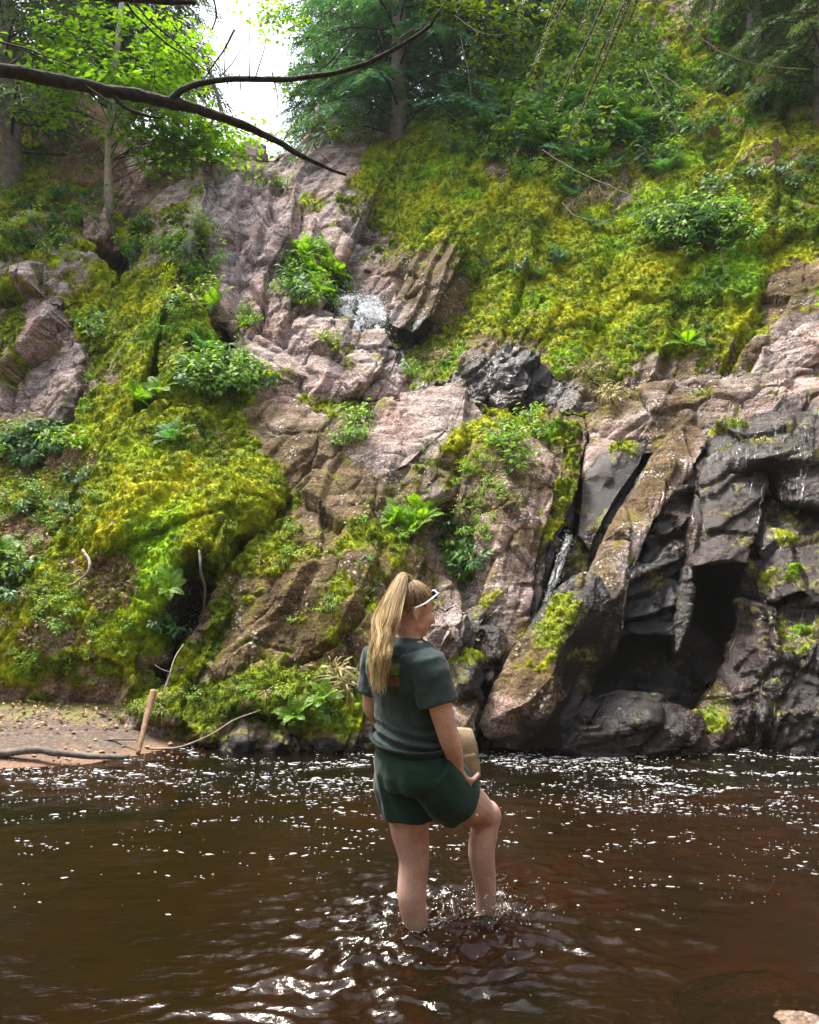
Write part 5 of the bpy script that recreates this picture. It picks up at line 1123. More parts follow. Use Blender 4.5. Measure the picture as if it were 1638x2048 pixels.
def trickle_mat():
    m, t, out = newmat('trickling_water'); g = N(t, 'ShaderNodeBsdfGlossy', i_Roughness=.12); d = N(t, 'ShaderNodeBsdfDiffuse'); d.inputs[0].default_value = (.6, .63, .68, 1); tr = N(t, 'ShaderNodeBsdfTransparent')
    a = N(t, 'ShaderNodeMixShader', i_0=.12); L(t, g.outputs[0], a.inputs[1]); L(t, d.outputs[0], a.inputs[2]); pos = N(t, 'ShaderNodeNewGeometry').outputs['Position']
    b_ = N(t, 'ShaderNodeMixShader'); L(t, maprange(t, noise(t, pos, 24, 3), .42, .6, .05, .55), b_.inputs[0]); L(t, tr.outputs[0], b_.inputs[1]); L(t, a.outputs[0], b_.inputs[2]); L(t, b_.outputs[0], out.inputs[0]); return m
M_TRICKLE = trickle_mat()

rivulets()
# ---------------------------------------------------------------- trees
def bough(bw, bl, path, r0, r, twig=.45, leaf=.05, dens=1.0, droop=.35, flat=.25):
    """One conifer bough: wood into bw, flat drooping sprays of needles into bl."""
    n = len(path); V, F = tube_np(path, np.linspace(r0, r0 * .2, n), 4, False); bw.add(V, F)
    seg = np.linalg.norm(np.diff(path, axis=0), axis=1); s = np.concatenate(((0,), np.cumsum(seg))); Ltot = s[-1]
    T = np.gradient(path, axis=0); T /= np.linalg.norm(T, axis=1, keepdims=True)
    pos = np.arange(Ltot * .12, Ltot, .075 / dens)
    PP, DD, NN_ = [], [], []
    for k, q in enumerate(pos):
        b = np.array([np.interp(q, s, path[:, c]) for c in range(3)]); t = np.array([np.interp(q, s, T[:, c]) for c in range(3)])
        f = q / Ltot; tl = twig * (1.1 - f) * min(1, .35 + 2.2 * f) * r.uniform(.6, 1.15) + .06
        sd_ = np.cross(t, (0, 0, 1.)); sd_ /= max(np.linalg.norm(sd_), 1e-6); sd_ *= 1 if k % 2 else -1
        dr = sd_ * .85 + t * .65 + np.array((0, 0, r.normal(0, flat))); dr /= np.linalg.norm(dr)
        m = max(3, int(tl / (.024 / dens))); u = np.linspace(.1, 1, m)
        tp = b + dr * (u * tl)[:, None] + np.array((0, 0, -1.)) * (droop * tl * u ** 2)[:, None]
        td = dr + np.array((0, 0, -1.)) * (2 * droop * u)[:, None]
        up = np.cross(np.cross(td, (0, 0, 1.)), td) + r.normal(0, .25, (m, 3))
        for sg in (1, -1):
            D = np.cross(td, up) * sg * .8 + td * .8 + r.normal(0, .15, (m, 3))
            PP.append(tp); DD.append(D); NN_.append(up)
    P = np.concatenate(PP); k = len(P)
    V, F = blades_np(P, np.concatenate(DD), np.concatenate(NN_), leaf * r.uniform(.7, 1.2, k), leaf * .34); bl.add(V, F)

def hemlock_meshes(seed, H, rtr, z0, mat, lmax=2.2, count=46, top=.5, leaf=.058, dens=.8, bark=None):
    r = np.random.default_rng(seed); bw, bl, bt = Build(), Build(), Build()
    zz = np.linspace(-.8, H, 14); wob = np.cumsum(r.normal(0, .025, (14, 2)), 0)
    tp = np.stack((wob[:, 0], wob[:, 1], zz), 1)
    V, F = tube_np(tp, rtr * (1 - np.clip(zz / H, 0, 1) * .85), 10); bt.add(V, F)
    for i in range(count):
        f = (i + r.random()) / count; z = z0 + (H - z0) * f ** 1.1
        ln = lmax * (1 - .85 * f) * r.uniform(.65, 1.1) + .25; a = i * 2.4 + r.normal(0, .3)
        c = np.array([np.interp(z, zz, tp[:, 0]), np.interp(z, zz, tp[:, 1]), z])
        o_ = np.array((math.cos(a), math.sin(a), 0))
        path = smooth_path([c, c + o_ * ln * .4 + np.array((0, 0, .06 * ln)), c + o_ * ln * .75 + np.array((0, 0, -.06 * ln)), c + o_ * ln + np.array((0, 0, -.28 * ln))], 9)
        bough(bw, bl, path, .010 + .006 * ln, r, .24 * ln + .22, leaf, dens)
    return bt.mesh('trunk', bark or M_BARKG), bw.mesh('branches', M_BARKD), bl.mesh('needles', mat, False)

def place_tree(name, meshes, loc, rz, sc, label, cat='tree', group=None):
    o = empty(name, loc, rz); o.scale = (sc, sc, sc); tag(o, label, cat, group)
    tr, br, cr = meshes
    link('trunk', tr, o); link('branches', br, o); tag(link('needles' if 'hemlock' in name or 'conifer' in name else 'leaves', cr, o), kind='stuff')
    return o
HEM = [hemlock_meshes(s, 7.5, .15, -.3, M_NEEDLE, 2.3, 78, leaf=.10) for s in (1, 2)]
HEMD = [hemlock_meshes(s, 7.5, .15, .3, M_NEEDLED, 2.2, 70, leaf=.095) for s in (3, 4)]
def ground_at(px, py, d): return at(px, py, d)
for k, (px, py, d, sc, rz, lb) in enumerate([
        (795, 250, 13.7, 1.0, .3, 'blue green hemlock with a visible grey trunk, above the mossy hillside'), (725, 215, 15.6, .9, 2.0, 'blue green hemlock standing just right of the white sky gap'),
        (900, 190, 14.6, 1.0, 4.0, 'blue green hemlock right of the one with the visible grey trunk'), (1000, 110, 15.3, 1.0, 5.2, 'blue green hemlock behind the top of the mossy hillside'), (640, 270, 16.8, .5, 1.0, 'small far hemlock at the right edge of the white sky gap'),
        (780, 180, 17.5, 1.1, 1.5, 'far hemlock behind the one with the visible grey trunk')]):
    place_tree('hemlock', HEM[k % 2], at(px, py, d), rz, sc, lb, group='hemlocks on the right rim')
for k, (px, py, d, sc, rz, lb) in enumerate([
        (12, 345, 12.3, 1.05, .8, 'dark conifer with a thick shaded trunk at the left edge'), (140, 180, 15.2, 1.0, 2.2, 'dark conifer behind the bright leaves, upper left'), (255, 230, 15.8, 1.0, 3.9, 'dark feathery conifer left of the white sky gap'),
        (350, 260, 17.5, .62, 5.0, 'small pale feathery conifer at the left edge of the white sky gap'), (-120, 160, 15.6, 1.1, .1, 'dark conifer mostly outside the left edge of the photo'), (215, 150, 18.5, 1.2, 1.1, 'far dark conifer deep in the wood, upper left')]):
    place_tree('conifer', HEMD[k % 2], at(px, py, d), rz, sc, lb, group='conifers on the left rim')
for k, (px, py, d, sc, rz, lb) in enumerate([(1500, 60, 12.6, .75, 1.3, 'dark hemlock rooted high on the hillside in the top right corner'), (1640, 210, 11.3, .7, 3.6, 'dark hemlock at the right edge of the hillside'), (1520, -130, 14.6, 1.1, 2.5, 'dark hemlock overhanging the top right corner'), (1720, -40, 13.2, 1.1, 4.5, 'dark hemlock just beyond the right edge, shading the hillside')]):
    place_tree('hemlock', HEMD[k % 2], at(px, py, d), rz, sc, lb, group='hemlocks over the right hillside')

# ---- broadleaf trees
def leaf_spray(bw, bl, path, r0, r, leaf=.085, spread=.5, dens=1.0):
    n = len(path); V, F = tube_np(path, np.linspace(r0, r0 * .25, n), 4, False); bw.add(V, F)
    seg = np.linalg.norm(np.diff(path, axis=0), axis=1); s = np.concatenate(((0,), np.cumsum(seg))); Lt = s[-1]
    T = np.gradient(path, axis=0); T /= np.linalg.norm(T, axis=1, keepdims=True); PP, DD = [], []
    for k, q in enumerate(np.arange(Lt * .25, Lt, .11 / dens)):
        b = np.array([np.interp(q, s, path[:, c]) for c in range(3)]); t = np.array([np.interp(q, s, T[:, c]) for c in range(3)])
        sd_ = np.cross(t, (0, 0, 1.)); sd_ /= max(np.linalg.norm(sd_), 1e-6); sd_ *= 1 if k % 2 else -1
        dr = sd_ * .9 + t * .6 + np.array((0, 0, r.normal(.0, .18))); dr /= np.linalg.norm(dr)
        tl = spread * r.uniform(.5, 1.1) * min(1, 1.5 * (1.15 - q / Lt))
        tw = b + dr * np.linspace(0, tl, 4)[:, None] + np.array((0, 0, -.12)) * (np.linspace(0, 1, 4) ** 2)[:, None] * tl
        V, F = tube_np(tw, np.linspace(.004, .0015, 4), 3, False); bw.add(V, F)
        m = max(2, int(tl / .055)); u = np.sort(r.uniform(.1, 1, m)); u[-1] = 1
        P = np.stack([np.interp(u * 3, np.arange(4), tw[:, c]) for c in range(3)], 1)
        ss = np.cross(dr, (0, 0, 1.)); D = dr * .7 + ss * (np.where(np.arange(m) % 2, .9, -.9) * r.uniform(.3, 1.2, m))[:, None] + np.array((0, 0, -.18))
        PP.append(P); DD.append(D)
    P = np.concatenate(PP); k = len(P); Nn = np.stack((r.normal(0, .3, k), r.normal(0, .3, k), np.ones(k)), 1)
    l_ = leaf * r.uniform(.65, 1.15, k); V, F = leaves_np(P, np.concatenate(DD), Nn, l_, l_ * .62, .1, .22); bl.add(V, F)

def broadleaf(name, base, trunk_pts, r0, targets, label, mat, bark, leaf=.085, spread=.55, dens=1.0, seed=0, group=None, trunk_r1=.4):
    r = np.random.default_rng(seed); bt, bw, bl = Build(), Build(), Build(); base = np.array(base)
    tp = smooth_path(trunk_pts, 20); V, F = tube_np(tp - base, np.linspace(r0, r0 * trunk_r1, 20), 9); bt.add(V, F)
    for tg in targets:
        tg = np.array(tg); hz = np.linalg.norm((tp - tg)[:, :2], axis=1); want = tg[2] - .25 * hz
        i = int(np.argmin(np.abs(tp[:, 2] - want))); c = tp[i]
        mid = c * .45 + tg * .55 + np.array((0, 0, .10 * np.linalg.norm(tg - c))) + r.normal(0, .08, 3)
        path = smooth_path([c, mid, tg], 9) - base
        leaf_spray(bw, bl, path, .009, r, leaf, spread, dens)
        for _ in range(2):
            t2 = tg + r.normal(0, 1, 3) * (.28, .25, .22); leaf_spray(bw, bl, smooth_path([c * .5 + mid * .5, mid + (t2 - tg) * .4, t2], 7) - base, .007, r, leaf, spread, dens)
    o = empty(name, tuple(base)); tag(o, label, 'tree', group)
    link('trunk', bt.mesh('trunk', bark), o); link('branches', bw.mesh('branches', M_BARKD), o); tag(link('leaves', bl.mesh('leaves', mat), o), kind='stuff')
    return o
T = lambda *a: [at(*x) for x in a]
broadleaf('broadleaf_tree', at(217, 425, 11.6), T((217, 430, 11.6), (218, 330, 11.6), (222, 210, 11.6), (238, 60, 11.6), (260, -150, 11.7)), .075,
          T((70, 70, 11.2), (110, 150, 11.0), (190, 60, 11.4), (60, 200, 11.3), (150, 110, 10.8), (280, 110, 10.9), (350, 140, 10.8), (400, 180, 10.9), (400, 100, 11.4), (320, 190, 10.7), (395, 140, 11.6), (250, 170, 10.6), (330, 70, 11.5), (180, 160, 10.9), (100, 100, 10.5),
            (430, 245, 11.3), (470, 250, 11.5), (500, 285, 11.6), (480, 300, 11.6), (540, 270, 11.9), (380, 250, 11.0), (300, 235, 10.9), (130, 60, 10.9), (360, 40, 12), (240, 30, 11.2), (330, 270, 11.2)),
          'bright green broadleaf tree with a thin pale bare trunk, on the left slope', M_LEAF, M_BARKP, .105, .62, 1.3, 1)
broadleaf('broadleaf_tree', at(468, 330, 15.2), T((468, 340, 15.2), (455, 270, 15.2), (425, 160, 15.3), (400, 100, 15.3)), .05,
          T((420, 280, 14.8), (490, 315, 14.8), (440, 310, 14.7), (405, 250, 15), (470, 295, 14.7), (400, 150, 15.2), (515, 290, 15)),
          'yellow green broadleaf sapling in front of the white sky gap', M_LEAFY, M_BARKG, .11, .5, 1.0, 2)
broadleaf('broadleaf_tree', at(615, 330, 16.4), T((615, 340, 16.4), (625, 200, 16.4), (640, 40, 16.4), (650, -100, 16.4)), .05,
          T((575, 150, 15.8), (590, 60, 15.8), (520, 12, 15.8), (465, 10, 15.8), (560, 20, 15.8), (588, 260, 15.6), (565, 305, 15.6), (610, 180, 15.8), (640, 100, 16), (620, 30, 16.2), (640, 240, 15.6), (600, 250, 15.8), (670, 60, 15.8), (690, 140, 15.6)),
          'bright leafy tree at the right edge of the white sky gap', M_LEAF, M_BARKG, .11, .5, .9, 3)
broadleaf('broadleaf_tree', at(1010, 160, 13.9), T((1010, 165, 13.9), (985, 60, 13.8), (960, -60, 13.6), (930, -220, 13.4)), .05,
          T((880, 20, 12.8), (930, 50, 12.9), (985, 30, 12.9), (1040, 60, 13.2), (900, -30, 12.7), (960, 90, 13), (1010, 10, 12.8), (850, -10, 13)),
          'yellow leafy tree at the top of the photo, above the blue green hemlocks', M_LEAFY, M_BARKG, .11, .5, .9, 4)
broadleaf('broadleaf_tree', at(1420, 90, 13.1), T((1420, 110, 13.2), (1425, 0, 13.0), (1440, -150, 12.8)), .04,
          T((1390, 150, 12.2), (1440, 170, 12.1), (1470, 130, 12.3), (1400, 60, 12.4), (1500, 60, 12.4)), 'slender sapling with yellow green leaves on the dark upper right hillside', M_LEAFD, M_BARKG, .10, .4, .8, 6)

# ---- the mossy limb that reaches across the top left, and the tree it grows from (trunk left of the picture)
def limb_tree():
    base = np.array((-5.1, 4.3, -.5)); o = empty('tree', tuple(base)); tag(o, 'dark leaning tree whose mossy bare limb reaches across the top left', 'tree')
    def part(name, pts, rr, n=26, sides=9, mat=M_BARKD, jit=.012, seed=0, parent=o):
        p = smooth_path(pts, n); r_ = np.interp(np.linspace(0, 1, n), np.linspace(0, 1, len(rr)), rr)
        q = p * 6; kn = np.stack((gnoise(q, seed), gnoise(q, seed + 1), gnoise(q, seed + 2)), 1) * jit
        V, F = tube_np(p + kn, r_ * (1 + .18 * gnoise(q * 1.7, seed + 5)), sides)
        nn = gnoise(V * 22, seed + 7) + .9 * gnoise(V * np.array((45, 45, 45)), seed + 8); cen = np.repeat(p + kn, sides, 0); V = V + (V - cen) * (.20 * nn)[:, None]
        return link(name, mesh_np(name, V - base, F, True, [mat]), parent)
    part('trunk', [(-5.1, 4.3, -.6), (-5.05, 4.3, 2), (-5.0, 4.25, 5), (-4.7, 4.2, 8)], [.24, .2, .17, .12], 20)
    part('limb', [(-5.0, 4.25, 4.6), tuple(at(-200, 110, 4.3)), *[tuple(at(*a)) for a in ((0, 140, 4.35), (110, 160, 4.45), (230, 183, 4.6), (330, 204, 4.7), (400, 220, 4.75), (480, 247, 4.82), (540, 276, 4.9), (600, 310, 4.95), (650, 335, 5.0), (692, 350, 5.05))]], [.062, .050, .038, .036, .035, .034, .029, .025, .021, .016, .012, .008], 110, 14, seed=3)
    part('side_limb', [tuple(at(*a)) for a in ((338, 204, 4.7), (365, 180, 4.7), (412, 163, 4.68), (500, 158, 4.66), (580, 158, 4.62), (650, 150, 4.6), (720, 130, 4.56), (790, 98, 4.5), (862, 50, 4.45))], [.023, .020, .018, .017, .016, .015, .014, .012, .010], 80, 10, seed=13)
    part('twig', [tuple(at(*a)) for a in ((220, 185, 4.6), (250, 212, 4.58), (290, 228, 4.56), (325, 233, 4.55))], [.015, .013, .010, .006], 16, 7, seed=23)
    part('limb', [(-4.85, 4.22, 6.6), tuple(at(-60, -190, 4.6)), *[tuple(at(*a)) for a in ((180, -25, 4.6), (260, -4, 4.62), (330, 2, 4.65), (392, 5, 4.7))]], [.06, .04, .024, .021, .018, .014], 30, 9, seed=33)
    for k, pts in enumerate([((230, -30, 4.9), (270, 30, 5), (330, 85, 5.05), (385, 125, 5.1), (398, 150, 5.1)), ((240, -30, 5.2), (300, 40, 5.2), (360, 95, 5.25), (395, 125, 5.25)), ((-60, 70, 5), (20, 90, 5), (80, 105, 5.1), (160, 140, 5.2)), ((420, -20, 5), (432, 30, 5), (425, 60, 5.05)), ((862, 50, 4.45), (880, 20, 4.4), (920, -30, 4.4)), ((470, 60, 5), (440, 110, 5.05), (400, 170, 5.1))]):
        part('twig', [tuple(at(*a)) for a in pts], [.008, .006, .004], 16, 5, seed=50 + k, jit=.02)
    rr = random.Random(3)
    for k in range(22):
        u = rr.uniform(0, 1); a = np.array(at(*rr.choice([(20, 135, 4.4), (150, 163, 4.5), (260, 185, 4.65), (370, 207, 4.75), (450, 230, 4.8), (560, 278, 4.92), (430, 155, 4.68), (540, 150, 4.64), (690, 130, 4.58), (780, 92, 4.5), (620, 312, 4.98)]))) + np.array((rr.uniform(-.15, .15), 0, 0)); ln = rr.uniform(.08, .38); d_ = np.array((rr.uniform(-.6, 1), rr.uniform(-.3, .3), rr.choice([-1, 1, 1]) * rr.uniform(.3, 1)))
        d_ /= np.linalg.norm(d_); p_ = smooth_path([a - d_ * .02, a + d_ * ln * .5 + np.array((rr.uniform(-.03, .03), 0, rr.uniform(-.03, .03))), a + d_ * ln], 8); V, F = tube_np(p_, np.linspace(.0045, .0015, 8), 4); link('twig', mesh_np('twig', V - base, F, True, [M_BARKD]), o)
    r = np.random.default_rng(77); bw, bl = Build(), Build()
    for i in range(9):
        a = r.uniform(0, 6.28); c = np.array((-4.75, 4.2, r.uniform(6.5, 8))); e = c + np.array((math.cos(a) * 1.5, math.sin(a) * 1.2, r.uniform(.1, .8)))
        leaf_spray(bw, bl, smooth_path([c, (c + e) / 2 + (0, 0, .2), e], 8) - base, .015, r, .08, .5, .9)
    link('branches', bw.mesh('branches', M_BARKD), o); tag(link('leaves', bl.mesh('leaves', M_LEAFD), o), kind='stuff')
limb_tree()

# ---- hemlock right of the picture whose boughs hang into the top
def hanging_hemlock():
    base = np.array((5.4, 7.6, 2.6)); r = np.random.default_rng(5); bt, bw, bl = Build(), Build(), Build()
    tp = smooth_path([base - (0, 0, .8), base + (-.1, -.1, 3), base + (-.3, -.3, 6), base + (-.4, -.4, 8)], 16)
    V, F = tube_np(tp - base, np.linspace(.2, .1, 16), 10); bt.add(V, F)
    for k, (px, py, d) in enumerate([(1060, 150, 7.2), (1110, 220, 7.0), (1150, 250, 7.1), (1180, 160, 7.0), (1090, 60, 6.8), (1210, 100, 6.9), (1040, 20, 7.3), (1160, 60, 7.4), (1260, 40, 7.0)]):
        tg = at(px, py, d); c = np.array((5.05, 7.25, 8.0 + .1 * k)); mid = np.array((tg[0] + 1.1, tg[1] + .1, max(tg[2] + 1.3, 7.6)))
        path = smooth_path([c, c * .5 + mid * .5 + (0, 0, .25), mid, tg + np.array((.25, 0, .55)), tg], 16) - base
        bough(bw, bl, path, .03, r, .42, .034, 1.3, .6, .35)
    for i in range(10):
        a = r.uniform(-.5, 3.6); z = r.uniform(5.4, 8); c = np.array((5.05, 7.25, 2.6 + z)); e = c + np.array((math.cos(a) * 2.0, math.sin(a) * 1.8, -.5))
        bough(bw, bl, smooth_path([c, (c + e) / 2 + (0, 0, .3), e], 9) - base, .03, r, .5, .06, .7)
    o = empty('hemlock', tuple(base)); tag(o, 'hemlock with dark boughs hanging into the top of the photo right of centre', 'tree')
    link('trunk', bt.mesh('trunk', M_BARKG), o); link('branches', bw.mesh('branches', M_BARKD), o); tag(link('needles', bl.mesh('needles', M_NEEDLEY, False), o), kind='stuff')
hanging_hemlock()

# ---------------------------------------------------------------- sticks, vines and logs
def stick(name, pts, r0, r1, label, cat, mat=M_TWIG, group=None, n=24, sides=6, jit=.01, seed=0, sides_tw=(), rock=False):
    p = smooth_path([tuple(at(*a)) if not rock else tuple(a) for a in pts], n)
    p = p + np.stack((gnoise(p * 7, seed), gnoise(p * 7, seed + 1), gnoise(p * 7, seed + 2)), 1) * jit
    r_ = np.linspace(r0, r1, n) * (1 + .25 * gnoise(p * 9, seed + 3)); V, F = tube_np(p, r_, sides)
    cen = np.repeat(p, sides, 0); V = V + (V - cen) * (.25 * gnoise(V * 18, seed + 6) + .18 * gnoise(V * 50, seed + 8))[:, None]
    org = p[0]; o = link(name, mesh_np(name, V - org, F, True, [mat]), None, tuple(org)); tag(o, label, cat, group)
    for k, tw in enumerate(sides_tw):
        q = smooth_path([tuple(at(*a)) for a in tw], 8); V, F = tube_np(q, np.linspace(r1 * 1.1, r1 * .5, 8), 5); link('twig', mesh_np('twig', V - org, F, True, [mat]), o)
    return o
stick('log', [(-120, 1500, 5.55), (0, 1508, 5.52), (60, 1500, 5.5), (120, 1506, 5.46), (200, 1513, 5.42), (258, 1514, 5.38)], .034, .018, 'long driftwood log lying along the sandy shore', 'log', M_BARKG, n=40, sides=10, seed=3)
stick('log', [(276, 1508, 5.56), (284, 1470, 5.66), (296, 1425, 5.78), (309, 1382, 5.9)], .016, .028, 'pale broken log leaning upright against the low mossy ledge', 'log', M_LOG, n=24, sides=10, seed=5)
stick('stick', [(327, 1390, 5.98), (340, 1345, 6.1), (352, 1312, 6.2), (366, 1290, 6.35)], .008, .005, 'thin pale stick standing behind the leaning log', 'stick', M_TWIG, seed=7, sides_tw=[((340, 1345, 6.1), (322, 1338, 6.05), (310, 1330, 6.05))])
stick('branch', [(300, 1497, 5.58), (360, 1494, 5.55), (420, 1470, 5.6), (470, 1440, 5.75), (520, 1420, 5.85)], .008, .004, 'thin pale branch slanting from the water onto the low ledge', 'branch', M_TWIG, seed=9)
stick('stick', [(130, 1475, 6.0), (180, 1480, 5.9), (260, 1478, 5.8), (272, 1480, 5.78)], .009, .006, 'short dark stick on the earth behind the driftwood log', 'stick', M_BARKG, seed=11)
stick('branch', [(165, 1100, 7.0), (178, 1120, 6.8), (176, 1145, 6.72), (150, 1165, 6.72), (135, 1170, 6.72)], .016, .008, 'bent pale branch on the brown leaves above the bank', 'branch', M_TWIG, seed=13)
stick('branch', [(350, 600, 9.6), (360, 580, 9.7), (372, 555, 9.85), (380, 545, 9.9)], .022, .014, 'short dead branch stub in the hollow right of the mossy slab', 'branch', M_TWIG, seed=15)
stick('vine', [(215, 745, 8.5), (240, 700, 8.65), (262, 680, 8.72), (285, 675, 8.8)], .008, .004, 'dead pale twig on the moss of the tall slab', 'twig', M_TWIG, seed=17)
stick('root', [(398, 1100, 6.6), (402, 1140, 6.5), (410, 1185, 6.6), (405, 1240, 6.8)], .012, .008, 'root hanging over the dark hollow of the big mossy boulder', 'root', M_BARKG, seed=19)
for k, (pts, lb) in enumerate([
        ([(1085, 300, 11.6), (1150, 340, 11.2), (1250, 385, 10.7), (1330, 425, 10.4), (1375, 440, 10.3)], 'long thin dead twig crossing the hillside below the ferns'),
        ([(1128, 405, 11.0), (1140, 425, 10.9), (1180, 440, 10.6), (1260, 435, 10.4), (1340, 440, 10.3)], 'thin pale twig curving under the dead grass'),
        ([(1310, 140, 12.4), (1370, 180, 12.0), (1410, 220, 11.8), (1430, 230, 11.6)], 'dead pale twig hanging high on the dark hillside'),
        ([(1360, -20, 9.5), (1375, 40, 9.5), (1420, 90, 9.5), (1500, 125, 9.4), (1620, 140, 9.3)], 'long bare twig across the top right corner'),
        ([(1440, 480, 9.9), (1445, 520, 9.7), (1450, 560, 9.6)], 'short pale twig hanging below the dark leafy plants'),
        ([(1406, 530, 9.7), (1410, 580, 9.6), (1405, 625, 9.4)], 'thin pale hanging root on the bright moss strip'),
        ([(1290, 140, 12.5), (1340, 240, 12.0), (1380, 290, 11.7), (1430, 320, 11.4)], 'thin broken twig left of the dark saplings'),
        ([(910, 30, 12.4), (950, 60, 12.3), (990, 70, 12.3), (1030, 60, 12.3)], 'bare white twigs in front of the blue green hemlocks'),
        ([(920, 70, 12.6), (935, 140, 12.6), (945, 200, 12.5)], 'thin white dead stem in front of the blue green hemlocks')]):
    stick('twig', pts, .0075, .0035, lb, 'twig', M_TWIG, n=20, sides=5, seed=30 + k, jit=.03)

# ---------------------------------------------------------------- unseen hemlocks behind and beside the camera, added to hold back skylight
for k, (x, y, sc, rz) in enumerate([(-5.2, -6.4, 2.0, .2), (.2, -7.2, 2.2, 1.9), (5.4, -6.2, 2.1, 3.1), (9.8, -1.2, 1.9, 4.4), (11.2, 4.2, 1.9, 5.5), (-10.2, -2.2, 1.9, 2.6), (2.8, -11, 2.4, .9), (-3.2, -11.5, 2.4, 4.9), (9.4, -8, 2.4, 2.2)]):
    place_tree('hemlock', (HEMD if k % 2 else HEM)[(k // 2) % 2], (x, y, .2 + .35 * max(0, -1.2 - y)), rz, sc, 'unseen hemlock added around the camera to dim the light', group='added unseen hemlocks')
# ---------------------------------------------------------------- the woman wading in the pool
PD = 3.15
def skin_mat():
    m, t, out = newmat('skin')
    pos = N(t, 'ShaderNodeNewGeometry').outputs['Position']
    c = ramp(t, noise(t, pos, 9, 4, .6), [(.3, (.40, .225, .175)), (.5, (.53, .335, .27)), (.72, (.62, .41, .335))])
    f = ramp(t, noise(t, pos, 160, 2, .5), [(.35, (.86, .82, .8)), (.6, (1.04, 1.02, 1.0))])
    p = N(t, 'ShaderNodeBsdfPrincipled', i_Roughness=.5); L(t, mixc(t, 1.0, c, f, 'MULTIPLY'), p.inputs['Base Color'])
    p.inputs['Subsurface Weight'].default_value = .12; p.inputs['Subsurface Radius'].default_value = (.02, .008, .004); p.inputs['Specular IOR Level'].default_value = .35
    b = N(t, 'ShaderNodeBump', i_Strength=.12, i_Distance=.003); L(t, noise(t, pos, 220, 3), b.inputs['Height']); L(t, b.outputs[0], p.inputs['Normal'])
    L(t, p.outputs[0], out.inputs[0]); return m
def cloth_mat(name, c1, c2, fibre=700):
    m, t, out = newmat(name)
    pos = N(t, 'ShaderNodeNewGeometry').outputs['Position']
    c = ramp(t, noise(t, pos, 240, 3, .7), [(.35, c1), (.65, c2)])
    big = ramp(t, noise(t, pos, 5, 3), [(.3, (.85, .85, .85)), (.7, (1.12, 1.12, 1.12))])
    p = N(t, 'ShaderNodeBsdfPrincipled', i_Roughness=.92); L(t, mixc(t, 1.0, c, big, 'MULTIPLY'), p.inputs['Base Color'])
    p.inputs['Specular IOR Level'].default_value = .12; p.inputs['Sheen Weight'].default_value = .15
    b = N(t, 'ShaderNodeBump', i_Strength=.25, i_Distance=.002); L(t, noise(t, pos, fibre, 2), b.inputs['Height']); L(t, b.outputs[0], p.inputs['Normal'])
    L(t, p.outputs[0], out.inputs[0]); return m
def hair_mat():
    m, t, out = newmat('hair')
    k = attr(t, 'blond'); r_ = attr(t, 'rnd')
    c = ramp(t, math_(t, 'ADD', k, math_(t, 'MULTIPLY', math_(t, 'SUBTRACT', r_, .5), .85)), [(.05, (.045, .024, .014)), (.4, (.17, .095, .045)), (.7, (.47, .32, .135)), (1, (.78, .62, .34))])
    p = N(t, 'ShaderNodeBsdfPrincipled', i_Roughness=.38); L(t, c, p.inputs['Base Color']); p.inputs['Specular IOR Level'].default_value = .5
    L(t, p.outputs[0], out.inputs[0]); return m
M_SKIN, M_HAIR = skin_mat(), hair_mat()
M_SHIRT = cloth_mat('shirt_cotton', (.016, .030, .030), (.044, .066, .066)); M_SHORTS = cloth_mat('shorts_jersey', (.007, .030, .022), (.016, .052, .040)); M_CANVAS = cloth_mat('canvas', (.21, .155, .085), (.38, .30, .19), 400)
def plain(name, c, rough=.4, metal=0):
    m, t, out = newmat(name); p = N(t, 'ShaderNodeBsdfPrincipled', i_Roughness=rough); 
    pos = N(t, 'ShaderNodeNewGeometry').outputs['Position']
    L(t, ramp(t, noise(t, pos, 80, 2), [(.3, tuple(x * .85 for x in c)), (.7, c)]), p.inputs['Base Color']); L(t, p.outputs[0], out.inputs[0]); return m

A_B = R(50); BR = np.array((math.cos(A_B), -math.sin(A_B), 0)); BF = np.array((math.sin(A_B), math.cos(A_B), 0)); UZ = np.array((0, 0, 1.))
A_H = R(66); HR = np.array((math.cos(A_H), -math.sin(A_H), 0)); HF0 = np.array((math.sin(A_H), math.cos(A_H), 0)); PT = R(-14)
HF = HF0 * math.cos(PT) + UZ * math.sin(PT); HU = UZ * math.cos(PT) - HF0 * math.sin(PT)
W0 = lambda x, y, z: np.array((x, PD + y, z))

def loft(secs, sides=20, power=2.0):
    """secs: centre, axis a (vector), axis b (vector). Closed, outward facing."""
    a = np.arange(sides) * 2 * math.pi / sides; V = []
    ca, sa = np.cos(a), np.sin(a)
    ca, sa = np.sign(ca) * np.abs(ca) ** (2 / power), np.sign(sa) * np.abs(sa) ** (2 / power)
    for c, u, v in secs: V.append(c + ca[:, None] * u + sa[:, None] * v)
    n = len(secs); V = np.concatenate(V + [np.array([secs[0][0], secs[-1][0]])]); F = []
    for i in range(n - 1):
        for j in range(sides):
            k = (j + 1) % sides; p, q, r, s = i * sides + j, i * sides + k, (i + 1) * sides + k, (i + 1) * sides + j
            F += [(p, q, r), (p, r, s)]
    for j in range(sides):
        k = (j + 1) % sides; F += [(n * sides, k, j), (n * sides + 1, (n - 1) * sides + j, (n - 1) * sides + k)]
    F = np.array(F); vol = np.einsum('ij,ij->i', V[F[:, 0]] - V.mean(0), np.cross(V[F[:, 1]] - V.mean(0), V[F[:, 2]] - V.mean(0))).sum()
    return V, (F if vol > 0 else F[:, ::-1])
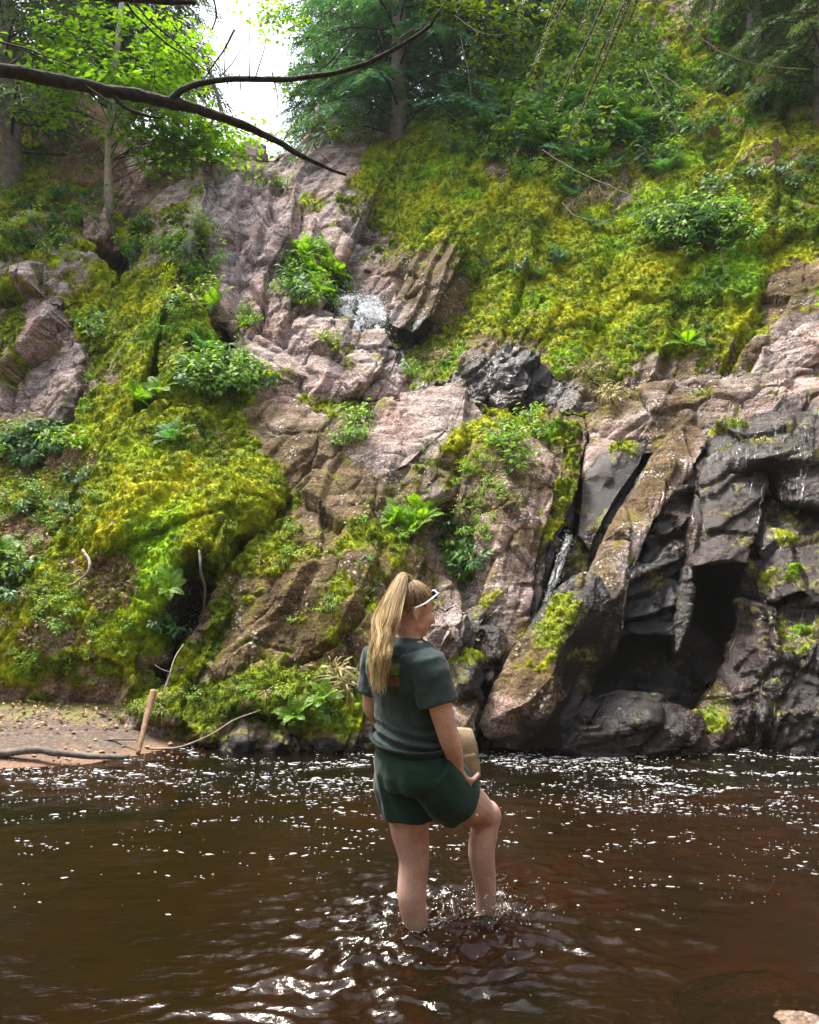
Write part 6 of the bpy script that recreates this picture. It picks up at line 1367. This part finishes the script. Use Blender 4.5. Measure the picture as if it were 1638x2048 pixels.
def limb(pts, radii, n=None, sides=16, flat=1.0):
    n = n or 6 * len(pts); p = smooth_path(pts, n); r_ = np.interp(np.linspace(0, 1, n), np.linspace(0, 1, len(radii)), radii)
    T_ = np.gradient(p, axis=0); T_ /= np.linalg.norm(T_, axis=1, keepdims=True); secs = []
    for i in range(n):
        u = np.cross(T_[i], BF if abs(T_[i] @ BF) < .85 else UZ); u /= np.linalg.norm(u); v = np.cross(T_[i], u); secs.append((p[i], u * r_[i], v * r_[i] * flat))
    e0, e1 = secs[0], secs[-1]
    secs = [(e0[0] - T_[0] * r_[0] * .5, e0[1] * .6, e0[2] * .6)] + secs + [(e1[0] + T_[-1] * r_[-1] * .5, e1[1] * .6, e1[2] * .6)]
    return loft(secs, sides)
def blob(c, ax, ay, az, n=14):
    secs = []
    for t in np.linspace(-1, 1, n): secs.append((np.asarray(c) + np.asarray(az) * math.sin(t * math.pi / 2), np.asarray(ax) * max(math.cos(t * math.pi / 2), .02), np.asarray(ay) * max(math.cos(t * math.pi / 2), .02)))
    return loft(secs, 18)
def fuse(name, shapes, voxel, mat, smooth=3, fn=None, parent=None, loc=None, factor=.5):
    b = Build()
    for V, F in shapes: b.add(V, F)
    me = mesh_np(name, np.concatenate(b.V), np.concatenate(b.F), True)
    o = bpy.data.objects.new(name, me); COL.objects.link(o)
    md = o.modifiers.new('r', 'REMESH'); md.mode = 'VOXEL'; md.voxel_size = voxel; md.use_smooth_shade = True
    if smooth: ms = o.modifiers.new('s', 'SMOOTH'); ms.factor = factor; ms.iterations = smooth
    dg = bpy.context.evaluated_depsgraph_get(); me2 = bpy.data.meshes.new_from_object(o.evaluated_get(dg))
    bpy.data.objects.remove(o); bpy.data.meshes.remove(me)
    V = np.empty(len(me2.vertices) * 3, np.float32); me2.vertices.foreach_get('co', V); V = V.reshape(-1, 3).astype(float)
    if fn is not None:
        Nv = np.empty(len(me2.vertices) * 3, np.float32); me2.vertices.foreach_get('normal', Nv); V = fn(V, Nv.reshape(-1, 3).astype(float))
    if loc is not None: V = V - np.asarray(loc)
    me2.vertices.foreach_set('co', V.astype(np.float32).ravel()); me2.polygons.foreach_set('use_smooth', np.ones(len(me2.polygons), bool))
    me2.materials.clear(); me2.materials.append(mat); me2.name = name; me2.update()
    return link(name, me2, parent)

PBASE = W0(.03, 0, -.2)
person = empty('person', tuple(PBASE)); tag(person, 'woman with blonde ponytail, dark green shirt and shorts, wading with one knee raised', 'person')

# torso cross-sections: z, centre x, y, half width, half depth
TOR = [(.60, .020, .0, .145, .112), (.68, .020, .0, .168, .130), (.76, .016, .005, .155, .120), (.84, .006, .012, .136, .104), (.92, -.004, .016, .138, .102), (1.00, -.014, .012, .152, .106), (1.08, -.026, .008, .165, .104), (1.135, -.026, .006, .148, .086), (1.165, -.022, .008, .115, .075), (1.185, -.016, .012, .066, .060)]
def torso(grow=0., z0=None, z1=None, extra=0):
    secs = []
    for z, x, y, w_, t in TOR:
        if (z0 is not None and z < z0) or (z1 is not None and z > z1): continue
        secs.append((W0(x, y, z), BR * (w_ + grow), BF * (t + grow * 1.1)))
    return secs
SH_R = W0(.070, -.125, 1.095); SH_L = W0(-.130, .130, 1.095)
EL_R = W0(.138, -.150, .868); WR_R = W0(.188, -.085, .682)
EL_L = W0(-.150, .165, .855); WR_L = W0(.03, .27, .74)
HIP_L, KN_L, AN_L = W0(-.036, .068, .66), W0(.018, .03, .270), W0(.034, -.02, -.13)
HIP_R, KN_R, AN_R = W0(.068, -.065, .66), W0(.318, .110, .425), W0(.318, .095, .02)
HC = W0(.012, .02, 1.300)

def hand(wr, dr, palm_n, side, curl=1.0, s=1.0):
    """Palm, four unequal bent fingers and a thumb. dr = towards the fingers, palm_n = out of the palm, side = towards the thumb."""
    out = [loft([(wr - dr * .02, side * .026, palm_n * .021), (wr + dr * .015, side * .029, palm_n * .019), (wr + dr * .05, side * .039, palm_n * .017), (wr + dr * .083, side * .040, palm_n * .014), (wr + dr * .092, side * .034, palm_n * .010)], 16)]
    for k, (off, ln) in enumerate(((.030, .070), (.010, .078), (-.011, .073), (-.030, .058))):
        b = wr + dr * (.080 - .006 * abs(k - 1)) + side * off; p = [b - dr * .02]; d = dr.copy()
        for j, (q, ang) in enumerate(((.45, .55), (.32, .75), (.23, .45))):
            th = ang * curl * (1 + .08 * k); d = d * math.cos(th) + palm_n * math.sin(th); d /= np.linalg.norm(d)
            p.append(p[-1] + d * ln * q + (dr * .02 if j == 0 else 0))
        out.append(limb(p, [.0098, .0095, .0085, .0070], 12, 10))
    b = wr + dr * .022 + side * .026; d1 = dr * .55 + side * .75 + palm_n * .25; d2 = dr * .85 + side * .15 + palm_n * .5
    out.append(limb([b - side * .01, b + d1 * .030, b + d1 * .030 + d2 * .030, b + d1 * .030 + d2 * .055], [.0135, .0125, .0105, .008], 12, 10))
    return out

shapes = [loft(torso(), 28), limb([W0(-.016, .012, 1.15), W0(-.006, .016, 1.20), HC - HU * .06 - HF * .012], [.060, .052, .054])]
# head: skull, face, jaw, nose, lips, ear
shapes += [blob(HC + HU * .025 - HF * .012, HR * .074, HF * .092, HU * .088), blob(HC + HF * .034 - HU * .028, HR * .056, HF * .056, HU * .078), blob(HC + HF * .050 - HU * .078, HR * .036, HF * .036, HU * .026), blob(HC + HF * .020 - HU * .060, HR * .058, HF * .052, HU * .036),
           limb([HC + HF * .082 + HU * .004, HC + HF * .097 - HU * .018, HC + HF * .103 - HU * .030], [.008, .011, .013], 8, 10), blob(HC + HF * .092 - HU * .036, HR * .016, HF * .010, HU * .008),
           blob(HC + HF * .086 - HU * .054, HR * .020, HF * .0075, HU * .0055), blob(HC + HF * .084 - HU * .064, HR * .018, HF * .0075, HU * .006), blob(HC + HF * .076 + HU * .018, HR * .046, HF * .012, HU * .010)]
for s in (1, -1):
    ec = HC + HR * s * .074 - HF * .010 - HU * .012
    shapes += [limb([ec - HU * .026 + HF * .006, ec - HU * .012 - HF * .013 + HR * s * .006, ec + HU * .012 - HF * .017 + HR * s * .010, ec + HU * .028 - HF * .006 + HR * s * .008, ec + HU * .020 + HF * .010 + HR * s * .002], [.006, .006, .0065, .006, .005], 16, 8), blob(ec - HF * .002, HR * .006, HF * .013, HU * .024), blob(HC + HR * s * .030 + HF * .070 - HU * .022, HR * .02, HF * .018, HU * .022)]
# arms and hands
shapes += [limb([W0(.045, -.085, 1.10), SH_R, W0(.108, -.150, .985), EL_R, W0(.166, -.128, .780), WR_R], [.050, .053, .050, .042, .041, .0265], 40), limb([W0(-.11, .10, 1.10), SH_L, W0(-.150, .155, .975), EL_L, W0(-.07, .24, .80), WR_L], [.050, .052, .048, .042, .040, .027], 40)]
dR = np.array((.42, .42, -.80)); dR /= np.linalg.norm(dR); pn = np.array((.65, .45, .49)); pn -= dR * (pn @ dR); pn /= np.linalg.norm(pn); sR = np.cross(dR, pn); 
shapes += hand(WR_R, dR, pn, sR if sR @ BF > 0 else -sR, 1.7)
dL = np.array((.85, -.35, -.25)); dL /= np.linalg.norm(dL); pl = np.array((.1, -.8, .5)); pl -= dL * (pl @ dL); pl /= np.linalg.norm(pl); shapes += hand(WR_L, dL, pl, np.cross(pl, dL), .9)
# legs and feet
cl = lambda a, b, t, off=np.zeros(3): a * (1 - t) + b * t + off
shapes += [limb([cl(HIP_L, KN_L, -.05), cl(HIP_L, KN_L, .3), cl(HIP_L, KN_L, .7), KN_L, cl(KN_L, AN_L, .32, -BF * .018), cl(KN_L, AN_L, .7), AN_L, AN_L - UZ * .03], [.092, .092, .080, .062, .060, .048, .037, .038], 48),
           limb([cl(HIP_R, KN_R, -.05), cl(HIP_R, KN_R, .3), cl(HIP_R, KN_R, .7), cl(HIP_R, KN_R, .93), KN_R + BF * .012, cl(KN_R, AN_R, .12), cl(KN_R, AN_R, .36, -BF * .022), cl(KN_R, AN_R, .72), AN_R, AN_R - UZ * .03], [.088, .090, .082, .066, .060, .057, .057, .045, .036, .037], 56)]
for an, fd in ((AN_L, BF), (AN_R, BF * .9 + UZ * -.35)):
    fd = fd / np.linalg.norm(fd); sd2 = np.cross(fd, UZ); sd2 /= np.linalg.norm(sd2); un = np.cross(sd2, fd)
    shapes.append(loft([(an - fd * .055 - un * .045, sd2 * .022, un * .022), (an - fd * .035 - un * .04, sd2 * .032, un * .036), (an + fd * .04 - un * .040, sd2 * .036, un * .034), (an + fd * .11 - un * .055, sd2 * .043, un * .022), (an + fd * .15 - un * .060, sd2 * .040, un * .016), (an + fd * .170 - un * .062, sd2 * .026, un * .010)], 16))
    for q in range(5): shapes.append(limb([an + fd * .14 + sd2 * (.032 - .016 * q) - un * .062, an + fd * (.187 - .006 * q) + sd2 * (.034 - .016 * q) - un * .066], [.010, .008], 6, 8))
body = fuse('body', shapes, .0052, M_SKIN, 4, None, person, PBASE)

# eyes, lashes and lips
M_EYE = plain('eye', (.75, .72, .70), .2); M_IRIS = plain('iris', (.05, .06, .05), .15); M_LIP = plain('lip', (.42, .14, .12), .45); M_BROW = plain('brow', (.10, .06, .035), .8)
for s in (1, -1):
    c = HC + HR * s * .030 + HF * .0765 + HU * .000
    V, F = blob(c, HR * .0125, HF * .0125, HU * .0115, 10); e = link('eye', mesh_np('eye', V - PBASE, F, True, [M_EYE]), person)
    V, F = blob(c + HF * .0095 - HU * .002, HR * .0055, HF * .0045, HU * .0055, 8); link('iris', mesh_np('iris', V - PBASE, F, True, [M_IRIS]), e)
    V, F = limb([c + HR * s * -.014 + HF * .012 + HU * .020, c + HF * .014 + HU * .024, c + HR * s * .018 + HF * .004 + HU * .019], [.0025, .0035, .002], 8, 6); link('eyebrow', mesh_np('eyebrow', V - PBASE, F, True, [M_BROW]), person)
V, F = limb([HC + HF * .084 - HU * .058 - HR * .022, HC + HF * .0935 - HU * .0585, HC + HF * .084 - HU * .058 + HR * .022], [.003, .006, .003], 10, 8, .7); link('mouth', mesh_np('mouth', V - PBASE, F, True, [M_LIP]), person)

# shirt
def folds(V, Nv):
    z = V[:, 2]; q = V - W0(0, 0, 0); rr = q @ BR
    # drag lines from the shoulders to the waist, gathers above the hem
    s = (z * 1.0 + rr * .9) * 34 + 2.2 * fbm(V * 5, 3, 401)
    back = sstep(-.02, .08, -(q @ BF))
    d = .013 * (1 - np.abs(np.sin(s * .5))) ** 2 * sstep(-.2, .3, gnoise(V * 4, 409)) * sstep(.70, .82, z) * sstep(1.12, .98, z) * (.35 + .65 * back)
    d += .011 * np.exp(-((z - .785) / .05) ** 2) * np.sin(z * 150 + rr * 24 + 2.5 * fbm(V * 7, 2, 405))
    d += .012 * fbm(V * np.array((9, 9, 5)), 4, 403) + .0025 * fbm(V * 24, 3, 407)
    return V + Nv * d[:, None]
ts = torso(.022, .74); ts = [(W0(.018, .004, .738), BR * .166, BF * .130), (W0(.016, .005, .752), BR * .174, BF * .138)] + ts[1:-1] + [(W0(-.017, .011, 1.178), BR * .085, BF * .072), (W0(-.014, .014, 1.192), BR * .066, BF * .062)]
sl_end = cl(SH_R, EL_R, .60, BR * .008)
def sleeve(a, b, out):
    ax = (b - a) / np.linalg.norm(b - a); u = np.cross(ax, BF); u /= np.linalg.norm(u); v = np.cross(ax, u)
    return loft([(a - ax * .05 - out * .055 + UZ * .0, u * .070, v * .080), (a - ax * .020 - out * .015 + UZ * .004, u * .080, v * .082), (a + ax * .04, u * .077, v * .079), (a * .7 + b * .3, u * .074, v * .076), (a * .38 + b * .62, u * .080, v * .080), (a * .36 + b * .64, u * .080, v * .080)], 28)
shirt_shapes = [loft(ts, 32), sleeve(SH_R, EL_R, BR), sleeve(SH_L, EL_L, -BR)]
shirt = fuse('shirt', shirt_shapes, .006, M_SHIRT, 3, folds, person, PBASE)
# waistband gather between shirt and shorts
# shorts
def sfolds(V, Nv):
    z = V[:, 2]; q = V - W0(0, 0, 0)
    d = .006 * fbm(V * np.array((8, 8, 5)), 4, 411) + .004 * np.sin((q @ BR) * 70 + z * 22 + 3 * fbm(V * 5, 2, 413)) * sstep(.74, .60, z)
    return V + Nv * d[:, None]
hemL = W0(-.004, .045, .450); hemR = cl(HIP_R, KN_R, .52, UZ * -.02)
axR = (KN_R - HIP_R) / np.linalg.norm(KN_R - HIP_R); uR = np.cross(axR, BF); uR /= np.linalg.norm(uR); vR = np.cross(axR, uR)
shorts_shapes = [loft([(W0(.010, .0, .585), BR * .150, BF * .120), (W0(.020, .0, .64), BR * .184, BF * .142), (W0(.020, .0, .70), BR * .184, BF * .144), (W0(.018, .004, .755), BR * .166, BF * .128), (W0(.012, .008, .80), BR * .146, BF * .110)], 32),
                 loft([(HIP_L + UZ * .03, BR * .105, BF * .118), (cl(HIP_L, KN_L, .25), BR * .122, BF * .126), (hemL + UZ * .012, BR * .117, BF * .114), (hemL, BR * .115, BF * .112)], 28),
                 loft([(HIP_R + UZ * .03, uR * .125, vR * .112), (cl(HIP_R, KN_R, .28, UZ * -.01), uR * .132, vR * .130), (hemR - axR * .012, uR * .120, vR * .120), (hemR, uR * .118, vR * .118)], 28)]
shorts = fuse('shorts', shorts_shapes, .0065, M_SHORTS, 3, sfolds, person, PBASE)
M_DARK = cloth_mat('waistband_elastic', (.006, .012, .011), (.012, .022, .02))
V, F = loft([(W0(.019, .005, .728), BR * .168, BF * .130), (W0(.019, .005, .732), BR * .176, BF * .138), (W0(.018, .005, .752), BR * .177, BF * .139), (W0(.018, .005, .757), BR * .168, BF * .130)], 40)
link('waistband', mesh_np('waistband', V - PBASE, F, True, [M_DARK]), person)
V, F = loft([(hemR + BR * .105 - UZ * .03, BF * .010, UZ * .007), (hemR + BR * .112 - UZ * .03, BF * .010, UZ * .007)], 4)
link('hem_tag', mesh_np('hem_tag', V - PBASE, F, False, [plain('white_label', (.7, .7, .7), .7)]), person)

# picture printed on the back of the shirt
def back_print():
    bt = BVHTree.FromObject(shirt, bpy.context.evaluated_depsgraph_get()); nu, nv = 26, 22; Vs = np.zeros((nv, nu, 3)); co = np.zeros((nv, nu))
    for j in range(nv):
        for i in range(nu):
            o_ = W0(-.032, 0, 1.105 - .125 * j / (nv - 1)) + BR * (.105 - .21 * i / (nu - 1)) - BF * .5 - PBASE
            h, n, _, _ = bt.ray_cast(Vector(o_), Vector(BF)); Vs[j, i] = (np.array(h) if h is not None else o_ + BF * .38) - BF * .0025
            co[j, i] = j / (nv - 1)
    F = [(j * nu + i, j * nu + i + 1, (j + 1) * nu + i + 1, (j + 1) * nu + i) for j in range(nv - 1) for i in range(nu - 1)]
    m, t, out = newmat('shirt_print'); k = attr(t, 'row'); pos = N(t, 'ShaderNodeNewGeometry').outputs['Position']
    n_ = noise(t, pos, 45, 5, .7)
    kk = math_(t, 'ADD', k, math_(t, 'MULTIPLY', math_(t, 'SUBTRACT', n_, .5), .10))
    c = ramp(t, kk, [(.0, (.10, .15, .025)), (.34, (.16, .19, .035)), (.38, (.045, .03, .02)), (.44, (.13, .06, .03)), (.70, (.15, .07, .035)), (.74, (.01, .045, .035)), (1, (.008, .035, .028))])
    c = mixc(t, 1., c, ramp(t, noise(t, pos, 120, 3, .7), [(.35, (.55, .55, .55)), (.65, (1.15, 1.15, 1.15))]), 'MULTIPLY')
    p = N(t, 'ShaderNodeBsdfPrincipled', i_Roughness=.85); L(t, c, p.inputs['Base Color']); L(t, p.outputs[0], out.inputs[0])
    me = mesh_np('print', Vs.reshape(-1, 3), np.array(F), True, [m]); fattr(me, 'row', co.ravel()); o = link('print', me, shirt)
back_print()

# hair
def hair():
    r = np.random.default_rng(21); V_, F_, K_, Rn = [], [], [], []; n = 0
    def strand(p, r0, r1, b0, b1, m=12):
        nonlocal n
        q = smooth_path(p, m); V, F = tube_np(q, np.concatenate((np.linspace(r0, r0 * .9, m - 3), np.linspace(r0 * .8, r1, 3))) * .50, 3, False)
        V_.append(V); F_.append(F + n); n += len(V); K_.append(np.repeat(np.linspace(b0, b1, m), 3)); Rn.append(np.full(len(V), r.random()))
    cc = HC + HU * .025 - HF * .012
    root = HC + HU * .108 - HF * .052
    sk = lambda th, ph, s=1.0: cc + (HR * .077 * math.sin(th) * math.cos(ph) + HF * .095 * math.sin(th) * math.sin(ph) + HU * .091 * math.cos(th)) * s
    rd = root - cc
    def proj_sk(p, s):
        v = p - cc; a, b, c = v @ HR / .077, v @ HF / .095, v @ HU / .091; k = math.sqrt(a * a + b * b + c * c); return cc + v / k * s
    # scalp: combed from the hairline up to the tie
    for i in range(3600):
        ph = r.uniform(-math.pi, math.pi); front = math.sin(ph)
        thmax = 1.12 if front > .35 else (1.62 if front > -.25 else 2.05)
        th = thmax * (r.random() ** .45); p0 = sk(th, ph, 1.0)
        pts = []
        for u in np.linspace(0, 1, 5): pts.append(proj_sk(p0 * (1 - u) + root * u, 1.015 + .035 * u + .02 * r.random() + .05 * max(0, u - .7)))
        pts[-1] = root + r.normal(0, .010, 3)
        lift = .25 + .3 * r.random() if front > -.1 and th < 1.2 else .05 + .22 * r.random()
        strand(pts, .0016, .0016, lift, lift + .22, 9)
    # ponytail: up out of the tie, over and down the back
    down = np.array((-.115, -.085, 0.))
    for i in range(2900):
        a = r.uniform(0, 6.28); q = math.sqrt(r.random()); lock = int(a * 2.2) + 14 * int(q * 2.4); e = np.array((math.cos(a), math.sin(a))) * q
        fly = 1.0 if i % 9 else r.uniform(1.05, 1.35); sp = fly * BR * e[0] * .047 + (-BF) * (.028 * e[1]); ln = r.uniform(.6, 1.0); ph = (lock * 2.399) % 6.28 + r.normal(0, .35); wv = .013 + .013 * r.random()
        pk = root + HU * (.020 + .012 * e[1]) - HF * .022
        z1 = np.array((-.092, PD - .105, 1.28)); z2 = np.array((-.114, PD - .160, 1.15)); z3 = np.array((-.124, PD - .158, 1.02 + r.uniform(-.03, .09)))
        pts = [root + r.normal(0, .008, 3), pk + sp * .45, (pk * .45 + z1 * .55) + sp * .95 + HU * .012, z1 + sp * 1.05 + BR * wv * math.sin(ph), z2 * .5 + z1 * .5 + sp + BR * wv * math.sin(ph + 1.8), z2 + sp * 1.0 + BR * wv * math.sin(ph + 3.4),
               z2 * .5 + z3 * .5 + sp * .70 + BR * wv * 1.3 * math.sin(ph + 5.0), z3 + sp * (.15 + .5 * r.random()) + BR * wv * 1.5 * math.sin(ph + 6.4)]
        k = max(4, int(round(len(pts) * ln))); strand(pts[:k], .0019, .0006, .42 + .25 * r.random(), .75 + .3 * r.random(), 15)
    # loose hairs at the temple and neck
    for i in range(60):
        p0 = sk(1.45 + .5 * r.random(), r.uniform(-1.2, .5), 1.02); strand([p0, p0 - HU * .02 + r.normal(0, .006, 3), p0 - HU * .05 - HF * .008 + r.normal(0, .012, 3)], .0008, .0004, .3, .6, 6)
    V = np.concatenate(V_); me = mesh_np('hair', V - PBASE, np.concatenate(F_), True, [M_HAIR]); fattr(me, 'blond', np.concatenate(K_)); fattr(me, 'rnd', np.concatenate(Rn)); ho = link('hair', me, person)
    # the hair close to the skull
    def capsec():
        V, F = blob(cc + HU * .004 - HF * .002, HR * .0785, HF * .0955, HU * .0915, 40); v = V - cc
        f, u = v @ HF / .095, v @ HU / .091
        keep = (u > .50 * np.clip((f + .05) * 2.2, 0, 1) - .12 - .55 * np.clip(-f, 0, 1))
        Fk = F[keep[F].all(1)]; return V, Fk
    V, F = capsec(); me = mesh_np('scalp_hair', V - PBASE, F, True, [M_HAIR]); fattr(me, 'blond', np.full(len(V), .12)); fattr(me, 'rnd', np.full(len(V), .5)); link('scalp_hair', me, ho)
    V, F = limb([root - HU * .012 + HR * .016, root - HU * .002 + HF * .012, root - HU * .012 - HR * .016], [.006, .006, .006], 8, 8); link('hair_tie', mesh_np('hair_tie', V - PBASE, F, True, [plain('hair_tie_brown', (.08, .05, .03), .8)]), ho)
hair()

# sunglasses pushed up on her head
def sunglasses():
    white = plain('white_plastic', (.78, .76, .78), .3); dark = plain('dark_lens', (.01, .01, .012), .08)
    fwd = HF * .86 + HU * .42; fwd /= np.linalg.norm(fwd); up2 = np.cross(HR, fwd); up2 = up2 if up2 @ HU > 0 else -up2
    c = HC + HF * .068 + HU * .078; org = c.copy()
    o = empty('sunglasses', tuple(org)); tag(o, 'white-framed sunglasses pushed up on the woman\'s hair', 'sunglasses')
    for s in (1, -1):
        lc = c + HR * s * .036; a = np.linspace(0, 2 * math.pi, 25)
        ring = lc + np.cos(a)[:, None] * HR * .029 + np.sin(a)[:, None] * up2 * .021
        V, F = tube_np(ring, .0036, 7, False); link('rim', mesh_np('rim', V - org, F, True, [white]), o)
        V, F = loft([(lc - fwd * .001, HR * .028, up2 * .020), (lc + fwd * .0015, HR * .027, up2 * .019)], 24); link('lens', mesh_np('lens', V - org, F, False, [dark]), o)
        end = HC + HR * s * .083 - HF * .032 + HU * .006
        V, F = tube_np(smooth_path([lc + HR * s * .030 + up2 * .010, lc + HR * s * .046 - HF * .010 + up2 * .006, (lc + HR * s * .046) * .45 + end * .55 + HR * s * .004, end], 16), np.linspace(.0048, .0034, 16), 7); link('temple', mesh_np('temple', V - org, F, True, [white]), o)
    V, F = tube_np(smooth_path([c - HR * .008, c + up2 * .004, c + HR * .008], 6), .0035, 7); link('bridge', mesh_np('bridge', V - org, F, True, [white]), o)
sunglasses()

# canvas pouch held in front of the hip
def pouch():
    c = W0(.190, .03, .708); org = c - UZ * .11
    o = empty('bag', tuple(org)); tag(o, 'small khaki canvas pouch with an open flap held at the woman\'s hip', 'bag')
    ax = np.array((.94, .34, 0)); ay = np.array((-.34, .94, 0)); up = UZ * .985 + np.array((-.17, 0, 0)); up /= np.linalg.norm(up)
    def fold(V, Nv): return V + Nv * (.012 * fbm(V * 11, 3, 431))[:, None]
    secs = [(c - up * .110, ax * .076, ay * .026), (c - up * .100, ax * .092, ay * .036), (c - up * .02, ax * .094, ay * .040), (c + up * .07, ax * .086, ay * .036), (c + up * .092, ax * .084, ay * .030)]
    fuse('pouch_body', [loft(secs, 24, 4)], .006, M_CANVAS, 2, fold, o, org)
    fl = [(c + up * .085 + ax * .000 - ay * .040, 0), ]
    V = []; F = []
    for i in range(9):
        for j in range(13):
            u = -1 + 2 * j / 12; t = i / 8; wv_ = .006 * math.sin(3.1 * u + 4 * t) * t
            V.append(c + up * (.090 + .020 * math.sin(math.pi * min(t * 1.5, 1)) - .085 * max(0, t - .5) * 2 * (1 + .18 * math.sin(2 * u)) - .008 * u * u) + ax * (.083 * u * (1 - .10 * t) + .006 * t) + ay * (.032 - .090 * min(t * 1.25, .92) + wv_))
    k = len(V); V = np.array(V); V = np.concatenate((V, V - up * .004)); idx = lambda i, j: i * 13 + j
    for i in range(8):
        for j in range(12):
            a, b, d, e = idx(i, j), idx(i, j + 1), idx(i + 1, j + 1), idx(i + 1, j); F += [(a, b, d), (a, d, e), (a + k, d + k, b + k), (a + k, e + k, d + k)]
    link('flap', mesh_np('flap', V - org, np.array(F), True, [M_CANVAS]), o)
    fuse('pocket', [loft([(c - up * .080 - ay * .044, ax * .055, ay * .012), (c - up * .070 - ay * .047, ax * .064, ay * .016), (c + up * .005 - ay * .050, ax * .064, ay * .016), (c + up * .012 - ay * .048, ax * .060, ay * .010)], 20, 4)], .005, M_CANVAS, 2, fold, o, org)
    strap = smooth_path([c + up * .08 - ax * .075, W0(.07, .13, .80), W0(-.10, .16, .79), W0(-.16, .10, .775), W0(-.12, -.06, .765), W0(.0, -.155, .76), W0(.11, -.165, .765), c + up * .06 - ax * .02 - ay * .05], 50)
    secs = []
    V, F = tube_np(strap, .008, 6); link('strap', mesh_np('strap', V - org, F, True, [M_DARK]), o)
pouch()

# ring of foam and drops where she steps
def splash():
    r = np.random.default_rng(61); P, S = [], []
    for (cx, cy_), n, sp, hh in (((.315, PD + .12), 520, .13, .12), ((.36, PD + .08), 420, .12, .14), ((.033, PD - .02), 160, .10, .03)):
        a = r.uniform(0, 6.28, n); q = np.abs(r.normal(0, sp, n)); x = cx + np.cos(a) * q; y = cy_ + np.sin(a) * q
        P.append(np.stack((x, y, wave(x, y) + np.abs(r.normal(0, hh, n)) * np.exp(-(q / .12) ** 2) * r.random(n)), 1)); S.append(.0012 + .0045 * r.random(n) ** 3)
    P, S = np.concatenate(P), np.concatenate(S)
    o6 = np.array([(1, 0, 0), (-1, 0, 0), (0, 1, 0), (0, -1, 0), (0, 0, 1), (0, 0, -1)], float); f8 = np.array([(0, 2, 4), (2, 1, 4), (1, 3, 4), (3, 0, 4), (2, 0, 5), (1, 2, 5), (3, 1, 5), (0, 3, 5)])
    st = 1 + r.random((len(P), 1, 3)) * np.array((.6, .6, 1.4)); V = (P[:, None] + o6[None] * S[:, None, None] * st).reshape(-1, 3); F = (f8[None] + 6 * np.arange(len(P))[:, None, None]).reshape(-1, 3)
    tag(link('splash', mesh_np('splash', V, F, True, [M_FOAMDROP])), kind='stuff')
def drop_mat():
    m, t, out = newmat('water_drops'); g = N(t, 'ShaderNodeBsdfGlossy', i_Roughness=.05); d = N(t, 'ShaderNodeBsdfTransparent'); d.inputs[0].default_value = (.8, .7, .55, 1); mx = N(t, 'ShaderNodeMixShader', i_0=.55)
    L(t, d.outputs[0], mx.inputs[1]); L(t, g.outputs[0], mx.inputs[2]); L(t, mx.outputs[0], out.inputs[0]); return m
M_FOAMDROP = drop_mat()
splash()

# ---------------------------------------------------------------- damp air of the ravine
def haze():
    x0, x1, y0, y1, z0, z1 = -205, 205, -205, 245, -3, 32
    V = np.array([(x, y, z) for x in (x0, x1) for y in (y0, y1) for z in (z0, z1)], float)
    F = np.array([(0, 1, 3, 2), (4, 6, 7, 5), (0, 4, 5, 1), (2, 3, 7, 6), (0, 2, 6, 4), (1, 5, 7, 3)])
    m, t, out = newmat('haze'); v = N(t, 'ShaderNodeVolumePrincipled'); v.inputs['Color'].default_value = (.85, .95, .95, 1); v.inputs['Density'].default_value = .0008
    L(t, v.outputs[0], out.inputs['Volume']); tag(link('haze', mesh_np('haze', V, F, False, [m])), kind='stuff')
haze()
